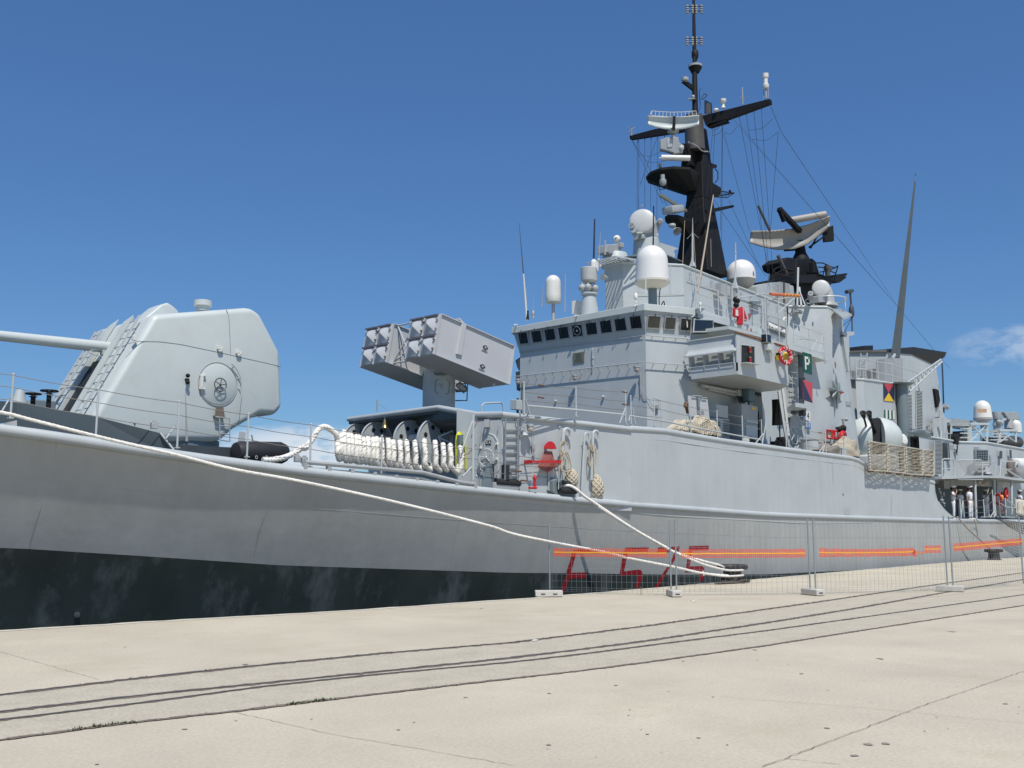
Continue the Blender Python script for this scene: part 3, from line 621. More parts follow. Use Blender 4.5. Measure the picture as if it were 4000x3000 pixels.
gp = [vpost('z1', b, t, YR) for b, t in (((-420, 905), (-400, 590)), ((75, 985), (105, 675)), ((690, 1110), (722, 780)), ((1275, 1200), (1295, 870)), ((1778, 1265), (1815, 962)))] + \
     [vpost('z2', b, t, YR) for b, t in (((25, 1600), (45, 1240)), ((640, 1680), (650, 1340)))] + [vpost('d', b, t, YR) for b, t in (((125, 960), (145, 560)), ((950, 1010), (955, 680)), ((1400, 1080), (1405, 735)), ((1775, 1110), (1785, 782)))]
guardrail(gp, (.42, .72, 1.0), ship)
for b, t in (((1195, 1130), (1260, 1040)), ((10, 940), (70, 840)), ((1810, 1100), (1822, 1150))):
    p = atS('z1', b[0], b[1], YR); q = atY('z1', t[0], t[1], p.y + .1); m = MB(); m.tube([p, q], .016, 6); obj('rail_brace', m, GREY, ship)
# tall struts beside the door
p, q = vpost('d', (130, 900), (165, 195), YR); m = MB(); m.tube([p, q], .04, 10); obj('tall_stanchion', m, GREY, ship)
m = MB(); m.tube([atY('d', 10, 580, p.y), atY('d', 135, 240, p.y)], .022, 8); m.tube([atY('d', 20, 860, p.y), atY('d', 120, 755, p.y)], .02, 8); obj('diagonal_strut', m, GREY, ship)
m = MB(); m.tube([atY('d', 180, 250, p.y), atY('d', 110, 440, p.y)], .012, 6); m.tube([atY('d', 165, 515, p.y), atY('d', 85, 610, p.y), atY('d', 30, 630, p.y)], .012, 6); obj('bottlescrew', m, RUST, ship)
# breakwater and deck gear right forward
bw = [atY('z1', -420, 830, 22.6), atY('z1', 120, 868, 21.3), atY('z1', 700, 975, 20.2), atY('z1', 1150, 1090, 19.45), atY('z1', 1265, 1235, 19.25)]
bl = [atY('z1', -420, 1000, 22.6), atY('z1', 130, 940, 21.3), atY('z1', 700, 1090, 20.2), atY('z1', 1185, 1190, 19.45), atY('z1', 1200, 1240, 19.25)]
m = MB()
for i in range(3): m.prism([bl[i] - Z_ * .3, bl[i + 1] - Z_ * .15, bw[i + 1], bw[i]], (.05, .05, 0))
m.prism([bl[3] - Z_ * .1, bw[4] - Z_ * .03, bw[4], bw[3]], (.05, .05, 0)); obj('breakwater', m, mat('breakwater_shade_grey', (.075, .095, .105), .5, .08, 2), ship)  # the plate's shade is put into its dark grey colour
m = MB(); m.tube([bw[3] + Vector((0, -.02, 0)), bw[4] + Vector((0, -.02, 0))], .025, 6); m.box(bw[4] + Vector((-.12, 0, -.02)), (.3, .12, .06)); obj('breakwater_knee', m, GREY, ship)
for x, y, r in ((355, 797, .16), (240, 818, .14)):
    c = atY('z1', x, y, 22.0); root = MB(); root.lathe([(.05, -.45), (.05, -.05), (.09, -.04), (.03, 0)], c, n=12); v = obj('deck_valve', root, BLACK, ship)
    m = MB(); m.tube([c + Vector((math.cos(a) * r * 1.1, math.sin(a) * r * 1.1, .03)) for a in [i * math.pi / 10 for i in range(20)]], .017, 6, closed=True)
    for k in range(5): a = k * 1.2566; m.tube([c + Z_ * .02, c + Vector((math.cos(a) * r * 1.1, math.sin(a) * r * 1.1, .03))], .01, 5)
    obj('handwheel', m, BLACK, v)
m = MB(); c = atY('z1', 140, 850, 22.4); m.cyl(c - Z_ * .4, c + Vector((0, 0, .22)), .24, .08, 18); m.cyl(c - Z_ * .9, c - Z_ * .3, .28, .25, 18); obj('deck_cowl', m, GREY, ship)
m = MB(); P = YY('z1', 22.6, (170, 900), (400, 900), (400, 960), (170, 960)); m.prism(YY('z1', 22.6, (160, 905), (250, 845), (405, 860), (405, 980), (160, 980)), (.0, .9, 0)); obj('windlass_housing', m, MIDG, ship, bevel=.03)
# ---- main gun
Yg = 22.72
O = YY('z1', Yg, (645, 1010), (1112, 232), (1810, 182), (1880, 230), (2022, 505), (2040, 905), (1985, 962), (1880, 950), (1690, 1060), (1590, 1150), (700, 1150))
m = MB(); m.prism([Vector((p.x, Yg, p.z)) for p in O], (0, 2 * (YC - Yg), 0))
gun = obj('gun_turret', m, PALE, ship, bevel=.27, seg=6)
gc = Vector((13.05, YC, 0)); m = MB(); m.lathe([(1.62, 2.6), (1.62, 3.5), (1.5, 3.56), (1.5, 3.95)], gc, n=40); obj('turret_ring', m, MIDG, gun)
for k in range(9):
    a = -2.4 + k * .2; m = MB(); c = gc + Vector((math.cos(a) * 1.7, math.sin(a) * 1.7, 3.2)); m.prism([c, c + Vector((math.cos(a) * .2, math.sin(a) * .2, -.25)), c - Z_ * .3], (.03, .03, 0)); obj('ring_bracket', m, MIDG, gun)
fb = Vector((O[0].x, 0, O[0].z)); ft = Vector((O[1].x, 0, O[1].z)); fd = (ft - fb).normalized(); fn = Vector((-fd.z, 0, fd.x))
def front(t, Y, off=0): return fb + (ft - fb) * t + fn * off + Vector((0, Y, 0))
for Ya, Yb, t0, t1 in ((23.2, 23.52, -.02, .98), (25.05, 25.37, .03, .93)):
    m = MB()
    for Y in (Ya, Yb): m.bar(front(t0, Y, .13), front(t1, Y, .13), .045, .05, (0, 1, 0))
    for k in range(12):
        t = t0 + (t1 - t0) * (k + .4) / 12; m.tube([front(t, Ya, .13), front(t, Yb, .13)], .014, 6)
        if k % 2 == 0:
            for Y in (Ya, Yb): m.tube([front(t, Y, .13), front(t, Y, 0)], .012, 5)
    obj('turret_ladder', m, GREY, gun)
m = MB(); m.prism([front(.08, 23.92, .0), front(.08, 24.68, .0), front(.62, 24.68, .0), front(.62, 23.92, .0)], fn * .012); obj('gun_slot', m, SOOT, gun)
m = MB(); 
for Y in (23.88, 24.68): m.prism([front(.02, Y, 0), front(.05, Y, .1), front(.55, Y, .13), front(.95, Y, .14), front(1.05, Y, .02)], (0, .05, 0))
obj('slot_cheek', m, PALE, gun)
H = YY('z1', YC, (900, 420), (960, 300), (1050, 232), (1110, 182), (1160, 163), (1195, 185), (1240, 225), (1240, 300), (1000, 500)); m = MB(); m.prism([Vector((p.x, 23.95, p.z)) for p in H], (0, .7, 0)); obj('slot_shield', m, PALE, gun, bevel=.05, seg=3)
b0 = atY('z1', -900, 325, YC); b1 = atY('z1', 0, 390, YC); b2 = atY('z1', 830, 480, YC); bd = (b2 - b1).normalized()
m = MB(); st = b2 + bd * .5; L = 6.8
m.lathe([(.115, 0), (.122, L - 3.2), (.135, L - 2.0), (.15, L)], st - bd * L, bd, 24); obj('gun_barrel', m, PALE, gun)
m = MB(); m.tube([b2 + Vector((-.35, 0, -.22)), b2 + Vector((.3, 0, -.24))], .02, 6); m.box(b2 + Vector((-.28, -.05, -.16)), (.2, .14, .12)); m.tube(spline([b2 + Vector((-.3, -.1, -.1)), b2 + Vector((-.6, -.1, -.13)), b2 + Vector((-.7, -.1, -.22)), b2 + Vector((-.4, -.1, -.27)), b2 + Vector((.1, -.1, -.27))], 5), .012, 5); obj('barrel_clamp', m, GREY, gun)
c = atY('z1', 1460, 190, YC - .6); m = MB(); m.lathe([(.17, -.1), (.17, .02), (.235, .03), (.235, .17), (.2, .18), (0, .18)], c + Z_ * .02, n=24); obj('roof_vent', m, PALE, gun)
# fittings on the turret side
S1 = Yg - .004
def hw(c, r, n_ax, mt, par, spokes=5, tr=.016, nm='handwheel', tx=1):
    m = MB(); M = frame_mtx(c, Vector(n_ax).orthogonal(), n_ax)
    m.tube([M @ Vector((math.cos(a) * r * tx, math.sin(a) * r, 0)) for a in [i * math.pi / 12 for i in range(24)]], tr, 6, closed=True)
    for k in range(spokes): a = k * 2 * math.pi / spokes; m.tube([M @ Vector((0, 0, 0)), M @ Vector((math.cos(a) * r * tx, math.sin(a) * r, 0))], tr * .8, 5)
    m.sph(c, tr * 2.2, 8); return obj(nm, m, mt, par)
c = atY('z1', 1568, 738, Yg); m = MB(); m.lathe([(.535, 0), (.535, .012), (.52, .02), (0, .022)], c, (0, -1, 0), 40); ht = obj('round_hatch', m, PALE, gun)
m = MB(); m.tube([c + Vector((math.cos(a) * .565, -.015, math.sin(a) * .565)) for a in [i * math.pi / 24 for i in range(48)]], .009, 6, closed=True); obj('hatch_gasket', m, GREY2, gun)
hw(c + Vector((0, -.13, -.03)), .17, (0, -1, 0), DARK, ht, 5, .014)
m = MB(); m.tube([c + Vector((math.cos(a) * .66, -.07, math.sin(a) * .66)) for a in [R(60 - k * 8) for k in range(9)]] + [c + Vector((.66, -.07, -.2)), c + Vector((.6, -.07, -.9))], .016, 6)
for a in (50, 20, -5): m.tube([c + Vector((math.cos(R(a)) * .66, -.07, math.sin(R(a)) * .66)), c + Vector((math.cos(R(a)) * .6, 0, math.sin(R(a)) * .6))], .014, 5)
obj('hatch_grab_rail', m, GREY, gun)
m = MB(); q = c + Vector((-.5, -.06, 0)); m.box(q + Z_ * 0, (.08, .07, .32)); m.box(q + Z_ * .17 + Vector((.03, 0, 0)), (.16, .06, .05)); m.box(q - Z_ * .17 + Vector((.03, 0, 0)), (.16, .06, .05)); obj('hatch_hinge', m, WHITE2, ht, bevel=.01)
for nm, P in (('panel_seam', ((905, 450), (1000, 430), (1150, 433), (1300, 452), (1600, 515), (2025, 612))), ('panel_seam', ((1630, 200), (1648, 260), (1655, 400), (1660, 520)))):
    m = MB(); m.tube([atY('z1', x, y, Yg + .002) for x, y in P], .009, 5); obj(nm, m, MIDG, gun)
for x, y in ((1565, 482), (1700, 513)):
    q = atY('z1', x, y, Yg); m = MB(); m.box(q + Vector((0, -.04, .02)), (.05, .09, .1)); m.box(q + Vector((.1, -.04, 0)), (.05, .08, .08)); m.box(q + Vector((.05, -.05, -.06)), (.1, .05, .04)); obj('seam_latch', m, WHITE2, gun, bevel=.008)
q = atY('z1', 955, 410, Yg + .1); m = MB(); m.box(q + Vector((0, -.08, 0)), (.1, .08, .12)); obj('seam_latch', m, WHITE2, gun, bevel=.008)
q = atY('z1', 1338, 705, Yg); m = MB(); m.sph(q + Vector((0, -.09, .09)), .055, 12); m.cyl(q + Vector((0, 0, 0)), q + Vector((0, -.12, -.02)), .035); m.sph(q + Vector((0, -.1, -.08)), .055, 12); obj('sound_telephone', m, BLACK, gun)
q = atY('z1', 968, 1020, Yg); m = MB(); m.sph(q, .03, 8); obj('turret_bolt', m, MIDG, gun)
P = YY('z1', Yg - .12, (1560, 900), (1608, 905), (1622, 985), (1550, 970)); m = MB(); m.prism(P, (0, .03, 0)); m.prism([P[2], P[3], P[3] + Vector((0, .12, .01)), P[2] + Vector((0, .12, .01))], (0, 0, .02)); obj('folding_step', m, mat('rust_brown_paint', (.17, .13, .10), .6, .1, 4), gun)
L1_ = [atY('z1', x, y, Yg - .14) for x, y in ((1552, 972), (1582, 985), (1582, 1140))]; L2_ = [atY('z1', x, y, Yg - .14) for x, y in ((1652, 985), (1655, 1150))]
m = MB(); m.tube(L1_, .017, 6); m.tube([L1_[0]] + L2_, .017, 6)
for t in (.35, .7, 1): a = L1_[1].lerp(L1_[2], t); b = L2_[0].lerp(L2_[1], t); m.tube([a, b], .014, 6)
obj('side_step_ladder', m, GREY2, gun)
STK = mat('rust_weep_stain', (.36, .35, .31), .6, .1, 8)
for x, y0, y1, w_ in ((1335, 775, 1150, .045), (1560, 830, 850, .05)):
    a = atY('z1', x, y0, Yg - .003); b = atY('z1', x + 12, y1, Yg - .003); m = MB(); m.add([a - Vector((w_ * .15, 0, 0)), a + Vector((w_ * .15, 0, 0)), b + Vector((w_ * .7, 0, 0)), b - Vector((w_, 0, 0))], [[0, 1, 2, 3]]); obj('rust_streak', m, STK, gun)
m = MB(); q = atY('z1', 1745, 1120, 21.2); m.prism(YY('z1', 21.2, (1730, 1080), (1770, 1085), (1765, 1160), (1715, 1170)), (0, .04, 0)); obj('bolted_bracket', m, GREY, ship)
m = MB(); a = atY('z1', 1690, 1232, 20.6); b = atY('z1', 2050, 1236, 20.6); m.lathe([(.05, -.02), (.24, .02), (.28, .15), (.28, (b - a).length - .15), (.22, (b - a).length), (0, (b - a).length + .03)], a, b - a, 18); cv = obj('covered_reel', m, RUB, ship)
m = MB()
for k in range(5): q = a.lerp(b, (k + .5) / 5) + Vector((0, -.27, -.12)); m.tube([q + Vector((math.cos(t) * .03, 0, math.sin(t) * .04)) for t in [i * .785 for i in range(8)]], .008, 4, closed=True)
obj('lacing', m, GREY, cv)
# small deck fittings along the edge
for f, x, y in (('z1', 2140, 1290), ('z1', 2190, 1300), ('z1', 1110, 1050)):
    q = atS(f, x, y, YR); m = MB(); m.box(q + Z_ * .03, (.14, .1, .12)); m.box(q + Z_ * .12, (.08, .06, .07)); m.tube([q + Vector((-.1, 0, .1)), q + Vector((.1, 0, .1))], .02, 6); obj('deck_fitting', m, GREY2, ship, bevel=.01)
m = MB(); P = [atS('z2', x, y, lambda X: Ydeck(X) + .0) for x, y in ((-20, 1560), (560, 1610), (1000, 1650))] + [atS('d', x, y, lambda X: Ydeck(X)) for x, y in ((0, 925), (150, 945))]
m.tube(P, .05, 8); m.tube([p + Vector((0, .05, -.14)) for p in P], .035, 8)
for t in range(9): q = P[0].lerp(P[-1], t / 8); m.box(q - Z_ * .09, (.1, .1, .14))
obj('rolled_net_boom', m, GREY2, ship)
# ---- missile launcher
XF = 21.39
rt = [atX('z2', 1150, 283, XF), atX('z2', 1098, 632, XF)]; Yr0 = 22.5; Yr1 = (atX('z2', 930, 318, XF).y + atX('z2', 880, 645, XF).y) / 2
sl_ = YY('z2', Yr0, (1152, 280), (1783, 557), (1742, 890), (1098, 630))
lc = MB(); pc = Vector((23.07, YC, 0)); lc.lathe([(.62, 4.9), (.62, 5.35), (.548, 5.4), (.548, 6.75), (.53, 6.76), (.53, 7.15), (.3, 7.3)], pc, n=36); la = obj('missile_launcher', lc, GREY, ship)
m = MB(); m.box((23.1, YC, 7.0), (1.0, 2 * (YC - Yr1) + .1, .55)); obj('trunnion', m, MIDG, la, bevel=.04)
tilt = (sl_[1] - sl_[0]).normalized(); tup = Vector((-tilt.z, 0, tilt.x))
SP = [Vector((p.x, 0, p.z)) for p in sl_]
for s in (1, -1):
    ya, yb = (Yr0, Yr1) if s > 0 else (2 * YC - Yr1, 2 * YC - Yr0)
    m = MB(); m.prism([p + Vector((0, ya, 0)) for p in SP], (0, yb - ya, 0)); bx = obj('canister_box', m, WARM, la, bevel=.012, seg=1)
    # edge flanges
    m = MB()
    for yy in (ya, yb):
        o = -.012 if yy == ya else .012
        for i in range(4):
            a, b = SP[i] + Vector((0, yy + o, 0)), SP[(i + 1) % 4] + Vector((0, yy + o, 0)); m.bar(a, b, .03, .09, (0, 1, 0))
    obj('edge_flange', m, WARM, bx)
    T, B = SP[0], SP[3]; W_ = yb - ya; gap = .03
    for i in range(2):
        for j in range(2):
            y0 = ya + W_ * i / 2 + gap; y1 = ya + W_ * (i + 1) / 2 - gap; t0 = j / 2 + .035; t1 = (j + 1) / 2 - .015
            nrm = Vector((-(T - B).z, 0, (T - B).x)).normalized(); nrm = nrm if nrm.x < 0 else -nrm
            m = MB(); vs = []; cor = [(-1, -1), (1, -1), (1, 1), (-1, 1)]; NR = 6
            def cp(a, b, h): p = T.lerp(B, t0 + (t1 - t0) * (b + 1) / 2); return Vector((p.x, y0 + (y1 - y0) * (a + 1) / 2, p.z)) + nrm * (h + .035)
            for q in range(NR + 1):
                sc = 1 - q / NR; h = .20 * ((1 - sc) * .7 + .3 * (1 - sc) ** 2)
                for c_ in range(4):
                    (ax_, ay), (bx_, by_) = cor[c_], cor[(c_ + 1) % 4]
                    for w_ in range(4): t = w_ / 4; vs.append(cp((ax_ + (bx_ - ax_) * t) * sc, (ay + (by_ - ay) * t) * sc, h + .02 * math.sin(math.pi * t) * sc))
            m.add(vs, [[q * 16 + w_, q * 16 + (w_ + 1) % 16, (q + 1) * 16 + (w_ + 1) % 16, (q + 1) * 16 + w_] for q in range(NR) for w_ in range(16)], 0, True)
            o = [vs[0], vs[4], vs[8], vs[12]]; m.prism([q - nrm * .04 for q in o], nrm * .038)
            obj('tube_cap', m, mat('cap_light_grey', (.50, .505, .505), .4, .03, 4), bx, sharp=22)
            m = MB(); q0 = T.lerp(B, t0) + nrm * .09; m.bar(Vector((q0.x, y0, q0.z)), Vector((q0.x, y1, q0.z)), .07, .05); obj('cap_hinge', m, mat('mauve_grey', (.14, .125, .14), .6, .1, 5), bx)
            for tt in (.25, .75):
                q = T.lerp(B, t0 + (t1 - t0) * tt) + nrm * .06; m = MB(); m.bar(Vector((q.x, y0 - .005, q.z)), Vector((q.x, y0 - .03, q.z)) + nrm * .08, .025, .04); m.bar(Vector((q.x, y0 + .0, q.z)), Vector((q.x - .06, y0 + .03, q.z)), .02, .03); obj('cap_latch', m, RUST if (i + j) % 2 else GREY2, bx)
    if s > 0:
        P = YY('z2', Yr0, (1330, 340), (1365, 380), (1325, 640), (1280, 628)); m = MB(); m.prism([p + Vector((0, .01, 0)) for p in P], (0, -.075, 0)); m.prism([P[0] + Vector((-.06, .6, .02)), P[1] + Vector((0, .6, .03)), P[1], P[0] + Vector((-.06, 0, .03))], (0, 0, .07)); obj('lifting_strap', m, WARM, bx, bevel=.012)
        for x, y in ((1535, 570), (1510, 733)):
            c = atY('z2', x, y, Yr0 - .02); m = MB(); M = frame_mtx(c, tilt, (0, -1, 0)); m.box((0, 0, 0), (.26, .21, .025)); m.xf(M); pl = obj('access_plate', m, WARM, bx)
            m = MB(); m.lathe([(.075, 0), (.08, .03), (.06, .035), (.055, .01), (0, .012)], c, (0, -1, 0), 20); obj('round_socket', m, [DARK], pl)
            m = MB(); m.lathe([(.03, .03), (.03, .045), (0, .046)], c, (0, -1, 0), 12); obj('plug', m, GREY, pl)
            for dx in (-.1, .1): q = c + tilt * dx; m = MB(); m.box(q + Vector((0, -.03, 0)), (.02, .03, .05)); obj('toggle', m, BLACK, pl)
        c = atY('z2', 1610, 890, Yr0 + .1); m = MB(); m.sph(c, .06, 10); obj('drain_boss', m, WARM, bx)
m = MB(); q1 = Vector((SP[0].x + .2, Yr1, SP[0].z - .03)); q2 = Vector((SP[0].x + .2, 2 * YC - Yr1, SP[0].z - .03)); q3 = Vector((SP[3].x + .25, Yr1, SP[3].z)); q4 = Vector((SP[3].x + .25, 2 * YC - Yr1, SP[3].z))
for a, b in ((q1, q2), (q3, q4), (q1, q4), (q2, q3), (q1 + Vector((.8, 0, -.1)), q4 + Vector((0, 0, 0)))): m.tube([a, b], .028, 8)
obj('cross_brace', m, GREY, la)
P = [(1108, 860), (1125, 845), (1215, 848), (1230, 865), (1226, 955), (1210, 970), (1120, 965), (1105, 950)]
ax = pc.xy; pts = []
for x, y in P:
    d = ray('z2', x, y); a_ = d.x ** 2 + d.y ** 2; e = CAM.xy - ax; b_ = 2 * (e.x * d.x + e.y * d.y); c_ = e.x ** 2 + e.y ** 2 - .555 ** 2; t = (-b_ - math.sqrt(max(0, b_ * b_ - 4 * a_ * c_))) / (2 * a_); pts.append(CAM + d * t)
m = MB(); m.tube(pts, .012, 5, closed=True); dr = obj('access_door', m, MIDG, la); c = sum(pts, Vector()) / 8; m = MB(); m.tube([c + Vector((-.15, -.05, .08)), c + Vector((-.02, -.09, .0)), c + Vector((-.1, -.06, -.08))], .02, 6); obj('door_handle', m, GREY, dr)
m = MB(); 
lp = [atY('z2', x, y, 23.6) for x, y in ((1285, 885), (1385, 880), (1380, 1028), (1282, 1028), (1285, 952), (1385, 945))]
m.tube([lp[0], lp[1], lp[2], lp[3]], .022, 6); m.tube([lp[4], lp[5]], .022, 6); m.tube([atY('z2', 1362, 880, 23.6), lp[5]], .02, 6); obj('side_ladder', m, DARK, la)
m = MB(); a, b = YY('z2', 23.9, (1318, 860), (1318, 935)); m.cyl(a + Vector((-.1, 0, -.1)), a + Vector((.1, -.2, -.35)), .12); obj('hydraulic_unit', m, GREY, la)
m = MB(); p0, p1 = YY('z2', 25.2, (605, 1120), (605, 1020)); m.tube([p0, p1], .03, 7); m.tube([p1 - Z_ * .1, p1 + Vector((.9, -.2, -.6))], .008, 4); obj('roof_stanchion', m, GREY2, ship)
m = MB(); m.tube(YY('z2', 22.0, (1505, 1135), (1508, 1075), (1530, 1052), (1670, 1045), (1690, 1062), (1697, 1120)), .03, 8); obj('hoop_rail', m, GREY, ship)
# ---- under the canopy: cable reels, bell
Xr = 21.15
for i, (x, y, r) in enumerate(((1100, 1383, .71), (890, 1385, .69), (600, 1385, .66), (440, 1390, .64))):
    c = atX('z2', x, y, Xr); m = MB(); m.lathe([(.1, -.02), (r - .03, -.02), (r, -.05), (r, .05), (r - .03, .02), (.1, .02)], c, (0, 1, 0), 40)
    rl = obj('reel_flange', m, GREY, ship)
    for k in range(7):
        a = k * 2 * math.pi / 7 + i; q = c + Vector((math.cos(a) * r * .62, -.028, math.sin(a) * r * .62)); m = MB(); m.lathe([(.075, 0), (0, .001)], q, (0, -1, 0), 16); obj('lightening_hole', m, SOOT, rl)
a = atX('z2', 1035, 1350, Xr); b = atX('z2', 880, 1345, Xr); m = MB(); m.cyl(a + Vector((0, -.3, 0)), b + Vector((0, .3, 0)), .12); a2 = atX('z2', 600, 1385, Xr); b2_ = atX('z2', 440, 1390, Xr); m.cyl(a2, b2_, .2); obj('reel_drum', m, GREY, ship)
m = MB(); P = XX('z2', Xr - .15, (1135, 1340), (1260, 1290), (1255, 1400), (1135, 1345)); m.tube(P, .03, 6); m.tube([P[0], P[0] + Vector((0, -.4, -.6))], .03, 6); obj('reel_frame', m, GREY, ship)
c = atX('z2', 672, 1195, cA.x - .12); be = thing('brass_bell', 'small brass ship bell hanging under the canopy edge in front of the cable reels', 'bell', c)
m = MB(); m.lathe([(0, .0), (.045, -.01), (.06, -.06), (.07, -.14), (.1, -.22), (.125, -.26), (.12, -.262), (.0, -.2)], c, n=24); obj('bell_body', m, BRASS, be)
m = MB(); m.tube([c + Z_ * .16, c], .025, 6); obj('hanger', m, GREY, be); m = MB(); m.rope([c - Z_ * .2, c - Z_ * .62], .02); m.sph(c - Z_ * .27, .03, 8); obj('bell_rope', m, RUB, be)
# ---- door facet and side wall of the forward house
NF = Vector((-(Dc - cC).y, (Dc - cC).x, 0)).normalized(); NF = NF if NF.dot(CAM - Dc) > 0 else -NF
NS = Vector(((Ec - Dc).y, -(Ec - Dc).x, 0)).normalized(); NS = NS if NS.y < 0 else -NS; TS = Vector((Ec.x - Dc.x, Ec.y - Dc.y, 0)).normalized(); TF = Vector(((Dc - cC).x, (Dc - cC).y, 0)).normalized()
def fF(x, y, o=0): return atP('d', x, y, Dc + NF * o, NF)
def fS(x, y, o=0): return atP('d', x, y, Dc + NS * o, NS)
m = MB(); m.tube([fF(x, y, .01) for x, y in ((208, 1000), (212, 560), (225, 460), (262, 410), (310, 398), (360, 420), (395, 480), (402, 560), (398, 1000))], .022, 6); door = obj('watertight_door', m, GREY, house)
m = MB(); m.prism([fF(x, y, 0) for x, y in ((222, 1000), (226, 560), (238, 470), (270, 424), (310, 412), (352, 430), (382, 485), (388, 560), (385, 1000))], NF * .02); obj('door_panel', m, GREY, door)
hw(fF(275, 655, .14), .24, NF, PALE, door, 5, .016)
for x, y in ((218, 548), (392, 505), (390, 668), (212, 780)): q = fF(x, y, .03); m = MB(); m.box(q, (.1, .05, .06)); obj('door_dog', m, WHITE2, door)
q = fF(297, 496, .03); m = MB(); M = frame_mtx(q, TF, NF); m.box((-.048, 0, 0), (.085, .12, .012)); m.box((.048, 0, 0), (.085, .12, .012)); m.xf(M); pl = obj('deck_letter_plate', m, BLACK, door)
for ch, dx in (('X', -.048), ('A', .048)): t = text_mb(ch, .12); t.xf(M @ Matrix.Translation((dx, 0, .009))); obj('letter', t, WHITE2, pl)
m = MB(); q = fF(285, 290, .08); m.box(q, (.16, .14, .22), .5); m.tube([q, q - Z_ * .3 + Vector((-.1, 0, 0))], .012, 5); obj('junction_box', m, GREY2, house, bevel=.02)
m = MB(); m.tube([fF(222, 370, .05), fF(205, 520, .05)], .012, 5); m.tube([fF(405, 318, .05), fF(400, 360, .05)], .015, 5); obj('grab_hook', m, GREY2, house)
def ladder(pa, pb, pc_, pd, n, par, off, mt=GREY2, r=.022, nm='ladder'):
    m = MB(); m.tube([pa, pb], r, 6); m.tube([pc_, pd], r, 6)
    for k in range(n): t = (k + .5) / n; m.tube([pa.lerp(pb, t), pc_.lerp(pd, t)], r * .75, 6)
    for t in (.02, .5, .98):
        for a, b in ((pa, pb), (pc_, pd)): q = a.lerp(b, t); m.tube([q, q - off], r * .7, 5)
    return obj(nm, m, mt, par)
ladder(fS(482, 235, .14), fS(478, 900, .14), fS(618, 235, .14), fS(612, 900, .14), 8, house, NS * .14, mat('ladder_grey', (.2, .23, .24), .5, .1, 4), .028)
m = MB(); m.tube([fS(640, 320, .1), fS(633, 950, .1)], .02, 6); m.tube([fS(640, 325, .1), fS(650, 280, .12), fS(735, 180, .3)], .022, 6); m.tube([fS(645, 320, .12), fS(735, 220, .35)], .016, 6); obj('conduit_pipe', m, GREY, house)
def lamp(q, par, r=.075):
    m = MB(); m.lathe([(.02, .14), (r, .12), (r, .06), (r * .9, .05)], q, n=14); m.tube([q + Z_ * .1, q + Z_ * .1 + Vector((.0, .14, 0))], .02, 6); l = obj('deck_lamp', m, GREY2, par)
    m = MB(); m.sph(q, r * .85, 12, sc=(1, 1, 1.25)); obj('lamp_glass', m, mat('lamp_glass', (.5, .42, .36), .2, .1, 10), l)
    m = MB()
    for k in range(5): a = k * 1.2566; m.tube([q + Vector((math.cos(a) * r, math.sin(a) * r, .06)), q + Vector((math.cos(a) * r, math.sin(a) * r, -.05)), q - Z_ * .1], .006, 4)
    obj('lamp_cage', m, GREY2, l); return l
lamp(fS(752, 345, .25), house, .1)
m = MB(); q = fS(690, 405, .18); m.lathe([(.03, .07), (.09, 0), (.11, -.03), (0, -.02)], q, n=16); m.box(q + Vector((.03, 0, .13)), (.12, .1, .14)); m.tube([q + Z_ * .12, q + Vector((-.12, .1, .16))], .02, 6); obj('bell_lamp', m, GREY, house)
m = MB(); m.tube(spline([fS(780, 380, .15), fS(790, 450, .1), fS(768, 520, .08), fS(790, 560, .1)], 5), .009, 5); m.tube(spline([fS(760, 390, .15), fS(770, 480, .1), fS(775, 600, .08), fS(760, 650, .1)], 5), .009, 5); m.box(fS(785, 545, .05), (.1, .08, .16)); m.box(fS(787, 600, .05), (.06, .06, .2)); obj('cable_drop', m, GREY2, house)
m = MB(); m.lathe([(.04, 0), (.045, .03), (0, .03)], fS(1060, 320, 0), NS, 14); obj('side_plug', m, GREY, house)
# J pipes (vent hooks)
for x, y0, xb, yb, r, rb in ((1110, 350, 1080, 800, .055, .14), (1338, 380, 1305, 1010, .032, .1), (1428, 365, 1412, 900, .045, .12)):
    o = .14; a = fS(x, y0 + 45, o); pts = [fS(xb, yb, o), a]; M = frame_mtx(a, TS, NS)
    top = [a + TS * (rb - rb * math.cos(t)) + Z_ * (rb * math.sin(t)) + NS * .0 for t in [math.pi * k / 8 for k in range(9)]]
    m = MB(); m.tube([pts[0]] + top + [top[-1] - Z_ * .06], r, 10); j = obj('vent_pipe', m, GREY, house)
    m = MB(); m.tube([fS(xb, yb - 60, 0), fS(xb, yb - 60, o)], .015, 5); m.tube([a - Z_ * .25, a - Z_ * .25 - NS * o], .015, 5); obj('pipe_clip', m, GREY, j)
# hose reel
hr = MB(); c = fS(938, 565, .12); M = frame_mtx(c, TS, NS)
hr.add([], []); ring = [(math.cos(math.pi * k / 14) * .215, math.sin(math.pi * k / 14) * .215) for k in range(15)]
hr.prism([c + TS * x * .8 + Z_ * y * .8 + NS * .02 for x, y in ring], NS * .03); hr.prism([c + TS * x + Z_ * y + NS * .1 for x, y in ring], NS * .03)
hr.box(c + Z_ * .1, (.1, .12, .08)); rk = obj('hose_rack', hr, RED, house)
m = MB(); a, b = fS(762, 700, .3), fS(1078, 700, .3); m.bar(a, b, .05, .06); m.bar(a, a - NS * .28, .04, .1); m.bar(b, b - NS * .28, .04, .1); obj('rack_bar', m, RED, rk)
m = MB(); 
for x in (775, 1065): m.tube([fS(x, 700, .28), fS(x - 10, 1000, .28)], .014, 5)
obj('rack_leg', m, GREY, rk)
hs_ = MB()
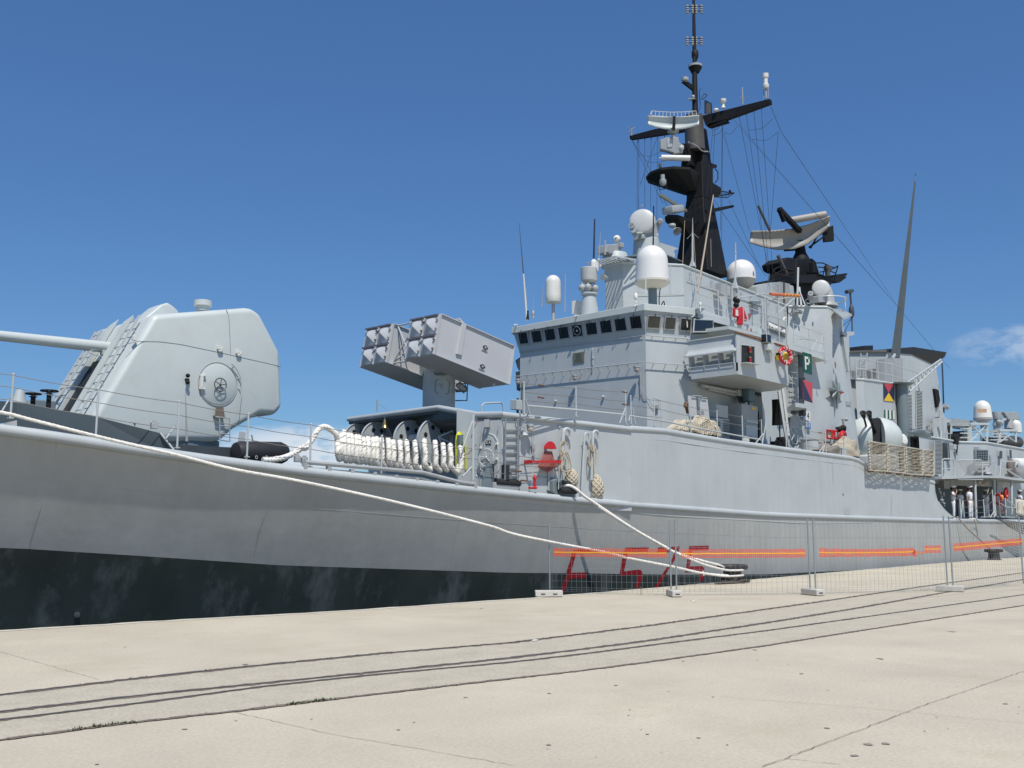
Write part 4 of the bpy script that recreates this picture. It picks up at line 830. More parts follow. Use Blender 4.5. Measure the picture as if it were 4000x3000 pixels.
for k in range(0, 9, 1):
    x0 = 892 + k * 9; spread = (k - 4) * 12; yb = 810 - abs(k - 4) * 14 + random.randint(-10, 10)
    P = [fS(938 + (k - 4) * 7, 590, .12 + .02 * (k % 2)), fS(x0 + spread * .5, 690, .16), fS(x0 + spread, yb - 20, .17), fS(x0 + spread + 12, yb, .17), fS(x0 + spread + 22, yb - 25, .17), fS(x0 + 15 + spread * .5, 690, .13), fS(938 + (k - 4) * 7 + 10, 590, .1)]
    hs_.tube(spline(P, 5), .03, 6)
tag(obj('fire_hose', hs_, HOSE), 'dull red fire hose draped in loops over the bright red rack on the side wall', 'hose')
m = MB(); q = fS(800, 990, .35); m.lathe([(.07, 0), (.07, .03), (.04, .05), (.035, .22), (.05, .24), (.05, .31), (.03, .34), (.02, .38), (0, .39)], q, n=14); m.cyl(q + Z_ * .28, q + Z_ * .28 + Vector((-.1, -.03, 0)), .025); m.tube([q + Vector((-.25, 0, .01)), q + Vector((.05, 0, .01))], .03, 6); obj('hydrant', m, RED, ship)
# fenders and their lines
def fender(f, cx, cy, hgt, wdt, Y, lab, lines):
    c = atY(f, cx, cy, Y); root = thing('rope_fender', lab, 'fender', (c.x, c.y, c.z - hgt / 2), 'woven rope fenders hanging on the side wall')
    m = MB(); prof = [(wdt / 2 * math.sin(math.pi * min(1, (t + .03) / 1.06)) ** .62 * (.86 + .14 * (1 - t)), (t - .5) * hgt) for t in [i / 16 for i in range(17)]]
    m.lathe(prof, c, n=20); obj('fender_core', m, ROPE2, root)
    m = MB()
    for s in (1, -1):
        for k in range(9):
            P = []
            for i in range(26):
                t = i / 25; r = wdt / 2 * math.sin(math.pi * min(1, (t + .03) / 1.06)) ** .62 * (.86 + .14 * (1 - t)) + .008; a = k * 2 * math.pi / 9 + s * t * 3.4
                P.append(c + Vector((math.cos(a) * r, math.sin(a) * r, (t - .5) * hgt)))
            m.tube(P, .016, 5)
    obj('woven_rope', m, mat('fender_weave', (.55, .49, .38), .9, .15, 12), root)
    m = MB()
    for L in lines: m.rope(spline([fS(x, y, o) for x, y, o in L], 6), .018, step=.03)
    obj('lanyard', m, ROPE2, root)
Yf = 18.12
fender('d', 1457, 985, .78, .5, Yf, 'large woven rope fender standing on the deck edge, right of the two', [[(1450, 830, .3), (1440, 700, .2), (1430, 560, .2)], [(1395, 510, .2), (1385, 620, .2), (1395, 755, .2), (1412, 640, .2), (1405, 510, .2)], [(1450, 510, .2), (1462, 640, .2), (1448, 760, .2), (1435, 640, .2), (1420, 510, .2)], [(1392, 540, .22), (1425, 590, .24), (1455, 545, .22)], [(1450, 830, .3), (1440, 865, .32), (1460, 870, .3)]])
fender('d', 1195, 885, .56, .4, 18.08, 'smaller woven rope fender half hidden behind the dark fairlead', [[(1085, 480, .22), (1070, 560, .22), (1090, 700, .22), (1100, 800, .22), (1180, 800, .22), (1190, 740, .22), (1160, 620, .22), (1120, 600, .22), (1080, 780, .22), (1150, 810, .22)], [(1115, 500, .22), (1160, 520, .22), (1150, 590, .22), (1100, 610, .22), (1075, 520, .22), (1100, 480, .22), (1150, 500, .22)], [(1110, 600, .2), (1120, 700, .2), (1140, 790, .2), (1165, 700, .2), (1130, 605, .2)]])
# fairleads, rollers
Yq = lambda X: Ydeck(X) + .3
def dq(x, y, o=0): return atS('d', x, y, lambda X: Yq(X) + o)
m = MB(); m.prism([dq(*p) for p in ((228, 975), (350, 1000), (362, 880), (325, 712), (298, 712), (258, 870))], (0, .06, 0)); m.prism([dq(300, 712), dq(330, 712), dq(362, 880), dq(350, 1000)], (.1, .22, 0)); fl = obj('fairlead_frame', m, MIDG, ship)
m = MB(); m.cyl(dq(342, 1000, .2), dq(342, 725, .2), .05); m.cyl(dq(482, 900), dq(482, 738), .105, n=20); m.cyl(dq(372, 915), dq(630, 935), .095, n=20); obj('guide_roller', m, RUB, fl)
m = MB(); m.prism([dq(*p, -.05) for p in ((356, 920), (630, 945), (626, 1040), (356, 1018))], (0, .3, 0)); obj('roller_box', m, GREY2, fl, bevel=.02)
m = MB(); m.prism([dq(*p) for p in ((515, 740), (530, 745), (565, 900), (520, 905))], (0, .1, 0)); obj('roller_knee', m, MIDG, fl)
m = MB(); m.prism([dq(*p, -.25) for p in ((1000, 900), (1030, 885), (1180, 900), (1200, 930), (1205, 1000), (1245, 1010), (1245, 1088), (1040, 1075), (1000, 1030))], (0, .32, 0)); f2_ = obj('roller_fairlead', m, MIDG, ship, bevel=.03)
m = MB(); m.cyl(dq(1072, 1010, -.33), dq(1240, 1020, -.33), .085, n=20); m.cyl(dq(1058, 970, -.3), dq(1058, 920, -.3), .055); m.cyl(dq(1100, 920, -.3), dq(1180, 940, -.3), .06); obj('fairlead_roller', m, RUB, f2_)
m = MB(); m.prism([dq(*p) for p in ((950, 1035), (1000, 1000), (1020, 1060), (1000, 1075))], (0, .2, 0)); m.prism([dq(*p, -.15) for p in ((1800, 1130), (1860, 1140), (1855, 1182), (1820, 1175))], (0, .1, 0)); m.bar(dq(1620, 1110), dq(1850, 1140), .25, .05); obj('deck_plinth', m, MIDG, ship)
m = MB(); m.prism(YY('z1', 20.9, (1210, 1165), (1480, 1185), (1700, 1195), (1700, 1290), (1210, 1240)), (0, .5, 0)); obj('deck_coaming', m, DARK, ship)
# ================================================================ BRIDGE
XB = 30.55
zR = 10.03
bR = [atZ('z3', 225, 950, zR), atZ('z3', 1365, 740, zR), atZ('z3', 1820, 785, zR)]       # roof rim corners
kL = atX('z3', 285, 1165, XB + .2); kR = atX('z3', 1367, 1020, XB + .2); zK = 8.92
hw_ = (kL.y - kR.y) / 2; kR = Vector((XB + .2, YC - hw_, zK)); kL = Vector((XB + .2, YC + hw_, zK))
FE = Vector((32.5, 20.13, 0))                                                             # after end of the angled facet
def P3(p, z): return Vector((p.x, p.y, z))
base = [kL, kR, FE]
WY = 20.2
m = MB()
lowpoly = [Vector((kL.x, kL.y, 0)), Vector((kR.x, kR.y, 0)), FE, Vector((37.2, WY, 0)), Vector((37.2, 2 * YC - WY, 0)), Vector((FE.x, 2 * YC - FE.y, 0))]
m.col(lowpoly, 4.6, zK)
bridge = obj('bridge', m, GREY, ship)
# window band, leaning outward to the roof rim
rimb = [Vector((bR[0].x + .05, 2 * YC - bR[1].y - .04, zR - .26)), Vector((bR[1].x + .05, bR[1].y + .04, zR - .26)), Vector((bR[2].x, bR[2].y + .04, zR - .26))]
m = MB()
m.add([kL, kR, rimb[1], rimb[0]], [[0, 1, 2, 3]]); m.add([kR, P3(FE, zK), rimb[2], rimb[1]], [[0, 1, 2, 3]])
rr = Vector((rimb[2].x, 2 * YC - rimb[2].y, rimb[2].z)); FEm = Vector((FE.x, 2 * YC - FE.y, zK)); m.add([FEm, kL, rimb[0], rr], [[0, 1, 2, 3]])
m.add([P3(FE, zK), Vector((37.2, WY, zK)), Vector((37.2, WY, zR - .3)), rimb[2]], [[0, 1, 2, 3]])
band = obj('window_band', m, GREY, bridge)
m = MB(); RP = [Vector((bR[1].x, 2 * YC - bR[1].y, 0)), P3(bR[1], 0), P3(bR[2], 0), Vector((38, bR[2].y + .1, 0)), Vector((38, 2 * YC - bR[2].y - .1, 0)), Vector((bR[2].x, 2 * YC - bR[2].y, 0))]
m.col([(p.x, p.y) for p in RP], zR - .27, zR); obj('bridge_roof', m, [PALE], bridge, bevel=.02)
def plane_of(a, b, c): n = (b - a).cross(c - a).normalized(); return n if n.dot(CAM - a) > 0 else -n
NW = plane_of(kL, kR, rimb[1]); NW2 = plane_of(kR, P3(FE, zK), rimb[1])
def win(corners, A, N, glass, extra=None):
    P = [atP('z3', x, y, A + N * .02, N) for x, y in corners]; c = sum(P, Vector()) / 4
    m = MB(); O = [c + (p - c) * 1.2 for p in P]; I = P
    for i in range(4): j = (i + 1) % 4; m.add([O[i], O[j], I[j], I[i]], [[0, 1, 2, 3]]); m.add([O[i], O[j], O[j] - N * .03, O[i] - N * .03], [[0, 1, 2, 3]]); m.add([I[i], I[j], I[j] - N * .015, I[i] - N * .015], [[0, 1, 2, 3]])
    m.add([p - N * .012 for p in I], [[0, 1, 2, 3]], 1)
    # wiper
    t = (P[0] + P[1]) / 2; up = (P[0] - P[3]).normalized(); m.tube([t + up * .12 + N * .03, t + up * .1 + N * .09, t - up * .02 + N * .07], .014, 5, 2); m.tube([t + up * .1 + N * .07, P[3].lerp(P[0], .35) + (P[1] - P[0]) * .2 + N * .04], .008, 4, 2)
    w = obj('window', m, [GREY2, glass, DARK], bridge)
    return P, c
FW = [((272, 1000), (348, 990), (362, 1085), (290, 1092)), ((385, 985), (465, 975), (482, 1070), (402, 1080)), ((500, 970), (582, 958), (598, 1052), (516, 1063)), ((617, 953), (700, 942), (715, 1037), (634, 1048)),
      ((735, 935), (820, 925), (832, 1020), (750, 1030)), ((855, 915), (945, 905), (958, 1003), (872, 1014)), ((978, 897), (1070, 884), (1085, 988), (994, 998)), ((1105, 880), (1195, 868), (1212, 972), (1120, 980)), ((1237, 860), (1328, 848), (1344, 953), (1252, 960))]
for i, c in enumerate(FW):
    P, cc = win(c, kR, NW, GLASS)
    if i == 4:
        m = MB(); M = frame_mtx(cc + NW * .02, (0, 1, 0), NW); m.tube([M @ Vector((math.cos(a) * .17, math.sin(a) * .17, 0)) for a in [k * math.pi / 12 for k in range(24)]], .016, 6, closed=True); m.lathe([(.05, 0), (.04, .03), (0, .035)], cc + NW * .01, NW, 12); obj('clear_view_screen', m, GREY2, bridge)
for c in (((1402, 850), (1505, 856), (1492, 955), (1392, 950)), ((1552, 862), (1638, 868), (1625, 965), (1542, 960)), ((1685, 872), (1770, 880), (1758, 978), (1676, 972))): win(c, kR, NW2, GLASS2)
m = MB(); c = atP('z3', 1735, 915, kR + NW2 * .025, NW2); m.box(c, (.06, .02, .3)); obj('window_sticker', m, WHITE2, bridge)
# handrails with brackets
def stand_rail(P, off, N, br, drop=.12, par=None, r=.02):
    m = MB(); Q = [p + N * off for p in P]; m.tube(Q, r, 6)
    for k in range(br):
        t = (k + .5) / br * (len(P) - 1); i = min(int(t), len(P) - 2); q = P[i].lerp(P[i + 1], t - i); m.tube([q + N * off, q + N * off * .8 - Z_ * drop * .5, q - Z_ * drop], r * .7, 5)
    return obj('wall_handrail', m, GREY, par or bridge)
NX = Vector((-1, 0, 0)); ND = plane_of(P3(kR, 5), P3(FE, 5), P3(kR, 8)); A0 = P3(kR, 5)
def bF(x, y, o=0, f='z3'): return atP(f, x, y, A0 + NX * o, NX)
def bD(x, y, o=0, f='z3'): return atP(f, x, y, A0 + ND * o, ND)
stand_rail([bF(285, 1165), bF(800, 1095), bF(1365, 1020)], .05, NX, 16, .07, r=.012)
stand_rail([bD(1372, 1020), bD(1780, 1055)], .1, ND, 4)
stand_rail([bF(260, 1378), bF(1368, 1252)], .16, NX, 14, .16)
stand_rail([bD(1372, 1255), bD(1790, 1285)], .16, ND, 4, .2)
for y0, y1, yd in ((1420, 1300, 1330), (1475, 1345, 1375)):
    pass
m = MB(); m.box((0, 0, 0), (.56, .42, .03)); c = bF(796, 1210, .02); M = frame_mtx(c, (0, -1, 0), NX); m.xf(M); pq = obj('bronze_plaque', m, mat('aged_bronze', (.20, .20, .13), .5, .15, 12, metal=.3), bridge, bevel=.008)
m = MB()
for k in range(8):
    w_ = random.uniform(.22, .44); mb2 = MB(); mb2.box((0, .155 - k * .042, .017), (w_, .014, .004)); mb2.xf(M); m.add(mb2.v, mb2.f)
obj('engraved_lines', m, DARK, pq)
m = MB(); q = bF(918, 1150, .12); m.tube([bF(915, 1130, .02), bF(918, 1135, .1), bF(922, 1280, .1)], .018, 6); m.sph(bF(925, 1215, .1), .04, 8); obj('small_bracket', m, GREY, bridge)
for x, y in ((1007, 1548), (595, 1585)): m = MB(); m.sph(bF(x, y, .05), .055, 12); obj('wall_boss', m, GREY, bridge)
lamp(bF(765, 1385, .25), bridge, .1); lamp(bF(1298, 1310, .3), bridge, .12); lamp(bF(272, 1420, .2), bridge, .1)
m = MB(); m.tube(spline([bF(1325, 1340, .1), bF(1335, 1450, .05), bD(1375, 1530, .05), bD(1440, 1630, .08), bD(1470, 1640, .08)], 5), .011, 5); m.tube([bF(1330, 1330, .06), bF(1332, 1530, .06)], .02, 6); m.box(bD(1470, 1635, .08), (.14, .12, .12)); m.tube(spline([bD(1455, 1600, .08), bD(1475, 1590, .08), bD(1490, 1620, .08), bD(1480, 1680, .08)], 5), .012, 5); obj('lamp_cable', m, GREY2, bridge)
for x, y, A_ in ((258, 935, 0), (780, 858, 0), (1300, 770, 0)):
    q = atX('z3', x, y, bR[1].x - .02); m = MB(); m.tube([q + Vector((.08, 0, .05)), q + Vector((-.07, 0, .05)), q + Vector((-.1, .03, 0)), q + Vector((-.08, .07, -.05))], .028, 7); obj('drain_spout', m, WHITE2, bridge)
for i in range(9):
    q = atX('z3', 330 + i * 118, 955 - i * 15.5, bR[1].x + .03); m = MB(); m.sph(q + Vector((0, 0, -.12)), .02, 6); obj('washer_jet', m, GREY2, bridge)
for i in range(3):
    q = bD(1410 + i * 150, 835 + i * 10, .3); m = MB(); m.tube([q, q + Vector((-.02, -.06, .08))], .012, 5); obj('washer_jet', m, GREY2, bridge)
# port side lamp at far edge of the bridge front
m = MB(); m.prism([bF(250, 1235, 0), bF(282, 1210, 0), bF(290, 1330, 0), bF(268, 1300, 0)], (.2, 0, 0)); m.prism([bF(252, 1335, 0), bF(290, 1325, 0), bF(285, 1500, 0), bF(262, 1490, 0)], (.2, 0, 0)); obj('port_wing_edge', m, DARK, bridge)
m = MB(); m.prism([bF(205, 1572, 1.2), bF(262, 1572, 1.2), bF(262, 1659, 1.2), bF(205, 1659, 1.2)], (.35, 0, 0)); obj('port_locker', m, GREY, ship, bevel=.02)
m = MB(); m.tube([bF(270, 1740, 1.0), bF(270, 1560, 1.0)], .05, 8); m.tube([bF(305, 1690, .6), bF(308, 1430, .6)], .03, 6); obj('port_pole', m, DARK, ship)
# ---- bridge wing
wz0, wz1 = 7.19, 8.68; XW = 31.84; XA = 35.78
wp = [Vector((XW, SIDE, 0)), Vector((XA, SIDE, 0)), Vector((36.8, 18.83, 0)), Vector((36.8, WY, 0)), Vector((32.5, WY - .07, 0)), Vector((XW, 19.85, 0))]
m = MB(); m.col([(p.x, p.y) for p in wp], wz0, wz0 + .12)
def vw(a, b, z0, z1, t=.05):
    a = Vector((a[0], a[1], 0)); b = Vector((b[0], b[1], 0)); n = Vector((-(b - a).y, (b - a).x, 0)).normalized() * t
    m.prism([P3(a, z0), P3(b, z0), P3(b, z1), P3(a, z1)], n)
vw((XW, SIDE), (XA, SIDE), wz0 + .12, wz1); vw((XA, SIDE), (36.8, 18.83), wz0 + .12, wz1 - .1); vw((36.8, 18.83), (36.8, WY), wz0 + .12, wz1 - .1)
# forward face with air deflector: plate at lower part, vertical fins, curved scoop above
f0 = lambda x, y, o=0: atX('z4', x, y, XW - o)
m.prism([P3(Vector((XW, SIDE, 0)), wz0 + .12), P3(Vector((XW, 19.85, 0)), wz0 + .12), P3(Vector((XW, 19.95, 0)), 7.62), P3(Vector((XW, SIDE, 0)), 7.62)], (.05, 0, 0))
m.prism([Vector((XW + .35, SIDE + .05, 7.55)), Vector((XW + .35, 19.95, 7.55)), Vector((XW + .35, 19.95, 8.4)), Vector((XW + .35, SIDE + .05, 8.4))], (.05, 0, 0))
wing = obj('bridge_wing', m, GREY, bridge)
m = MB()
prof = [(-.12, 8.04), (-.08, 8.12), (.02, 8.2), (.08, 8.32), (.08, 8.66)]; vs = []
for Y in (SIDE + .0, SIDE + .25, 19.0, 20.0): vs += [Vector((XW + dx - (.0 if Y > 18 else -.06), Y, z)) for dx, z in prof]
n = len(prof); m.add(vs, [[i * n + j, (i + 1) * n + j, (i + 1) * n + j + 1, i * n + j + 1] for i in range(3) for j in range(n - 1)], 0, True); m.bar((XW - .13, SIDE, 8.04), (XW - .13, 20.05, 8.04), .05, .05); m.bar((XW + .06, SIDE, 8.67), (XW + .06, 20.0, 8.67), .05, .04)
obj('spray_deflector', m, GREY, wing)
for y in (18.0, 18.62, 19.25, 19.86):
    m = MB(); m.prism([Vector((XW + .3, y, 8.1)), Vector((XW - .1, y, 8.06)), Vector((XW - .02, y, 7.5)), Vector((XW, y, 7.3)), Vector((XW + .3, y, 7.6))], (0, .03, 0)); obj('deflector_fin', m, GREY, wing)
m = MB(); m.tube([Vector((XW - .06, 18.0, 7.62)), Vector((XW - .06, 20.2, 7.62))], .012, 5); obj('deflector_bar', m, GREY, wing)
for y in (18.3, 18.92, 19.55): m = MB(); m.prism([Vector((XW + .28, y - .18, 8.02)), Vector((XW + .28, y + .18, 8.02)), Vector((XW + .2, y + .18, 7.9)), Vector((XW + .2, y - .18, 7.9))], (.02, 0, .0)); obj('drip_flange', m, PALE, wing)
# navigation light recess
def w4(x, y, o=0): return atY('z4', x, y, SIDE - o)
m = MB(); P = [w4(*p, .0) for p in ((648, 655), (766, 672), (768, 832), (648, 815))]; m.prism([p + Vector((0, -.01, 0)) for p in P], (0, .005, 0)); nv = obj('navigation_light_recess', m, SOOT, wing)
m = MB(); m.tube([p + Vector((0, -.015, 0)) for p in P], .018, 5, closed=True); m.bar(P[3] + Vector((0, -.12, 0)), P[2] + Vector((0, -.12, 0)), .24, .03); obj('recess_frame', m, GREY, nv)
for x, y in ((730, 700), (730, 790)):
    q = w4(x, y, .09); m = MB(); m.lathe([(.07, -.11), (.075, -.08), (.045, -.07)], q, n=16); m.lathe([(.045, .07), (.07, .08), (.06, .12), (.02, .14)], q, n=16); l = obj('navigation_lantern', m, BRASS, nv)
    m = MB(); m.cyl(q - Z_ * .07, q + Z_ * .075, .055, n=16); obj('red_lens', m, mat('red_lens', (.30, .02, .03), .15, .1, 5), l)
# teak capping and lamps on the wing
m = MB(); m.bar(atY('a', 1200, 1310, SIDE + .02), atY('a', 1695, 1465, SIDE + .02), .12, .04); m.bar(atY('a', 1880, 1508, SIDE + .02), atY('a', 2105, 1580, SIDE + .02), .12, .04); obj('wooden_capping', m, WOOD, wing)
q = w4(868, 605, .12); m = MB(); m.box(q, (.34, .24, .34)); sb = obj('searchlight', m, GREY2, wing, bevel=.03); m = MB(); m.box(q + Vector((-.175, 0, 0)), (.01, .2, .29)); m.box(q + Vector((0, -.125, 0)), (.28, .01, .28)); obj('searchlight_glass', m, GLASS, sb)
m = MB(); m.box(w4(885, 680, .12), (.34, .2, .22)); m.box(w4(905, 712, .1), (.16, .12, .14)); m.tube([w4(925, 620, .1), w4(930, 745, .1)], .02, 6); m.tube(spline([w4(905, 720, .1), w4(912, 800, .05), w4(900, 860, .02)], 4), .008, 4); obj('lamp_box', m, PALE, wing, bevel=.015)
# side window and open door between bridge facet and the deck above
m = MB(); y_ = 19.95
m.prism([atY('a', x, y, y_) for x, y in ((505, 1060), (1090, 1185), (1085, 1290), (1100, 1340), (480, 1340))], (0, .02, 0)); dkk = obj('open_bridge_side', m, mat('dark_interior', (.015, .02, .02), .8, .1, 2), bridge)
m = MB(); P = [atY('a', x, y, y_ - .06) for x, y in ((495, 1095), (815, 1105), (818, 1310), (480, 1312))]; m.tube(P, .035, 6, closed=True); fr = obj('side_window_frame', m, GREY, bridge)
m = MB(); m.add([p + Vector((0, -.01, 0)) for p in P], [[0, 1, 2, 3]]); obj('side_window_pane', m, GLASS, fr)
# fascia of the deck over the wing and small dark light bracket
zU = 9.3
ue = [atZ('a', x, y, zU) for x, y in ((1090, 1205), (1680, 1360))] + [atZ('b', 100, 1465, zU), atZ('b', 400, 1565, zU), atZ('z4', 1400, 772, zU)]
m = MB(); m.prism([atY('a', x, y, y_ - .05) for x, y in ((540, 985), (1080, 1085), (1092, 1205), (505, 1048))], (0, .3, 0)); obj('roof_fascia', m, GREY, bridge)
m = MB(); P = [atY('a', x, y, 19.75) for x, y in ((548, 905), (685, 905), (580, 1000), (565, 1045), (548, 985))]; m.prism(P, (0, .1, 0)); obj('antenna_bracket', m, MIDG, bridge)
m = MB(); q = atY('a', 598, 850, 19.75); m.cyl(q - Z_ * .25, q, .03); m.lathe([(.035, -.02), (.05, .0), (.05, .08), (.03, .12), (0, .125)], q, n=12); obj('gps_antenna', m, WHITE2, bridge)
# upper deck platform (walkway) edge, its slab
m = MB(); q5 = [Vector((p.x, p.y, zU)) for p in ue]; inn = [Vector((p.x, 22.4, zU)) for p in ue[::-1]]; inn[-1].x = 32.8; m.hexa([p - Z_ * .13 for p in q5 + inn], q5 + inn); wk = obj('upper_walkway', m, PALE, ship)
# walls behind / below the wing and along to the star
m = MB()
def wl(pts, zz0, zz1):
    for a, b in zip(pts, pts[1:]): m.add([P3(a, zz0), P3(b, zz0), P3(b, zz1), P3(a, zz1)], [[0, 1, 2, 3]])
m.add([Vector((37.15, WY - .01, 4.6)), Vector((37.2, 19.8, 4.6)), Vector((37.2, 19.85, zU)), Vector((37.15, WY, zU))], [[0, 1, 2, 3]])
cb = atY('e', 1330, 1380, 19.8); ct = atY('b', 1020, 1659, 19.95); cT = atZ('b', 1020, 880, 12.35); cL = atZ('b', 350, 870, 12.45); cRt = atZ('b', 1150, 945, 12.3)
lowR = Vector((45.3, 19.8, 4.4)); lowT = Vector((45.75, 20.0, zU))
m.add([Vector((37.2, 19.8, 4.4)), lowR, lowT, Vector((37.2, 19.95, zU))], [[0, 1, 2, 3]])
# upper block with narrow front, angled facets, side, then the wider tall block
u0 = atZ('n', 0, 1135, 12.7); u1 = Vector((33.15, 23.85, 12.7)); u2 = Vector((35.28, 22.25, 12.7)); u3 = Vector((44.5, 22.2, 12.5))
def quad(a, b, za, zb, ta=None, tb=None, da=0, db=0): m.add([Vector((a.x + da, a.y - db, za)), Vector((b.x + da, b.y - db, za)), Vector((b.x, b.y, tb)), Vector((a.x, a.y, ta))], [[0, 1, 2, 3]])
mu1 = mirror(u1); mu2 = mirror(u2)
quad(mu1, u1, 9.3, 0, 12.7, 12.7); quad(u1, u2, 9.3, 0, 12.7, 12.7); quad(u2, u3, 9.3, 0, 12.7, 12.5); quad(mu1, mu2, 9.3, 0, 12.7, 12.7)
tT = cT; fL = atP('b', 350, 870, u3, Vector((0, 1, 0)))
m.add([Vector((44.3, 22.2, zU)), lowT, tT, fL], [[0, 1, 2, 3]])
rb_ = [atY('b', x, y, tT.y + .25) for x, y in ((1150, 945), (1400, 1659))] + [atY('e', 1340, 500, 20.2)]
aR = Vector((cRt.x, cRt.y, 12.3)); aB = Vector((46.8, 20.0, 4.4)); aE = atY('z4', 1590, 890, 20.6)
aR2 = atY('b', 1288, 1085, 21.0); aR2.z = max(aR2.z, 11.2); kR2 = atY('z4', 1592, 890, 21.1); Bb = Vector((46.9, 19.85, 4.4))
m.add([tT, aR, Bb, lowR, lowT], [[0, 1, 2, 3, 4]])
m.add([aR, Vector((aR2.x, aR2.y, 12.2)), kR2, Vector((49.2, 21.4, 4.4)), Bb], [[0, 1, 2, 4], [2, 3, 4]])
sup = obj('superstructure', m, GREY, ship)
m = MB(); m.add([u1, u2, fL, tT, aR, Vector((aR.x + 2, aR.y + 2.2, 12.3)), mirror(Vector((aR.x + 2, aR.y + 2.2, 12.3))), mirror(fL), mirror(u2), mirror(u1)], [list(range(10))]); obj('top_deck', m, DECK, ship)
m = MB(); m.tube([mu2, mu1, u1, u2, fL], .055, 8, smooth=False); m.tube([fL, tT, aR], .06, 8, smooth=False); obj('roof_coaming', m, PALE, sup)
# dorade bracket platform grating on the narrow front
m = MB()
gA = atZ('z3', 960, 412, 12.7); gB = atZ('z3', 1208, 385, 12.7)
for k in range(9):
    t = k / 8; a = Vector((32.2, 23.55, 12.68)).lerp(Vector((32.2, 24.9, 12.68)), t); b = Vector((33.3, a.y, 12.68)); m.bar(a, b, .05, .03)
m.bar((32.2, 23.5, 12.68), (32.2, 24.95, 12.68), .05, .06); m.bar((32.2, 23.5, 12.68), (34.0, 22.9, 12.68), .05, .06)
for k in range(6): a = Vector((32.4 + k * .26, 23.5 - k * .06, 12.68)); m.bar(a, Vector((33.2 + k * .26, 23.9 - k * .25, 12.68)), .04, .03)
obj('grating_platform', m, GREY, sup)
m = MB(); m.cyl(atY('z3', 1040, 520, 23.0), atY('z3', 1000, 512, 23.0), .06, .12); obj('loud_hailer', m, GREY2, sup)
# fire-fighting signal panels on the tall wall
def sW(f, x, y, o=0.0): return atY(f, x, y, 19.78 - o)
def panel(f, pts, mt, nm, o=.03, parent=None, th=.02, lab=None):
    m = MB(); m.prism([sW(f, x, y, o) for x, y in pts], (0, th, 0)); return obj(nm, m, mt, parent or sup, label=lab)
gp_ = panel('z4', ((1185, 717), (1262, 740), (1266, 918), (1190, 892)), GREEN, 'letter_flag_panel', .75)
pl = [((1202, 755), (1212, 757), (1218, 872), (1207, 869)), ((1212, 757), (1238, 763), (1239, 782), (1213, 776)), ((1232, 763), (1243, 770), (1246, 815), (1235, 815)), ((1214, 808), (1240, 814), (1236, 832), (1215, 827))]
m = MB()
for P in pl: m.prism([sW('z4', x, y, .756) for x, y in P], (0, .004, 0))
m.v = m.v; obj('letter', m, WHITE2, gp_)
def tri(f, pts, mt, par, o=.037): mm = MB(); mm.prism([sW(f, x, y, o) for x, y in pts], (0, .003, 0)); obj('colour_field', mm, mt, par)
fz = panel('z4', ((1187, 960), (1268, 985), (1270, 1160), (1192, 1132)), PINK, 'diagonal_flag_panel', .75); tri('z4', ((1187, 962), (1270, 1158), (1194, 1131)), NAVY, fz, .757)
m = MB(); n4 = panel('z4', ((1212, 1225), (1251, 1233), (1252, 1316), (1213, 1307)), WHITE2, 'number_sign')
t = text_mb('4', .42); M = frame_mtx(sW('z4', 1232, 1272, .037), (1, 0, 0), (0, -1, 0)); t.xf(M); obj('digit', t, BLACK, n4)
bs = panel('z4', ((1214, 1320), (1256, 1330), (1257, 1385), (1216, 1376)), WHITE2, 'pictogram_sign')
m = MB()
for i in range(3):
    for j in range(3):
        x = 1219 + i * 13; y = 1326 + j * 15 + i * 3; mm = sW('z4', x + 5, y + 6, .038); m.prism([mm + Vector((math.cos(a) * .055, 0, math.sin(a) * .055)) for a in [k * 1.047 for k in range(6)]], (0, .003, 0))
m.prism([sW('z4', x, y, .038) for x, y in ((1216, 1366), (1257, 1375), (1257, 1385), (1216, 1376))], (0, .003, 0)); obj('blue_symbols', m, BLUE, bs)
b2s = panel('z4', ((1185, 1268), (1208, 1272), (1209, 1304), (1186, 1298)), BLUE, 'small_blue_sign')
for k in range(2): mm = MB(); mm.prism([sW('z4', x, y, .037) for x, y in ((1189, 1277 + k * 11), (1205, 1280 + k * 11), (1205, 1284 + k * 11), (1189, 1281 + k * 11))], (0, .003, 0)); obj('sign_line', mm, WHITE2, b2s)
# compass-star ornament
sc = sW('e', 1205, 335, .02); tips = [(1165, 15), (1245, 200), (1325, 368), (1250, 508), (1182, 690), (1112, 450), (1028, 298), (1098, 148)]
tp = [sW('e', x, y, .05) for x, y in tips]; ctr = sW('e', 1210, 330, .2); m = MB()
inner = [sc.lerp((tp[i] + tp[(i + 1) % 8]) / 2, .6) for i in range(8)]
for i in range(8):
    a = inner[i - 1]; b = inner[i]; m.add([ctr, a, tp[i]], [[0, 1, 2]], 0); m.add([ctr, tp[i], b], [[0, 1, 2]], 2 if i == 2 else (1 if i % 2 == 0 else 0))
m.add(inner, [list(range(8))], 0)
obj('compass_star', m, [mat('star_green_grey', (.21, .26, .25), .45, .05, 3), mat('star_dark_grey', (.12, .15, .15), .45, .05, 3), mat('star_red', (.55, .08, .03), .5, .05, 3)], sup)
m = MB(); q = atY('z4', 1465, 830, 19.85); m.prism([q + Vector((-.06, 0, .1)), q + Vector((.0, 0, .17)), q + Vector((.08, 0, .02)), q + Vector((.02, 0, -.18)), q + Vector((-.05, 0, -.08))], (0, -.02, 0)); obj('small_badge', m, HOSE, sup)
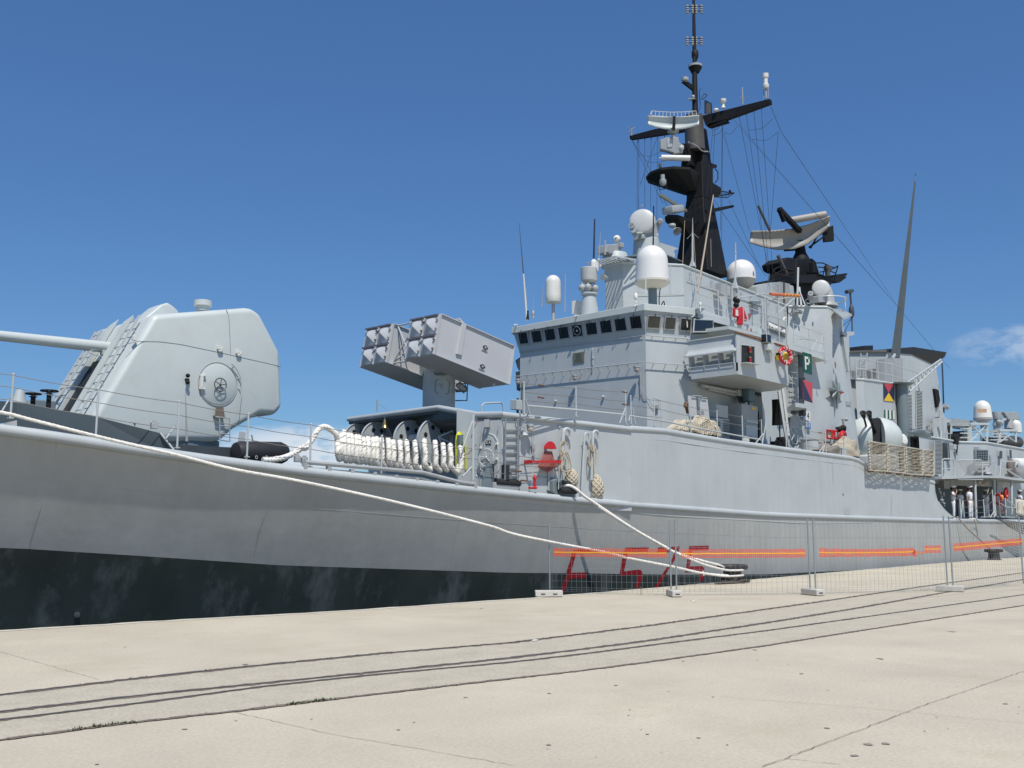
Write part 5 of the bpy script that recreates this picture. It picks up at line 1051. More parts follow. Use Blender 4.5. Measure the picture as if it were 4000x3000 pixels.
# pilot ladder and pipes beside P panel
m = MB()
for k in range(10):
    y = 700 + k * 48; a = sW('z4', 1088, y, .15); b = sW('z4', 1140, y + 10, .15); m.tube([a + Vector((0, .13, 0)), a, b, b + Vector((0, .13, 0))], .013, 5)
m.tube([sW('z4', 1085, 690, .1), sW('z4', 1100, 1130, .1)], .012, 5); obj('wall_ladder', m, PALE, sup)
m = MB(); m.prism([sW('z4', x, y, .25) for x, y in ((1150, 715), (1182, 720), (1190, 1170), (1160, 1160))], (0, .04, 0)); m.tube([sW('z4', 1185, 720, .2), sW('z4', 1192, 1170, .2)], .03, 6); obj('cable_trunk', m, DARK, sup)
m = MB(); m.tube([sW('z4', 1190, 940, .2), sW('z4', 1193, 1150, .2)], .035, 6)
for y in (950, 1060, 1080): m.box(sW('z4', 1192, y, .22), (.1, .1, .1))
obj('valve_stack', m, RUST, sup)
m = MB(); P = [sW('z4', x, y, o) for x, y, o in ((1045, 1205, .0), (1120, 1158, .7), (1215, 1168, .7), (1210, 1200, .7), (1120, 1175, .7), (1050, 1215, .0))]; m.prism([sW('z4', 1048, 1200, .1), sW('z4', 1120, 1155, .75), sW('z4', 1218, 1170, .75), sW('z4', 1215, 1190, .1)], (0, 0, -.18)); obj('door_canopy', m, GREY, sup)
m = MB(); m.prism([sW('z4', x, y, .02) for x, y in ((1068, 1330), (1085, 1275), (1110, 1270), (1150, 1285), (1195, 1500), (1068, 1500))], (0, -.04, 0)); dd = obj('side_door', m, GREY2, sup); hw(sW('z4', 1107, 1440, .2), .42, (0, -1, 0), PALE, dd, 4, .018, tx=.75)
m = MB(); m.box(sW('z4', 1180, 1230, .3), (.25, .25, .4)); m.tube([sW('z4', 1090, 1240, .3), sW('z4', 1190, 1235, .3)], .04, 6); m.box(sW('z4', 1110, 1240, .25), (.25, .2, .15)); obj('fire_pump', m, DARK, sup, bevel=.03)
# small things on the tall wall
q = sW('z4', 1135, 350, -.3); 
for f, x, y in (('b', 628, 1130), ('b', 778, 1135), ('b', 325, 1040), ('b', 50, 1040)):
    p = atP(f, x, y, tT, plane_of(fL, lowT, tT)); d_ = (CAM - p).normalized(); m = MB(); m.tube([p, p + d_ * .1, p + d_ * .1 - Z_ * .15], .025, 6); obj('wall_hook', m, MIDG, sup)
NT = plane_of(fL, lowT, tT)
def tW(f, x, y, o=0): return atP(f, x, y, tT + NT * o, NT)
m = MB(); m.box(tW('b', 505, 960, .3), (.35, .3, .12)); m.sph(tW('b', 565, 970, .3), .1, 10); m.box(tW('b', 490, 945, .25), (.3, .2, .14)); m.tube([tW('b', 330, 890, .1), tW('b', 440, 915, .2), tW('b', 560, 880, .2)], .02, 6); m.tube(spline([tW('b', 440, 980, .1), tW('b', 425, 1060, .1), tW('b', 455, 1110, .1), tW('b', 480, 1060, .1)], 5), .014, 5); lg = obj('floodlight', m, GREY2, sup)
m = MB(); pts = [tW('b', 622 + 84 * math.cos(a) , 1550 + 78 * math.sin(a), .03) for a in [k * math.pi / 12 for k in range(24)]]; m.add(pts, [list(range(24))]); m.prism(pts, NT * .02); obj('round_vent_cover', m, mat('vent_mesh_grey', (.14, .15, .16), .6, .1, 8), sup)
m = MB(); c = atY('z4', 1580, 1160, 20.0)
m.prism([atY('z4', x, y, 19.9) for x, y in ((1560, 1145), (1608, 1148), (1608, 1180), (1562, 1180))], (0, .3, 0)); obj('small_grey_box', m, GREY2, sup)
# grille shelf and outrigger with lamp pole at the after corner
m = MB(); gs = [atZ('b', x, y, 12.0) for x, y in ((1125, 950), (1250, 930), (1440, 1020), (1290, 1090), (1125, 1030))]
gs = [atY('b', 1130, 945, 20.35), atY('b', 1250, 928, 21.0), atY('b', 1442, 1020, 20.2), atY('b', 1290, 1085, 19.6)]
for k in range(12): t = k / 11; m.bar(gs[0].lerp(gs[1], t) if 0 else gs[0].lerp(gs[3], t), gs[1].lerp(gs[2], t), .05, .12)
m.tube(gs, .03, 5, closed=True); obj('grille_shelf', m, GREY, sup)
m = MB(); P = [atY('b', x, y, 20.6) for x, y in ((1290, 1310), (1490, 1305), (1490, 1365), (1375, 1388), (1290, 1360))]; m.prism(P, (0, .5, 0)); m.prism([atY('b', x, y, 20.6) for x, y in ((1300, 1380), (1395, 1385), (1410, 1659), (1320, 1659))], (0, .4, 0)); obj('outrigger_shelf', m, GREY, sup)
m = MB(); m.prism([atY('z4', x, y, 20.4) for x, y in ((1535, 590), (1585, 590), (1588, 890), (1578, 880))], (0, .5, 0)); obj('outrigger_knee', m, GREY, sup)
m = MB(); Y0 = 20.7; m.tube([atY('b', 1455, 1310, Y0), atY('b', 1450, 1050, Y0)], .035, 6); m.lathe([(.05, 0), (.14, .15), (.13, .5), (.06, .7)], atY('b', 1447, 1040, Y0) - Z_ * .1, n=12); m.tube([atY('b', 1440, 900, Y0), atY('b', 1420, 620, Y0)], .05, 6); m.cyl(atY('b', 1355, 622, Y0), atY('b', 1452, 600, Y0), .1); m.tube([atY('b', 1325, 1305, Y0), atY('b', 1445, 1075, Y0)], .02, 5); m.tube([atY('b', 1300, 1200, Y0), atY('b', 1440, 1080, Y0)], .015, 5); obj('wind_sensor_pole', m, DARK, ship)
# rails on the upper walkway and bridge roof
def rl(f, tops, Y, z0, wires=(0.5, 1.0), par=None, rigid=True, nm='guardrail', zf=None):
    P = []
    for x, y in tops: q = atY(f, x, y, Y); P.append((Vector((q.x, q.y, z0 if zf is None else zf(q.x))), q))
    return guardrail(P, wires, par or wk, .02, .008, GREY, WIRE, rigid, name=nm)
rl('a', ((510, 465), (905, 605), (1185, 780)), 20.1, 9.95, (.33, .66, 1))
rl('a', ((1340, 855), (1720, 1000), (1955, 1080), (2085, 1135)), 19.2, zU)
rl('b', ((0, 1020), (310, 1130)), 19.25, zU); rl('b', ((435, 1175), (705, 1265), (960, 1350)), 19.3, 9.0, (.33, .66, 1))
m = MB(); m.tube([atY('b', 505, 1570, 19.3), atY('b', 515, 1435, 19.3), atY('b', 850, 1445, 19.6)], .02, 6)
for x0, y0, x1, y1 in ((960, 1350, 860, 1659), (850, 1440, 750, 1640), (955, 1480, 890, 1659), (965, 1620, 940, 1659)): m.tube([atY('b', x0, y0, 19.3), atY('b', x1, y1, 19.3)], .018, 5)
obj('inclined_ladder_rail', m, GREY, wk)
# tubular frame with the red-painted boom
m = MB()
fr_ = lambda f, x, y, Y=19.3: atY(f, x, y, Y)
m.tube([fr_('a', 1235, 725), fr_('a', 1710, 655), fr_('a', 1945, 745), fr_('b', 480, 695, 19.3)], .025, 6); m.tube([fr_('a', 1355, 760, 20.3), fr_('a', 1600, 775, 20.1), fr_('a', 1945, 745)], .022, 6)
m.tube([fr_('a', 1710, 655), fr_('a', 1722, 1340)], .03, 6); m.tube([fr_('a', 1945, 745), fr_('a', 1965, 1440)], .03, 6); m.tube([fr_('b', 480, 695), fr_('b', 180, 990)], .028, 6); m.tube([fr_('a', 1740, 770), fr_('a', 1760, 1350, 19.5)], .02, 6)
obj('awning_frame', m, GREY, wk)
m = MB(); a, b = fr_('a', 1810, 658, 19.35), fr_('b', 545, 688, 19.3); m.cyl(a, b, .07, .06); bo = obj('red_boom', m, mat('faded_orange_red', (.55, .14, .06), .6, .15, 5), wk)
m = MB()
for k in range(5): q = a.lerp(b, .45 + k * .12); m.cyl(q, q + (b - a) * .02, .074)
obj('yellow_ring', m, YEL2, bo)
# life jacket and buoy rack in red on the walkway
m = MB(); P = [(1290, 900), (1330, 870), (1360, 910), (1420, 1090), (1400, 1130), (1345, 1100), (1340, 1195), (1300, 1190), (1260, 1170), (1275, 1060), (1205, 1045), (1205, 890), (1235, 890), (1240, 1020), (1285, 1010)]
m.prism([atY('a', x, y, 19.9) for x, y in P], (0, .14, 0)); tag(obj('life_vest', m, RED, bevel=.03, seg=3), 'bright red life vest and rack hanging on the upper walkway behind the bridge', 'life vest')
m = MB(); m.prism([atY('a', x, y, 19.85) for x, y in ((1220, 930), (1255, 930), (1255, 1035), (1220, 1030))], (0, .03, 0)); obj('white_marker', m, WHITE2, wk)
m = MB(); m.prism([atY('a', x, y, 19.8) for x, y in ((1435, 990), (1495, 995), (1450, 1110))], (0, .03, 0)); m.prism([atY('a', x, y, 19.8) for x, y in ((1480, 1240), (1500, 1310), (1468, 1305))], (0, .03, 0)); obj('red_pennant_board', m, HOSE, wk)
for x, y, r in ((1215, 755, .13), (1245, 780, .1), (1218, 850, .12)): m = MB(); m.sph(atY('a', x, y, 19.6), r, 12); obj('horn_speaker', m, BLACK, wk)
m = MB(); q = atY('a', 960, 580, 21.9); m.box(q, (.5, .25, .5)); m.box(atY('a', 1180, 650, 21.9), (.25, .25, .55)); m.tube([atY('a', 1030, 490, 21.8), atY('a', 1055, 480, 21.8), atY('a', 1060, 700, 21.8)], .03, 6); m.tube([atY('a', 1150, 520, 21.6), atY('a', 1160, 900, 21.4), atY('a', 1145, 1190, 21.2)], .03, 6); m.tube([atY('a', 1130, 520, 21.8), atY('a', 1135, 700, 21.8)], .02, 6); obj('switch_boxes', m, GREY2, sup)
m = MB(); m.prism([atY('a', x, y, 21.8) for x, y in ((1005, 640), (1060, 645), (1060, 680), (1010, 670))], (0, .03, 0)); obj('warning_plate', m, YEL2, sup)
m = MB(); P = [atY('a', x, y, 22.18) for x, y in ((1500, 850), (1655, 850), (1655, 1340), (1500, 1330))]; m.tube([P[0], P[1], P[2], P[3]], .014, 5, closed=True); dr_ = obj('upper_door', m, MIDG, sup); m = MB(); m.prism([atY('a', x, y, 22.15) for x, y in ((1445, 790), (1600, 788), (1600, 830), (1465, 845))], (0, -.15, 0)); obj('door_hood', m, MIDG, dr_)
m = MB(); m.prism([atY('a', x, y, 22.15) for x, y in ((1765, 1120), (2075, 1240), (2075, 1400), (1765, 1270))], (0, .02, 0)); m2 = obj('equipment_recess', m, mat('recess_grey', (.13, .145, .15), .6, .2, 6), sup)
m = MB()
for k in range(13): x = 1790 + k * 22; y = 1150 + k * 10; m.tube([atY('a', x, y, 22.05), atY('a', x + 8, y + 40 + 30 * random.random(), 22.0)], .03, 5)
obj('signal_halyard_cleats', m, WHITE2, m2)
m = MB(); m.tube(spline([atY('a', 2030, 1130, 21.8), atY('a', 2050, 1070, 21.8), atY('a', 2080, 1065, 21.8)], 6), .04, 6); obj('white_hose_loop', m, WHITE2, sup)
# fittings row under the coaming
for k in range(11):
    t = (k + .5) / 11; q = u2.lerp(fL, t) - Z_ * .3; m = MB(); m.tube([q + Vector((0, -.02, .08)), q + Vector((0, -.12, .02)), q + Vector((0, -.06, -.08))], .018, 5); obj('coaming_hook', m, GREY2, sup)
m = MB(); m.tube([u2 + Vector((.2, -.05, -.6)), Vector((42, u2.y - .05, 12.0))], .014, 5); m.tube([Vector((33.6, 23.4, 11.4)), u2 + Vector((0, -.02, -1.3))], .01, 5); obj('wall_conduit', m, GREY2, sup)
# recess under the wing: cabinets, doors, pipes
def r0(x, y, o=0): return atY('c', x, y, WY - o)
m = MB(); m.prism([r0(*p, .0) for p in ((1680, 600), (1950, 640), (1965, 1330), (1680, 1290))], (0, -.03, 0)); obj('recess_door', m, GREY, bridge)
m = MB(); m.prism([r0(*p, 1.0) for p in ((1315, 555), (1595, 610), (1595, 1290), (1320, 1250))], (0, .95, 0)); cb_ = obj('tall_cabinet', m, GREY2, ship, bevel=.015); 
m = MB(); m.prism([r0(*p, 1.02) for p in ((1485, 620), (1550, 633), (1550, 672), (1485, 660))], (0, .01, 0)); obj('yellow_label', m, YEL2, cb_)
m = MB(); m.prism([r0(*p, 1.03) for p in ((1395, 835), (1598, 870), (1598, 910), (1395, 875))], (0, .02, 0)); m.prism([r0(*p, 1.03) for p in ((1390, 930), (1590, 950), (1592, 1270), (1392, 1230))], (0, .02, 0)); obj('cabinet_door', m, PALE, cb_)
m = MB(); m.tube([r0(1215, 750, .6), r0(1205, 1200, .6)], .05, 8); obj('rusty_pipe', m, RUST, ship)
m = MB(); m.prism([r0(*p, .75) for p in ((870, 570), (1080, 600), (1085, 815), (915, 790))], (0, .7, 0)); m.prism([r0(*p, .72) for p in ((870, 800), (1105, 830), (1110, 1160), (880, 1130))], (0, .65, 0)); ac = obj('ventilation_unit', m, GREY, ship, bevel=.01)
for X0, X1 in ((878, 945), (1000, 1105)):
    for k in range(11):
        y = 850 + k * 26; m = MB(); m.prism([r0(*p, .735) for p in ((X0, y), (X1, y + 8), (X1, y + 20), (X0, y + 12))], (0, .01, 0)); obj('louver_slot', m, SOOT, ac)
m = MB(); m.prism([r0(*p, 1.1) for p in ((395, 420), (530, 450), (545, 805), (410, 790))], (0, .05, 0)); m.prism([r0(*p, 1.1) for p in ((600, 470), (730, 490), (765, 840), (610, 815))], (0, .05, 0)); bsd = obj('binocular_sight', m, WARM, ship, bevel=.015)
m = MB(); m.tube([r0(455, 420, 1.15), r0(630, 435, 1.15), r0(630, 460, 1.15), r0(712, 460, 1.15), r0(712, 480, 1.15)], .02, 5); m.cyl(r0(580, 460, .9), r0(590, 820, .9), .05); m.box(r0(585, 720, 1.0), (.3, .2, .16)); m.tube([r0(545, 790, 1), r0(570, 850, 1), r0(640, 850, 1), r0(625, 790, 1)], .016, 5); obj('sight_mount', m, GREY2, bsd)
m = MB(); m.cyl(r0(350, 560, 1.2), r0(380, 720, 1.1), .07, .05); m.sph(r0(355, 570, 1.2), .09, 10); m.sph(r0(340, 600, 1.2), .07, 8); obj('swivel_lamp', m, RUST, ship)
m = MB(); m.cyl(r0(625, 250, .25), r0(1230, 365, .25), .07); m.cyl(r0(740, 310, .2), r0(1220, 420, .2), .05); m.box(r0(1240, 380, .25), (.3, .25, .25)); obj('stowed_tube', m, GREY, bridge)
m = MB(); q = r0(1435, 420, .55); m.box(q, (.5, .35, .55)); hv = obj('blue_winch_box', m, mat('blue_grey_box', (.10, .17, .21), .5, .08, 4), ship, bevel=.08, seg=3); m = MB(); m.lathe([(.3, 0), (.32, .05), (0, .06)], q + Vector((-.1, .3, -.05)), (0, -1, 0), 20); m.tube([q - Z_ * .25, q - Z_ * .55], .04, 6); obj('round_mount', m, DARK, hv)
m = MB(); m.tube(spline([r0(1520, 380, .5), r0(1600, 380, .4), r0(1640, 430, .3), r0(1610, 560, .2), r0(1600, 900, .2), r0(1620, 1280, .2)], 5), .035, 6); m.tube(spline([r0(1520, 420, .5), r0(1570, 400, .4), r0(1600, 450, .2), r0(1590, 900, .15)], 5), .025, 6); m.tube([r0(1650, 340, .1), r0(1725, 400, .1)], .07, 6); obj('cable_bundle', m, BLACK, bridge)
m = MB(); m.cyl(r0(1390, 1195, 1.6), r0(1440, 1195, 1.6), .14); m.lathe([(.14, 0), (.12, .3), (.08, .32)], r0(1440, 1195, 1.6), (1, 0, 0), 14); m.cyl(r0(1455, 1130, 1.6), r0(1455, 1240, 1.6), .09); m.sph(r0(1500, 1200, 1.6), .12, 10); obj('small_winch', m, BLACK, ship)
m = MB(); m.lathe([(.13, 0), (0, .01)], r0(1390, 1195, 1.62), (-1, -.3, 0), 18); obj('winch_end', m, WHITE2, ship)
m = MB(); m.box(r0(1640, 1265, 1.3), (1.6, .5, .03)); m.prism([r0(*p, .04) for p in ((1745, 1250), (1900, 1265), (1900, 1320), (1745, 1300))], (0, .01, 0)); obj('deck_grating', m, DARK, ship)
# davit / life raft arm after the recess
m = MB()
for x0, x1 in ((1955, 2075), (2020, 2125)):
    m.bar(atY('c', x0, 350 if x0 < 2000 else 300, 18.9), atY('c', x1, 1120, 18.5), .09, .09)
m.bar(atY('c', 2075, 1120, 18.5), atY('c', 2140, 1370, 18.4), .09, .09); dv = obj('davit_arm', m, GREY2, ship)
m = MB(); m.prism([atY('c', x, y, 18.9) for x, y in ((1952, 480), (1995, 700), (2035, 930), (1955, 930), (1958, 690))], (0, .3, 0)); m.prism([atY('c', x, y, 18.7) for x, y in ((1965, 1205), (2040, 1215), (2075, 1130), (2080, 1340), (1965, 1350))], (0, .4, 0)); m.tube([atY('c', 1970, 930, 18.7), atY('c', 1975, 1205, 18.7)], .03, 5); obj('davit_weight', m, BLACK, dv)
m = MB(); P = spline([atY('e', x, y, 18.4) for x, y in ((340, 1180), (355, 1290), (400, 1350), (460, 1360), (485, 1320))], 5); m.tube(P, [.1 - .05 * abs(k / len(P) - .5) for k in range(len(P))], 8); m.tube(spline([atY('e', x, y, 18.3) for x, y in ((525, 1290), (500, 1340), (525, 1395))], 5), .04, 6); obj('davit_hook', m, GREY2, dv)
m = MB(); P = [atY('e', x, y, 19.0) for x, y in ((355, 70), (440, 190), (360, 205))]; m.tube(P, .04, 5, closed=True); m.tube([atY('e', 365, 80, 18.9), atY('e', 400, 170, 18.9)], .02, 5); obj('triangular_bracket', m, PALE, sup)
# 01 deck guardrails with posts along the flush side edge
def g1(f, posts, wires, rigid=False, hz=None, nm='guardrail'):
    P = []
    for (bx, by), (tx, ty) in posts:
        b = atY(f, bx, by, SIDE + .12); t = atY(f, tx, ty, SIDE + .12); P.append((Vector((b.x, b.y, b.z)), Vector((b.x, b.y, t.z))))
    return guardrail(P, wires, ship, .022, .009, GREY, WIRE, rigid, name=nm)
g1('z3', (((325, 1700), (338, 1435)), ((775, 1720), (778, 1475)), ((1205, 1790), (1212, 1510))), (.45, .72, 1.0))
g1('d', (((1840, 300), (1848, 0)), ((2172, 345), (2168, 45))), (.4, .7, 1))
g1('c', (((-190, 960), (-185, 480)), ((440, 1110), (440, 620)), ((900, 1185), (900, 700)), ((1335, 1245), (1340, 795)), ((1670, 1300), (1740, 870))), (.3, .68, 1))
g1('e', (((320, 1360), (325, 890)), ((670, 1410), (672, 1025)), ((1005, 1450), (1000, 1075)), ((1325, 1500), (1310, 1140))), (.3, .68, 1))
m = MB()
for f, p, q in (('d', (700, 30), (745, 195)), ('d', (1780, 120), (1715, 285)), ('d', (1855, 120), (1885, 295)), ('c', (1690, 1080), (1530, 1280)), ('c', (1735, 880), (1665, 1290)), ('e', (975, 1280), (850, 1440)), ('e', (975, 1280), (935, 1450)), ('e', (325, 1000), (365, 1370))): m.tube([atY(f, *p, SIDE + .1), atY(f, *q, SIDE + .1)], .022, 6)
obj('rail_braces', m, GREY, ship)
m = MB(); m.tube([atY('d', 720, 97, SIDE + .12), atY('d', 1240, 140, SIDE + .12), atY('d', 1740, 190, SIDE + .12), atY('d', 1775, 205, SIDE + .12), atY('d', 1780, 280, SIDE + .12)], .03, 7); m.tube([atY('d', 1815, 260, SIDE + .12), atY('d', 1825, 205, SIDE + .12), atY('d', 2212, 265, SIDE + .12), atY('c', 430, 960, SIDE + .12), atY('c', 1640, 1185, SIDE + .12)], .028, 7); obj('lower_tube_rail', m, GREY, ship)
m = MB()
for f, x, y in (('z3', 475, 1450), ('z3', 1195, 1508), ('z3', 470, 1555), ('z3', 1195, 1615), ('d', 620, 805), ('d', 680, 905), ('e', 900, 1065), ('e', 900, 1240)): q = atY(f, x, y, SIDE + .12); m.cyl(q - Vector((.12, 0, 0)), q + Vector((.12, 0, 0)), .025)
obj('wire_tensioners', m, RUST, ship)
# ================================================================ MASTS, AERIALS, FUNNEL, AFTER PART
mst = lambda x, y, Y=YC: atY('t', x, y, Y)
def sq(c, s): return [c + Vector((-s, -s, 0)), c + Vector((s, -s, 0)), c + Vector((s, s, 0)), c + Vector((-s, s, 0))]
m = MB(); c0 = mst(633, 1560); c1 = mst(625, 1130); c2 = mst(622, 930); c3 = mst(608, 720)
m.hexa(sq(c0, .92), sq(c1, .46)); m.hexa(sq(c1, .46), sq(c2, .40)); m.hexa(sq(c2 + Vector((.15, 0, 0)), .38), sq(c3 + Vector((.25, 0, 0)), .26))
fm = obj('fore_mast', m, BLACK, ship, bevel=.02, seg=1)
m = MB(); m.cyl(mst(600, 850), mst(590, 655), .47, .45, 28); obj('mast_trunk', m, BROWNG, fm)
m = MB(); a = mst(600, 660); b = mst(590, -60); m.tube([a, a.lerp(b, .42)], [.15, .12], 12); m.tube([a.lerp(b, .42), b], [.10, .06], 10)
m.lathe([(.08, -.3), (.17, -.1), (.17, .15), (.08, .3)], mst(599, 310), n=12); obj('pole_mast', m, BLACK, fm)
for y in (45, 225):
    for dx, w_ in ((-46, 10), (42, 10), (-14, 16), (10, 14)):
        p = mst(596 + dx * .9, y - 18); q = mst(596 + dx * .9, y + 32); m = MB(); m.bar(p, q, .05 if abs(dx) > 20 else .09, .05, (1, 0, 0))
        for k in range(4): r = p.lerp(q, (k + .5) / 4); m.box(r, (.12, .12, .035), .8)
        obj('dipole_array', m, GREY2, fm)
    m = MB(); 
    for yy in (y - 8, y + 18): m.tube([mst(552, yy), mst(640, yy)], .02, 5)
    obj('aerial_bracket', m, BLACK, fm)
m = MB(); c = mst(600, 382); m.lathe([(.28, 0), (.34, .02), (.34, .12), (.28, .14)], c, n=24); obj('ring_aerial', m, GREY2, fm); m = MB(); m.lathe([(.2, -.25), (.33, 0), (0, .001)], c, n=16); obj('ring_aerial_bracket', m, BLACK, fm)
m = MB(); c = mst(543, 458); m.lathe([(.13, 0), (.17, .03), (.17, .17), (.12, .2), (0, .2)], c, n=18); obj('drum_aerial', m, GREY2, fm); m = MB(); m.prism([mst(530, 462), mst(560, 460), mst(610, 495), mst(605, 520)], (0, .1, 0)); obj('drum_aerial_arm', m, BLACK, fm)
m = MB(); m.sph(mst(588, 545), .09, 10); m.lathe([(.16, 0), (.05, .08)], mst(588, 562), n=10); m.tube([mst(556, 556), mst(610, 560)], .025, 5); obj('mast_light', m, GREY2, fm)
m = MB(); m.tube(spline([mst(632, 560), mst(650, 530), mst(665, 540), mst(640, 560)], 5), .02, 5); m.tube([mst(655, 640), mst(655, 565), mst(690, 585), mst(692, 640)], .03, 5); m.tube(spline([mst(612, 640), mst(628, 600), mst(622, 520), mst(632, 500)], 5), .018, 5); obj('mast_cabling', m, BLACK, fm)
m = MB(); m.prism([mst(664, 572), mst(688, 590), mst(690, 640), mst(664, 640)], (0, .1, 0)); obj('flag_locker_plate', m, BROWNG, fm)
# yard
XY = 40.0; yx = lambda x, y: atX('t', x, y, XY)
m = MB(); m.prism([yx(*p) for p in ((640, 652), (1018, 557), (1022, 582), (700, 700), (668, 716), (655, 700))], (.22, 0, 0)); m.prism([yx(*p) for p in ((230, 765), (370, 728), (560, 690), (560, 735), (232, 785))], (.22, 0, 0)); m.prism([yx(*p) for p in ((672, 700), (770, 672), (778, 684), (672, 716))], (.3, 0, 0)); yd = obj('yardarm', m, BLACK, fm)
for i, (x0, y0) in enumerate(((277, 783), (315, 775), (351, 768), (388, 760), (427, 752), (845, 642), (888, 628), (930, 612), (972, 597))): m = MB(); a = yx(x0, y0); m.tube([a, a - Z_ * .22], [.03, .012], 5); obj('halyard_block', m, BLACK, yd)
m = MB(); c = yx(1000, 556); m.tube([c, c + Z_ * .5], .05, 6)
for dx in (-.12, .12): m.tube([c + Vector((0, dx, 0)), c + Vector((0, dx, .55))], .018, 5)
obj('aerial_cage', m, GREY2, yd)
m = MB(); m.lathe([(.12, .5), (.15, .58), (.15, .68), (.10, .72), (.10, .98), (.14, 1.02), (.15, 1.2), (0, 1.21)], c, n=16); obj('white_pole_aerial', m, WHITE2, yd)
m = MB(); c = yx(758, 610); m.lathe([(.1, 0), (.1, .05), (.07, .1), (.07, .22), (.13, .28), (.15, .36), (.15, .44), (0, .44)], c, n=16); obj('cup_aerial', m, WHITE2, yd)
m = MB(); c = yx(718, 622); m.sph(c, .14, 12, sc=(1, 1, .7)); obj('small_dome', m, WHITE2, yd)
m = MB(); c = yx(868, 590); m.tube([c, c + Z_ * .85], .03, 6)
for k in range(4): a = k * 1.57; m.tube([c + Z_ * .4, c + Vector((math.cos(a) * .3, math.sin(a) * .3, .28))], .01, 4)
obj('crossed_whip', m, GREY2, yd)
m = MB(); c = yx(240, 765); m.cyl(c, c + Z_ * .4, .05, .035, 8)
for k in range(8): a = k * .785; m.tube([c + Z_ * .38, c + Vector((math.cos(a) * .2, math.sin(a) * .2, .45))], .008, 4); m.tube([c + Z_ * .36, c + Vector((math.cos(a) * .2, math.sin(a) * .2, .12))], .008, 4)
obj('discone_aerial', m, GREY2, yd)
# curved air-search radar on its forward bracket
D0 = Vector((38.3, YC, 20.5)); ND_ = Vector((-.80, -.58, -.12)).normalized()
def dsh(x, y, o=0): return atP('m', x, y, D0 + ND_ * o, ND_)
m = MB(); NU = 22; NV = 6; vs = []
for i in range(NU + 1):
    u = i / NU * 2 - 1; x = 800 + u * 445; yt = 250 - 22 * u * u * (1 if u < 0 else 1.4) + 0; yb = 474 - 88 * u * u
    for j in range(NV + 1):
        v = j / NV; vs.append(dsh(x, yt + (yb - yt) * v, .30 * u * u + .12 * (2 * v - 1) ** 2))
k = NV + 1; m.add(vs, [[i * k + j, (i + 1) * k + j, (i + 1) * k + j + 1, i * k + j + 1] for i in range(NU) for j in range(NV)], 0, True)
ra = obj('search_radar', m, [PALE], fm); sd_ = ra.modifiers.new('s', 'SOLIDIFY'); sd_.thickness = .04
m = MB(); T1 = [dsh(430 + 760 * i / 12, 145 + 22 * math.sin(math.pi * i / 12), .1) for i in range(13)]; T2 = [dsh(420 + 780 * i / 12, 222 + 30 * math.sin(math.pi * i / 12), .15) for i in range(13)]; m.tube(T1, .014, 5); m.tube(T2, .016, 5); m.tube([T1[0], dsh(395, 205, .2), T2[0]], .014, 5)
for a, b in zip(T1, T2): m.tube([a, b], .01, 4)
m.add([T2[i] for i in range(13)] + [dsh(430 + 760 * i / 12, 222 + 38 * math.sin(math.pi * i / 12), -.05) for i in range(13)], [[i, i + 1, 14 + i, 13 + i] for i in range(12)]); obj('radar_truss', m, WHITE2, ra)
m = MB(); m.prism([dsh(*p, .35) for p in ((790, 235), (835, 235), (832, 480), (770, 480), (785, 350))], ND_ * -.05); obj('feed_horn', m, BLACK, ra)
m = MB(); m.lathe([(.12, 0), (.28, .1), (.28, .14), (.1, .2)], dsh(795, 545, -.05), n=18); m.prism([dsh(*p, .1) for p in ((570, 640), (680, 605), (880, 600), (900, 700), (985, 740), (960, 860), (840, 880), (720, 835), (570, 800))], ND_ * -.5); m.cyl(dsh(800, 560), dsh(800, 660), .1); gb = obj('radar_gearbox', m, GREY2, ra, bevel=.04, seg=2)
m = MB(); m.prism([dsh(*p, .13) for p in ((690, 640), (780, 620), (780, 770), (690, 780))], ND_ * -.1); m.sph(dsh(935, 790, .05), .13, 12); m.cyl(dsh(820, 800), dsh(820, 900), .05); obj('gearbox_cover', m, GREY, gb, bevel=.02)
m = MB(); m.cyl(dsh(590, 955, 0), dsh(1090, 965, 0), .135, n=20); m.cyl(dsh(555, 962), dsh(600, 962), .03); obj('iff_bar_aerial', m, WHITE2, ra)
m = MB(); m.prism([mst(*p) for p in ((530, 808), (560, 812), (640, 842), (672, 850), (668, 870), (640, 880), (600, 950), (570, 930), (575, 880), (530, 860))], (0, .5, 0)); obj('radar_bracket', m, BLACK, fm)
m = MB(); m.tube(spline([mst(560, 800, 23.9), mst(605, 820, 23.9), mst(640, 850, 23.9), mst(680, 855, 23.9)], 5), .03, 6); obj('bracket_pipe', m, GREY2, fm)
# platforms
def plat(pts, z, th, low, lp, nm, mt=BLACK):
    P = [atZ('t', x, y, z) for x, y in pts]; c = atY('t', lp[0], lp[1], YC); m = MB(); m.hexa([p - Z_ * th for p in P], P)
    Q = [Vector((p.x, p.y, z - th)) for p in P]; Q2 = [Vector((c.x + (p.x - c.x) * .3, c.y + (p.y - c.y) * .3, z - th - low)) for p in P]; m.hexa(Q2, Q); return obj(nm, m, mt, fm)
zp1 = mst(600, 985).z; plat([(322, 995), (345, 968), (405, 945), (480, 936), (570, 942), (640, 985), (700, 1030), (745, 1058), (742, 1085), (650, 1040), (560, 1062), (490, 1058), (400, 1032), (335, 1020)], zp1, .12, .75, (620, 1080), 'upper_platform')
zp2 = mst(560, 1245).z; plat([(428, 1222), (445, 1210), (500, 1210), (600, 1245), (640, 1268), (620, 1300), (540, 1262), (470, 1252), (432, 1242)], zp2, .1, .6, (600, 1330), 'navigation_platform')
m = MB(); m.prism([mst(*p) for p in ((620, 920), (680, 915), (722, 930), (722, 945), (700, 950), (700, 1040), (620, 1040))], (0, .9, 0)); obj('mast_cabinet', m, BLACK, fm)
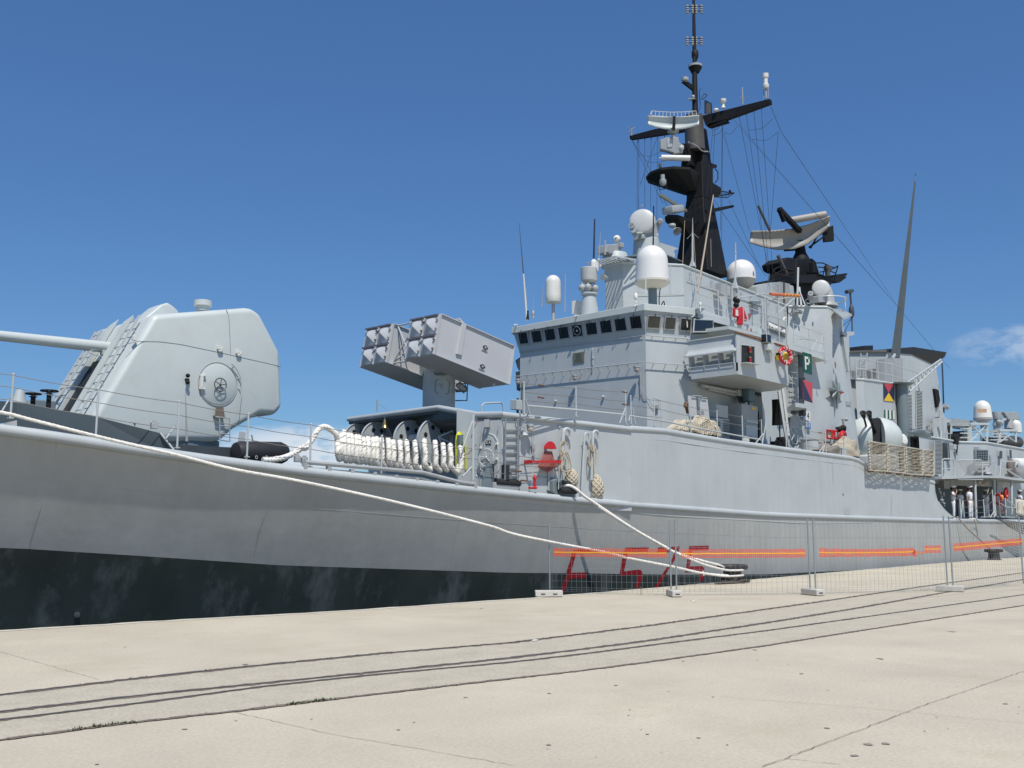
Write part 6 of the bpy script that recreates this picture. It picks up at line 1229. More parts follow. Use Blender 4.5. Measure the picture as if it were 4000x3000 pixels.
m = MB(); m.tube([mst(712, 950, 23.6), mst(728, 970, 23.6), mst(728, 1010, 23.6), mst(712, 1030, 23.6)], .025, 5); m.tube([mst(398, 1040), mst(398, 1070), mst(438, 1062), mst(438, 1030)], .02, 5); obj('cabinet_guard', m, BLACK, fm)
m = MB()
a, b, c, d = mst(700, 1110, 23.4), mst(820, 1088, 23.4), mst(745, 1078, 23.4), mst(780, 1115, 23.4)
m.tube([a, b, c], .03, 5); m.tube([a, d, b], .02, 5)
for k in range(6): t = k / 6; m.tube([a.lerp(b, t) + Z_ * .0, c.lerp(b, t)], .012, 4); m.tube([a.lerp(d, t), c.lerp(b, t)], .012, 4)
m.cyl(mst(795, 1072, 23.4), mst(797, 1088, 23.4), .06); obj('lattice_outrigger', m, BLACK, fm)
m = MB(); m.prism([mst(*p, 23.3) for p in ((665, 1180), (815, 1155), (822, 1163), (812, 1170), (700, 1198), (668, 1200))], (0, .12, 0)); obj('lower_yard', m, BLACK, fm)
m = MB(); a, b = atZ('t', 398, 1098, zp2 + .95), atZ('t', 552, 1192, zp2 + .95); a, b = mst(400, 1098), mst(550, 1190); m.bar(a, b, .10, .16); nr_ = obj('navigation_radar', m, mat('olive_grey_paint', (.17, .165, .125), .5, .08, 3), fm, bevel=.02)
m = MB(); m.hexa([mst(*p) + Vector((0, .3 * s, 0)) for p, s in (((445, 1205), -1), ((510, 1200), -1), ((510, 1200), 1), ((445, 1205), 1))], [mst(*p) + Vector((0, .3 * s, 0)) for p, s in (((440, 1165), -1), ((505, 1160), -1), ((505, 1160), 1), ((440, 1165), 1))]); obj('radar_turning_unit', m, GREY2, nr_, bevel=.05, seg=3)
m = MB(); c = mst(402, 943); m.cyl(c, c + Z_ * .18, .07); m.sph(c + Z_ * .1, .08, 10); obj('anchor_light', m, BROWNG, fm)
m = MB(); m.lathe([(.1, 0), (.16, .1), (.16, .25), (.08, .3)], mst(418, 1045), n=14); m.cyl(mst(418, 1020), mst(415, 985), .1); obj('signal_lamp', m, GREY2, fm)
m = MB(); c = mst(470, 1275, 24.0); m.lathe([(.05, .12), (.15, .1), (.17, 0), (.12, -.05)], c, n=16); m.lathe([(.05, .0), (.1, .1), (.2, .32), (.19, .33), (.05, .05)], c + Vector((.05, -.1, -.12)), (-.3, -.5, -.5), 18); obj('ship_horn', m, GREY2, fm)
m = MB()
for k in range(30): y = 1000 + k * 17; m.sph(mst(600 + (k % 3) * 14, y, 23.85 - .3 * (y > 1130) * (y - 1130) / 430), .03, 6)
obj('mast_bolts', m, BLACK, fm)
struct_later = None
# rigging
def wire(pts, r=.009, mt=None, nm='rigging_wire'):
    m = MB(); m.tube(pts, r * .75, 4, cap=False); return obj(nm, m, mt or mat('rigging_black', (.03, .03, .03), .6, .1, 5), fm)
PT = atY('z4', 2008, 330, 21.3)
for a in ((1018, 585), (1026, 600)): wire([yx(*a), yx(a[0] + 62, a[1] + 150) , PT], .008)
for a in ((803, 658), (848, 700)): wire([yx(*a), yx(a[0] + 95, a[1] + 115), PT], .008)
wire([PT, atY('z4', 2212, 575, 22.0), atY('s', 3710, 1440, 22.5)], .012)
for (x0, y0), (x1, y1), Yb in (((845, 645), (1005, 1475), 21.5), ((888, 640), (1015, 1580), 21.5), ((930, 622), (1020, 1560), 21.5), ((972, 605), (1040, 1590), 21.2), ((755, 700), (748, 1420), 23), ((752, 705), (742, 1300), 23), ((760, 745), (905, 1300), 21.5), ((1068, 742), (1020, 1350), 21), ((700, 720), (665, 1100), 23.5), ((712, 715), (690, 1090), 23.5),
                               ((275, 790), (272, 1180), 26.5), ((283, 790), (280, 1350), 26.3), ((315, 785), (316, 1170), 26), ((351, 778), (348, 1180), 25.5), ((388, 770), (383, 1240), 25), ((243, 790), (320, 905), 28), ((320, 905), (445, 1170), 25.5), ((388, 770), (290, 1040), 26.5), ((243, 790), (300, 910), 27.5), ((300, 910), (420, 1150), 25.6), ((705, 1125), (1000, 1560), 22), ((790, 1130), (960, 1500), 22), ((1010, 1560), (1020, 1640), 21)):
    wire([yx(x0, y0) if y0 < 1100 else mst(x0, y0, 23.5), atY('t', x1, y1, Yb)], .012)
for P in (((275, 870), (345, 880), (412, 850)), ((320, 905), (365, 918), (430, 905)), ((765, 745), (800, 755), (835, 715)), ((900, 735), (975, 722), (1035, 670)), ((920, 785), (1000, 790), (1065, 745)), ((700, 735), (725, 725), (745, 700)), ((700, 765), (735, 750), (755, 720))): wire(spline([yx(*p) for p in P], 6), .011)
# tall poles and whips
def YX(x, y, X=31.4): return atX('z3', x, y, X).y
def whip(f, b, t, Y, r0, r1, mt, nm='whip_aerial', kink=None, par=None):
    m = MB(); a = atY(f, *b, Y); q = atY(f, *t, Y); m.tube([a, a.lerp(q, .5), q], [r0, (r0 + r1) / 2, r1], 7); return obj(nm, m, mt, par or ship)
TAN = mat('weathered_pole_wood', (.42, .34, .24), .6, .1, 8)
whip('n', (1440, 1620), (1710, -60), 20.6, .045, .02, TAN, 'slender_pole')
whip('n', (1350, 1170), (1350, 590), 22.3, .05, .035, GREY, 'whip_aerial'); whip('n', (1352, 590), (1352, 340), 22.3, .03, .01, GREY2)
m = MB(); c = atY('n', 1352, 1180, 22.3); m.lathe([(.16, 0), (.06, .25), (.05, .4)], c, n=4); obj('aerial_base', m, GREY, ship)
m = MB(); c = atY('n', 1352, 595, 22.3)
for k in range(4): a = k * 1.57 + .4; m.tube([c, c + Vector((math.cos(a) * .25, math.sin(a) * .25, -.25))], .01, 4)
obj('aerial_counterpoise', m, GREY2, ship)
whip('n', (2090, 1500), (2095, 930), 21.8, .045, .03, GREY); whip('n', (2092, 930), (2092, 765), 21.8, .035, .03, GREY2); m = MB(); c = atY('n', 2090, 1560, 21.8); m.lathe([(.16, 0), (.05, .4), (.04, .5)], c, n=4); m.sph(atY('n', 2093, 935, 21.8), .05, 8); obj('aerial_base', m, GREY, ship)
whip('n', (670, 820), (677, 130), 21.5, .032, .024, BLACK); whip('n', (540, 1659), (545, 1070), 21.1, .022, .006, WHITE2); whip('n', (965, 1640), (970, 1160), 20.6, .03, .02, GREY)
whip('n', (1415, 1390), (1370, 620), 21.9, .012, .01, TAN, 'halyard'); whip('n', (1180, 1130), (1215, 380), 22.3, .012, .01, TAN, 'halyard'); whip('n', (1675, 1180), (1665, 700), 22.0, .010, .01, TAN, 'halyard')
m = MB(); m.cyl(atY('n', 1428, 1425, 21.9), atY('n', 1420, 1340, 21.9), .04); obj('halyard_weight', m, WHITE2, ship)
whip('z3', (350, 890), (320, 485), YX(350, 890), .05, .035, WHITE2); whip('z3', (320, 485), (283, 45), YX(350, 890), .025, .008, BROWNG); whip('z3', (928, 350), (935, 12), YX(928, 350), .04, .03, mat('navy_black', (.01, .014, .03), .5, .1, 3)); whip('z3', (972, 350), (988, 120), YX(972, 350), .018, .006, GREY2)
whip('z3', (678, 810), (682, 490), YX(678, 810), .022, .018, GREY2); whip('z3', (480, 770), (490, 580), YX(480, 770), .018, .006, GREY2); whip('z3', (345, 870), (350, 600), YX(345, 870), .014, .005, GREY2); whip('z3', (1025, 320), (1026, 195), YX(1025, 320), .04, .03, GREY2); whip('z3', (405, 820), (405, 630), YX(405, 820), .01, .004, GREY2)
m = MB(); c = atX('z3', 405, 870, 31.4); m.cyl(c, c + Z_ * .12, .05); m.lathe([(.05, .12), (.07, .16), (.05, .3), (.02, .34)], c, n=12); obj('roof_light', m, GREY2, ship)
m = MB(); c = atX('z3', 356, 880, 31.4); m.cyl(c, c + Z_ * .25, .07, .05); m.cyl(c + Z_ * .25, c + Z_ * .38, .05); obj('aerial_insulator', m, BLACK, ship)
m = MB(); c = atX('z3', 1292, 735, 31.2); m.cyl(c, c + Z_ * .15, .04); m.lathe([(.07, .15), (.09, .2), (.07, .33), (.03, .38), (0, .4)], c, n=12); obj('roof_light', m, WHITE2, ship)
m = MB(); c = atX('z3', 928, 440, 31.9); m.lathe([(.2, -.1), (.2, .25), (.12, .3), (.06, .38)], c, n=18); obj('aerial_tuner', m, WHITE2, ship); m = MB(); c = atX('z3', 970, 415, 32.3); m.box(c, (.16, .14, .1)); m.cyl(c, c + Z_ * .3, .05); obj('aerial_tuner', m, WHITE2, ship)
# roof-top domes
def dome(f, cx, ytop, ybot, wd, Y, mt, nm, lab=None, taper=.96, under=None):
    top = atY(f, cx, ytop, Y); bot = atY(f, cx, ybot, Y); s = FR[f][2]; dep = (bot - CAM).dot(CF); r = wd / 2 / s / FPX * dep; H = top.z - bot.z; c = Vector((bot.x, bot.y, bot.z)); m = MB()
    prof = [(r * taper * 1.0, 0), (r, .02)] + [(r * (taper + (1 - taper) * (1 - k / 3)), (H - r) * k / 3) for k in range(1, 4)] + [(r * taper * math.cos(a), (H - r) + r * math.sin(a)) for a in [k * math.pi / 20 for k in range(1, 11)]]
    m.lathe(prof, c, n=40); o = obj(nm, m, mt, ship, sharp=50); return o, c, r
d1, c, r = dome('n', 655, 822, 1440, 590, 21.5, WHITE, 'satellite_dome', taper=.93)
m = MB(); m.lathe([(.3, -.28), (r * .9, -.14), (r * 1.03, -.06), (r * 1.03, .02)], c, n=36); obj('dome_base', m, mat('dome_cream', (.62, .58, .48), .45, .04, 3), d1)
m = MB(); m.cyl(Vector((c.x, c.y, 9.9)), c - Z_ * .2, .17, n=18); obj('dome_pedestal', m, MIDG, d1); m = MB(); m.tube(spline([c + Vector((.5, -.3, -.1)), c + Vector((.2, -.25, -.25)), c + Vector((.15, -.2, -.7)), c + Vector((.2, -.2, -1.0)), c + Vector((.4, -.25, -.75)), c + Vector((.45, -.25, -1.1))], 5), .02, 6); obj('feeder_cable', m, BLACK, d1)
m = MB(); q = c + Vector((.1, -r * .98, -.1)); m.box(q, (.3, .02, .05), R(20)); obj('dome_label', m, WHITE2, d1)
d2, c, r = dome('z3', 577, 498, 735, 137, YX(577, 735), WHITE2, 'satellite_dome'); m = MB(); m.lathe([(.1, -.06), (r * .95, 0), (r, .05)], c, n=28); m.cyl(Vector((c.x, c.y, 9.9)), c, .07); obj('dome_pedestal', m, GREY2, d2); m = MB(); m.cyl(Vector((c.x, c.y, 9.95)), Vector((c.x, c.y, 10.25)), .1); obj('rusty_flange', m, RUST, d2)
d3, c, r = dome('a', 1310, 72, 420, 500, 22.9, WHITE, 'satellite_dome', taper=1.0); m = MB(); m.lathe([(.2, -.45), (r * .8, -.25), (r * 1.0, 0)], c, n=36); m.cyl(c - Z_ * .9, c - Z_ * .4, .22); obj('dome_base', m, mat('dome_grey_base', (.45, .44, .40), .5, .05, 3), d3)
q = atP('a', 1515, 305, c + Vector((.32, -r * .86, 0)), Vector((.35, -.93, 0))); m = MB(); M = frame_mtx(q, (.93, .35, 0), (.35, -.93, 0)); m.tube([Vector((math.cos(a) * .09, math.sin(a) * .11, 0)) for a in [k * .449 for k in range(14)]], .018, 4, closed=True); m.tube([Vector((.05, .06, 0)), Vector((-.04, .03, 0)), Vector((.04, -.03, 0)), Vector((-.05, -.06, 0))], .016, 4); m.tube([Vector((.16, .06, 0)), Vector((.16, -.06, 0))], .014, 4); m.xf(M); obj('blue_roundel_mark', m, BLUE, d3)
# drum aerial on its cone
c = atX('z3', 890, 800, 31.5); YD = c.y; u = lambda y: atX('z3', 890, y, 31.5).z - c.z; m = MB(); m.lathe([(.37, -.5), (.36, 0), (.26, u(670)), (.34, u(668)), (.34, u(655)), (.1, u(655))], c, n=24); pd_ = obj('drum_pedestal', m, GREY, ship)
m = MB(); m.lathe([(.33, u(548)), (.34, u(535)), (.34, u(440)), (.32, u(435)), (0, u(434))], c, n=28); m.lathe([(.15, u(570)), (.25, u(560)), (.3, u(548))], c, n=20); obj('jammer_drum', m, mat('drum_grey', (.46, .46, .43), .5, .05, 4), pd_)
for dx, dy in ((-.2, -.1), (.12, -.2), (.25, .1), (-.3, .12)):
    m = MB(); m.sph(c + Vector((dx, dy, (u(600) + u(650)) / 2 + .05)), .16, 12); m.cyl(c + Vector((dx, dy, u(650))), c + Vector((dx, dy, u(570))), .05); obj('receiver_horn', m, GREY2, pd_)
m = MB(); m.box(atX('z3', 783, 780, 31.9), (.35, .3, .55)); obj('roof_cabinet', m, WHITE2, ship, bevel=.02)
# optical director with ball head
c = atX('z3', 1115, 400, 34.3); YE = c.y; u = lambda y: atX('z3', 1115, y, 34.3).z - c.z; m = MB(); m.lathe([(.62, u(430)), (.55, u(325)), (.5, u(312)), (0, u(308))], c, n=32); od = obj('director_plinth', m, GREY, ship)
m = MB(); m.prism([atY('z3', x, y, YE - .25) for x, y in ((1050, 235), (1160, 220), (1168, 310), (1060, 312))], (0, .5, 0)); m.prism([atY('z3', x, y, YE - .35) for x, y in ((1038, 232), (1068, 230), (1068, 300), (1038, 300))], (0, .5, 0)); m.box(atY('z3', 1160, 240, YE - .3), (.25, .2, .22)); oh = obj('director_head', m, GREY2, od, bevel=.03)
m = MB(); q = atY('z3', 1127, 185, YE); m.sph(q, .17, 18); obj('camera_ball', m, WHITE2, od); m = MB(); m.lathe([(.05, 0), (0, .002)], q + (CAM - q).normalized().lerp(Vector((-.6, 0, .3)), .3).normalized() * .165, (CAM - q).normalized(), 14); obj('camera_lens', m, BLACK, od)
# fire-control dish with its plinth
NDR = Vector((-.86, -.45, .08)).normalized()
def fd_(x, y, Y=YC): return atY('n', x, y, Y)
m = MB(); c = fd_(530, 690); m.lathe([(.62, atY('n', 530, 1000, YC).z - c.z), (.56, atY('n', 530, 720, YC).z - c.z), (.5, -.02), (.32, .03)], c + Vector((.1, 0, 0)), n=36); m.prism([fd_(*p, 23.9) for p in ((640, 718), (1103, 860), (1103, 880), (1070, 880), (1025, 905), (1045, 960), (1045, 1020), (640, 970))], (0, .9, 0)); fp = obj('director_plinth', m, GREY, ship)
m = MB(); m.prism([atY('n', x, y, 23.4) for x, y in ((230, 1000), (410, 955), (930, 975), (1185, 1085), (1180, 1095), (930, 995))], (0, 1.6, 0)); obj('plinth_deck', m, MIDG, fp)
m = MB(); m.prism([fd_(*p, 24.0) for p in ((490, 620), (640, 590), (690, 400), (800, 375), (820, 430), (770, 560), (740, 710), (490, 700))], (0, .5, 0)); m.prism([fd_(*p, 23.9) for p in ((745, 610), (770, 600), (775, 720), (745, 720))], (0, .3, 0)); m.cyl(fd_(790, 400, 23.8), fd_(790, 400, 24.7), .14); yk = obj('director_yoke', m, GREY2, fp, bevel=.05, seg=3)
cd_ = fd_(480, 395, 24.1); dep = (cd_ - CAM).dot(CF); rD = 225 / 4.424 / FPX * dep
m = MB(); m.lathe([(0, rD * .22)] + [(rD * math.sin(a), rD * .22 * math.cos(a)) for a in [k * math.pi / 16 for k in range(1, 9)]] + [(rD * .99, -.28), (rD * .7, -.38), (0, -.4)], cd_, NDR, 40); obj('tracking_radar_dish', m, mat('dish_grey', (.50, .50, .48), .45, .04, 3), fp)
m = MB(); a = fd_(300, 470, 24.1); m.lathe([(.13, .04), (.13, -.04), (.1, -.04), (.1, .04)], a, NDR, 18); m.lathe([(.12, .1), (.12, -.3), (0, -.3)], fd_(330, 560, 24.1), NDR, 16); m.tube([fd_(365, 610, 24.1), fd_(470, 605, 24.1)], .08, 8); obj('tracking_camera', m, GREY2, fp)
m = MB(); m.tube([fd_(510, 155), fd_(460, 120)], .02, 5); m.sph(fd_(480, 122), .03, 6); obj('small_feed', m, TAN, fp)
# second director dish, farther aft
m = MB(); c2_ = atY('b', 1000, 850, 21.2); m.lathe([(.62, -.1), (.55, .05), (.45, .1), (.4, .5), (.3, .9)], c2_, n=28); fp2 = obj('after_director_plinth', m, GREY2, ship)
cc = atY('b', 915, 555, 21.0); dep = (cc - CAM).dot(CF); rD = 150 / 4.424 / FPX * dep
m = MB(); m.lathe([(0, rD * .22)] + [(rD * math.sin(a), rD * .22 * math.cos(a)) for a in [k * math.pi / 16 for k in range(1, 9)]] + [(rD * .99, -.22), (rD * .7, -.32), (0, -.35)], cc, NDR, 36); obj('tracking_radar_dish', m, mat('dish_grey', (.5, .5, .48)), fp2)
m = MB(); m.lathe([(.13, .05), (.13, -.5), (.1, -.5), (.1, .05)], atY('b', 735, 652, 21.0), Vector((-.8, -.45, .2)), 18); m.prism([atY('b', x, y, 21.2) for x, y in ((1060, 550), (1100, 545), (1100, 760), (1040, 770))], (0, .3, 0)); m.prism([atY('b', x, y, 20.9) for x, y in ((870, 690), (1060, 640), (1060, 800), (880, 800))], (0, .5, 0)); obj('director_yoke', m, GREY2, fp2, bevel=.03)
m = MB(); rg = [Vector((c2_.x + math.cos(a) * 1.0, c2_.y + math.sin(a) * 1.0, c2_.z + .25)) for a in [k * math.pi / 12 for k in range(24)]]; m.tube(rg, .03, 5, closed=True)
for k in range(0, 24, 3): m.tube([rg[k], rg[k] - Z_ * .45], .02, 5)
obj('ring_guardrail', m, PALE, fp2)
# small raised house with vertical pipes on the tall block
m = MB(); m.prism([atY('b', x, y, 22.6) for x, y in ((-200, 520), (20, 460), (180, 450), (370, 495), (440, 520), (470, 860), (-200, 860))], (0, 2.2, 0)); rh = obj('after_roof_house', m, GREY, ship)
for k in range(8): x = 195 + k * 24; m = MB(); m.tube([atY('b', x, 445 + k * 5, 22.3), atY('b', x + 2, 850, 22.3)], .035 if k != 3 else .08, 6); obj('vertical_pipe', m, BROWNG if k == 3 else GREY2, rh)
m = MB(); T_ = [(505, 560), (645, 860), (575, 860), (420, 860)]; a = atY('b', 520, 540, 21.6)
m.tube([atY('b', 505, 860, 21.6), atY('b', 520, 200, 21.6)], .05, 6); m.tube([atY('b', 540, 540, 21.6), atY('b', 575, 860, 21.4)], .05, 6); m.tube([a, atY('b', 645, 860, 21.2)], .03, 6); m.tube([a, atY('b', 425, 860, 21.9)], .03, 6); m.tube([atY('b', 753, 860, 21.4), atY('b', 753, 780, 21.4)], .05, 6); obj('tripod_aerial', m, PALE, ship)
# ---- after (black) mast with big parabolic antenna
am = lambda f, x, y, Y=YC: atY(f, x, y, Y)
m = MB(); m.prism([am('b', *p, 23.8) for p in ((460, 880), (480, 330), (500, 40), (770, 40), (830, 90), (895, 310), (1080, 500), (860, 870))], (0, 1.6, 0)); m.prism([am('b', *p, 23.6) for p in ((240, 100), (345, 20), (465, 30), (490, 240), (440, 250), (330, 240), (270, 200))], (0, 1.2, 0)); m.prism([am('b', *p, 23.3) for p in ((790, 90), (830, 100), (895, 300), (800, 300))], (0, .3, 0)); af = obj('after_mast', m, BLACK, ship, bevel=.06, seg=2)
m = MB(); m.prism([am('b', *p, 23.2) for p in ((160, 440), (175, 400), (480, 335), (900, 305), (990, 345), (1365, 295), (1368, 325), (1335, 345), (1360, 368), (1240, 458), (1140, 435), (1080, 500), (700, 460), (400, 470))], (0, 2.0, 0)); obj('radar_platform', m, BLACK, af)
m = MB()
for L in (((75, 265), (150, 205), (215, 180)), ((75, 265), (240, 335), (295, 345)), ((100, 320), (280, 230), (470, 240)), ((150, 280), (170, 350)), ((200, 100), (240, 360)), ((820, 120), (940, 120), (1150, 210), (1210, 170)), ((870, 190), (950, 200), (1165, 300)), ((1210, 170), (1165, 320)), ((1210, 170), (1080, 240), (900, 280)), ((1000, 140), (950, 330)), ((310, 345), (330, 300), (480, 300))): m.tube([am('b', *p, 23.0) for p in L], .035, 5)
obj('platform_railing', m, BLACK, af)
m = MB(); c = am('b', 1035, 345, 23); m.lathe([(.14, 0), (.14, .3), (.2, .4), (.2, .55), (0, .56)], c, n=14); obj('vent_cup', m, BROWNG, af)
m = MB(); m.bar(am('b', 170, -10, 23.2), am('b', 340, 345, 23.2), .14, .14); m.bar(am('t', 955, 1160, 23.2), am('t', 1020, 1300, 23.2), .1, .1); obj('strut', m, BROWNG, af)
N2 = Vector((-.70, -.70, -.05)).normalized(); D2 = Vector((50.2, YC, 18))
def dd2(x, y, o=0): return atP('t', x, y, D2 + N2 * o, N2)
m = MB(); NU = 22; vs = []
tp_ = [(0, 1301), (.25, 1299), (.5, 1290), (.75, 1262), (1, 1215)]; bp_ = [(0, 1370), (.15, 1392), (.35, 1410), (.55, 1406), (.72, 1380), (.88, 1325), (1, 1275)]
for i in range(NU + 1):
    u = i / NU; x = 912 + 448 * u; xb = 906 + 452 * u; yt = interp(tp_, u); yb = interp(bp_, u)
    for j in range(7): v = j / 6; vs.append(dd2(x + (xb - x) * v, yt + (yb - yt) * v, .7 * (2 * u - 1) ** 2 + .25 * (2 * v - 1) ** 2))
m.add(vs, [[i * 7 + j, (i + 1) * 7 + j, (i + 1) * 7 + j + 1, i * 7 + j + 1] for i in range(NU) for j in range(6)], 0, True)
RD = mat('radar_warm_grey', (.34, .315, .28), .55, .06, 3); r2 = obj('long_range_radar', m, RD, af); sd_ = r2.modifiers.new('s', 'SOLIDIFY'); sd_.thickness = .06
m = MB(); m.cyl(dd2(1125, 1245, .6), dd2(1335, 1208, .6), .19, n=20); obj('iff_cylinder', m, RD, r2)
m = MB(); m.bar(dd2(1072, 1178, 1.6), dd2(1190, 1305, .3), .25, .22); m.bar(dd2(1072, 1180, 1.6), dd2(1100, 1250, 1.4), .2, .12); m.prism([dd2(*p, -.3) for p in ((1325, 1290), (1378, 1270), (1383, 1355), (1330, 1360))], N2 * -.3); obj('feed_boom', m, BLACK, r2)
m = MB(); m.lathe([(.5, -.2), (.45, .1), (.3, .4), (.25, .8), (.5, 1.0)], am('t', 1195, 1465), n=20)
for a, b in (((1240, 1395), (1330, 1330)), ((1230, 1370), (1350, 1290)), ((1250, 1400), (1300, 1310)), ((1100, 1412), (1220, 1405))): m.tube([dd2(*a, -.3), dd2(*b, -.2)], .05, 5)
obj('radar_pedestal', m, BLACK, r2)
# ---- grey tapered boom post aft
m = MB(); a = atY('z5', 548, 275, 21.3); b = atY('s', 3577, 683, 21.3); ax_ = b - a; m.bar(a, a.lerp(b, .001), .01, .01)
def sqr(c, s): return [c + Vector((-s, -s, 0)), c + Vector((s, -s, 0)), c + Vector((s, s, 0)), c + Vector((-s, s, 0))]
m = MB(); m.hexa(sqr(a, .19), sqr(a.lerp(b, .96), .035)); m.cyl(a.lerp(b, .96), b, .04, .03, 8); m.bar(b - Vector((.1, 0, 0)), b + Vector((.1, 0, 0)), .05, .04); bp = obj('tapered_boom_post', m, mat('boom_dark_grey', (.085, .10, .10), .5, .08, 2), ship)
m = MB(); m.prism([atY('z5', x, y, 21.0) for x, y in ((472, 280), (530, 285), (530, 445), (475, 440))], (0, .5, 0)); m.prism([atY('z5', x, y, 21.0) for x, y in ((530, 272), (602, 278), (604, 445), (530, 445))], (0, .5, 0)); m.cyl(a - Z_ * .1 - Vector((.5, 0, 0)), a + Z_ * .2, .1); obj('boom_heel_box', m, GREY2, bp)
# ---- flag box structure and platform with lattice jib
YB = 20.5
bxy = lambda x, y, Y=YB: atY('z5', x, y, Y)
m = MB(); A, B_ = bxy(320, 428), bxy(585, 462); F_ = atZ('z5', 262, 424, A.z)
m.add([Vector((F_.x, F_.y, 4.3)), Vector((A.x, A.y, 4.3)), A, Vector((F_.x, F_.y, A.z))], [[0, 1, 2, 3]]); m.add([Vector((A.x, YB, 4.3)), Vector((B_.x + .6, YB, 4.3)), Vector((B_.x + .6, YB, B_.z)), A], [[0, 1, 2, 3]]); m.add([F_, A, Vector((B_.x + .6, YB, B_.z)), Vector((B_.x + .6, 23, B_.z)), Vector((F_.x, 23, A.z))], [[0, 1, 2, 3, 4]])
mh = obj('midships_house', m, GREY, ship); m = MB(); m.tube([F_, A, B_ + Vector((.3, 0, 0))], .06, 8, smooth=False); obj('house_coaming', m, PALE, mh)
z1x = lambda f, pts, o: [atY(f, x, y, YB - o) for x, y in pts]
m = MB(); m.prism(z1x('z5', ((463, 456), (538, 462), (540, 588), (466, 582)), .03), (0, .02, 0)); fzp = obj('four_colour_flag_panel', m, NAVY, mh)
def trz(pts, mt): mm = MB(); mm.prism(z1x('z5', pts, .036), (0, .003, 0)); obj('colour_field', mm, mt, fzp)
trz(((465, 457), (536, 462), (501, 524)), PINK); trz(((466, 581), (539, 588), (501, 524)), YEL2)
m = MB(); m.prism(z1x('z5', ((466, 646), (543, 652), (544, 714), (468, 710)), .03), (0, .02, 0)); sp = obj('striped_flag_panel', m, WHITE2, mh)
for x in (467, 493, 519): mm = MB(); mm.prism(z1x('z5', ((x, 646 + (x - 467) * .08), (x + 11, 647 + (x - 467) * .08), (x + 12, 712), (x + 1, 711)), .036), (0, .003, 0)); obj('dark_stripe', mm, GREEN, sp)
m = MB(); P = [(bxy(x, y + 135), bxy(x, y)) for x, y in ((262, 285), (330, 282), (418, 302), (520, 318), (600, 345), (712, 380))]; g = guardrail([(Vector((t.x, t.y, A.z + .0)), Vector((t.x, t.y, t.z))) for b, t in P], (.5, 1), mh, .03, .01, GREY, WIRE, True)
m = MB(); cpp = bxy(592, 465, 20.2); m.lathe([(.6, 0), (.62, .06), (0, .07)], cpp, n=24); m.cyl(cpp - Z_ * 4.5, cpp, .28, n=18); jb = obj('jib_post', m, MIDG, ship)
m = MB(); a, b = bxy(640, 525, 20), bxy(885, 300, 20); a2, b2 = bxy(612, 475, 20), bxy(878, 285, 20); a2 = bxy(628, 455, 20); b2 = bxy(876, 284, 20); m.tube([a, b], .05, 6); m.tube([a2, b2], .05, 6); m.tube([a, a2], .05, 6)
for k in range(9): t = k / 9; p = a.lerp(b, t); q = a2.lerp(b2, t + .05); m.tube([p, q, a.lerp(b, t + .1)], .03, 5)
obj('lattice_jib', m, GREY, jb)
# ---- funnel
YF = 22.0; f_ = lambda x, y, Y=YF: atY('z5', x, y, Y)
P1 = atY('z5', 220, 232, 23.6); P2 = f_(485, 232); P3_ = f_(672, 248); P4 = f_(845, 355); P5 = f_(887, 620); P6 = f_(925, 800)
m = MB(); dn = lambda p, z=4.3: Vector((p.x, p.y, z))
m.add([dn(P1), dn(P2), P2, P1], [[0, 1, 2, 3]]); m.add([dn(P2), dn(P3_), P3_, P2], [[0, 1, 2, 3]]); m.add([dn(P3_), dn(P6), P6, P5, P4, f_(825, 318), P3_], [[0, 1, 2, 3, 4, 5, 6]])
fu = obj('funnel', m, GREY, ship)
m = MB(); m.add([P4, P5, P6, mirror(P6), mirror(P5), mirror(P4)], [[0, 1, 4, 5], [1, 2, 3, 4]]); m.add([mirror(P1), P1, dn(P1), dn(mirror(P1))], [[0, 1, 2, 3]]); obj('funnel_after_face', m, GREY, fu)
q = [f_(218, 222, 23.6), f_(485, 212), f_(680, 194, 21.95), f_(918, 232, 21.6), f_(905, 265, 21.7), f_(828, 322, 21.95), f_(668, 247, 21.95), f_(485, 232, 21.95), f_(220, 234, 23.55)]
m = MB(); m.add([q[0], q[1], q[7], q[8]], [[0, 1, 2, 3]]); m.add([q[1], q[2], q[6], q[7]], [[0, 1, 2, 3]]); m.add([q[2], q[3], q[4], q[5], q[6]], [[0, 1, 2, 3, 4]]); m.add([q[0], q[1], q[2], q[3], mirror(q[3]), mirror(q[2]), mirror(q[1]), mirror(q[0])], [list(range(8))]); m.add([q[3], q[4], mirror(q[4]), mirror(q[3])], [[0, 1, 2, 3]]); m.prism([f_(322, 185, 24), f_(388, 183, 24), f_(388, 215, 24), f_(322, 218, 24)], (0, 1, 0)); obj('funnel_cap', m, SOOT, fu)
def louver(f, x0, x1, y0, y1, n, Y, par=None, slope=0, fx=0):
    m = MB(); P = [atY(f, *p, Y - .05) for p in ((x0, y0), (x1, y0 + slope), (x1 + fx, y1 + slope), (x0 + fx, y1))]; m.prism(P, (0, .04, 0)); lv = obj('louver', m, SOOT, par or fu)
    m = MB()
    for k in range(n + 1): t = k / n; m.bar(P[0].lerp(P[3], t) + Vector((0, -.03, 0)), P[1].lerp(P[2], t) + Vector((0, -.03, 0)), .07, (P[0] - P[3]).length / n * .42)
    m.tube(P, .03, 4, closed=True, smooth=False); obj('slats', m, GREY, lv); return lv
louver('z5', 620, 664, 535, 795, 26, YF, slope=6, fx=4); louver('z5', 697, 739, 510, 785, 26, YF, slope=6, fx=4); louver('z5', 636, 672, 840, 960, 12, YF - .1); louver('z5', 705, 748, 850, 930, 8, YF - .1); louver('z5', 760, 824, 860, 950, 10, YF - .1)
louver('z5', 832, 880, 872, 1112, 26, 20.6, ship); louver('z5', 832, 862, 700, 845, 14, YF)
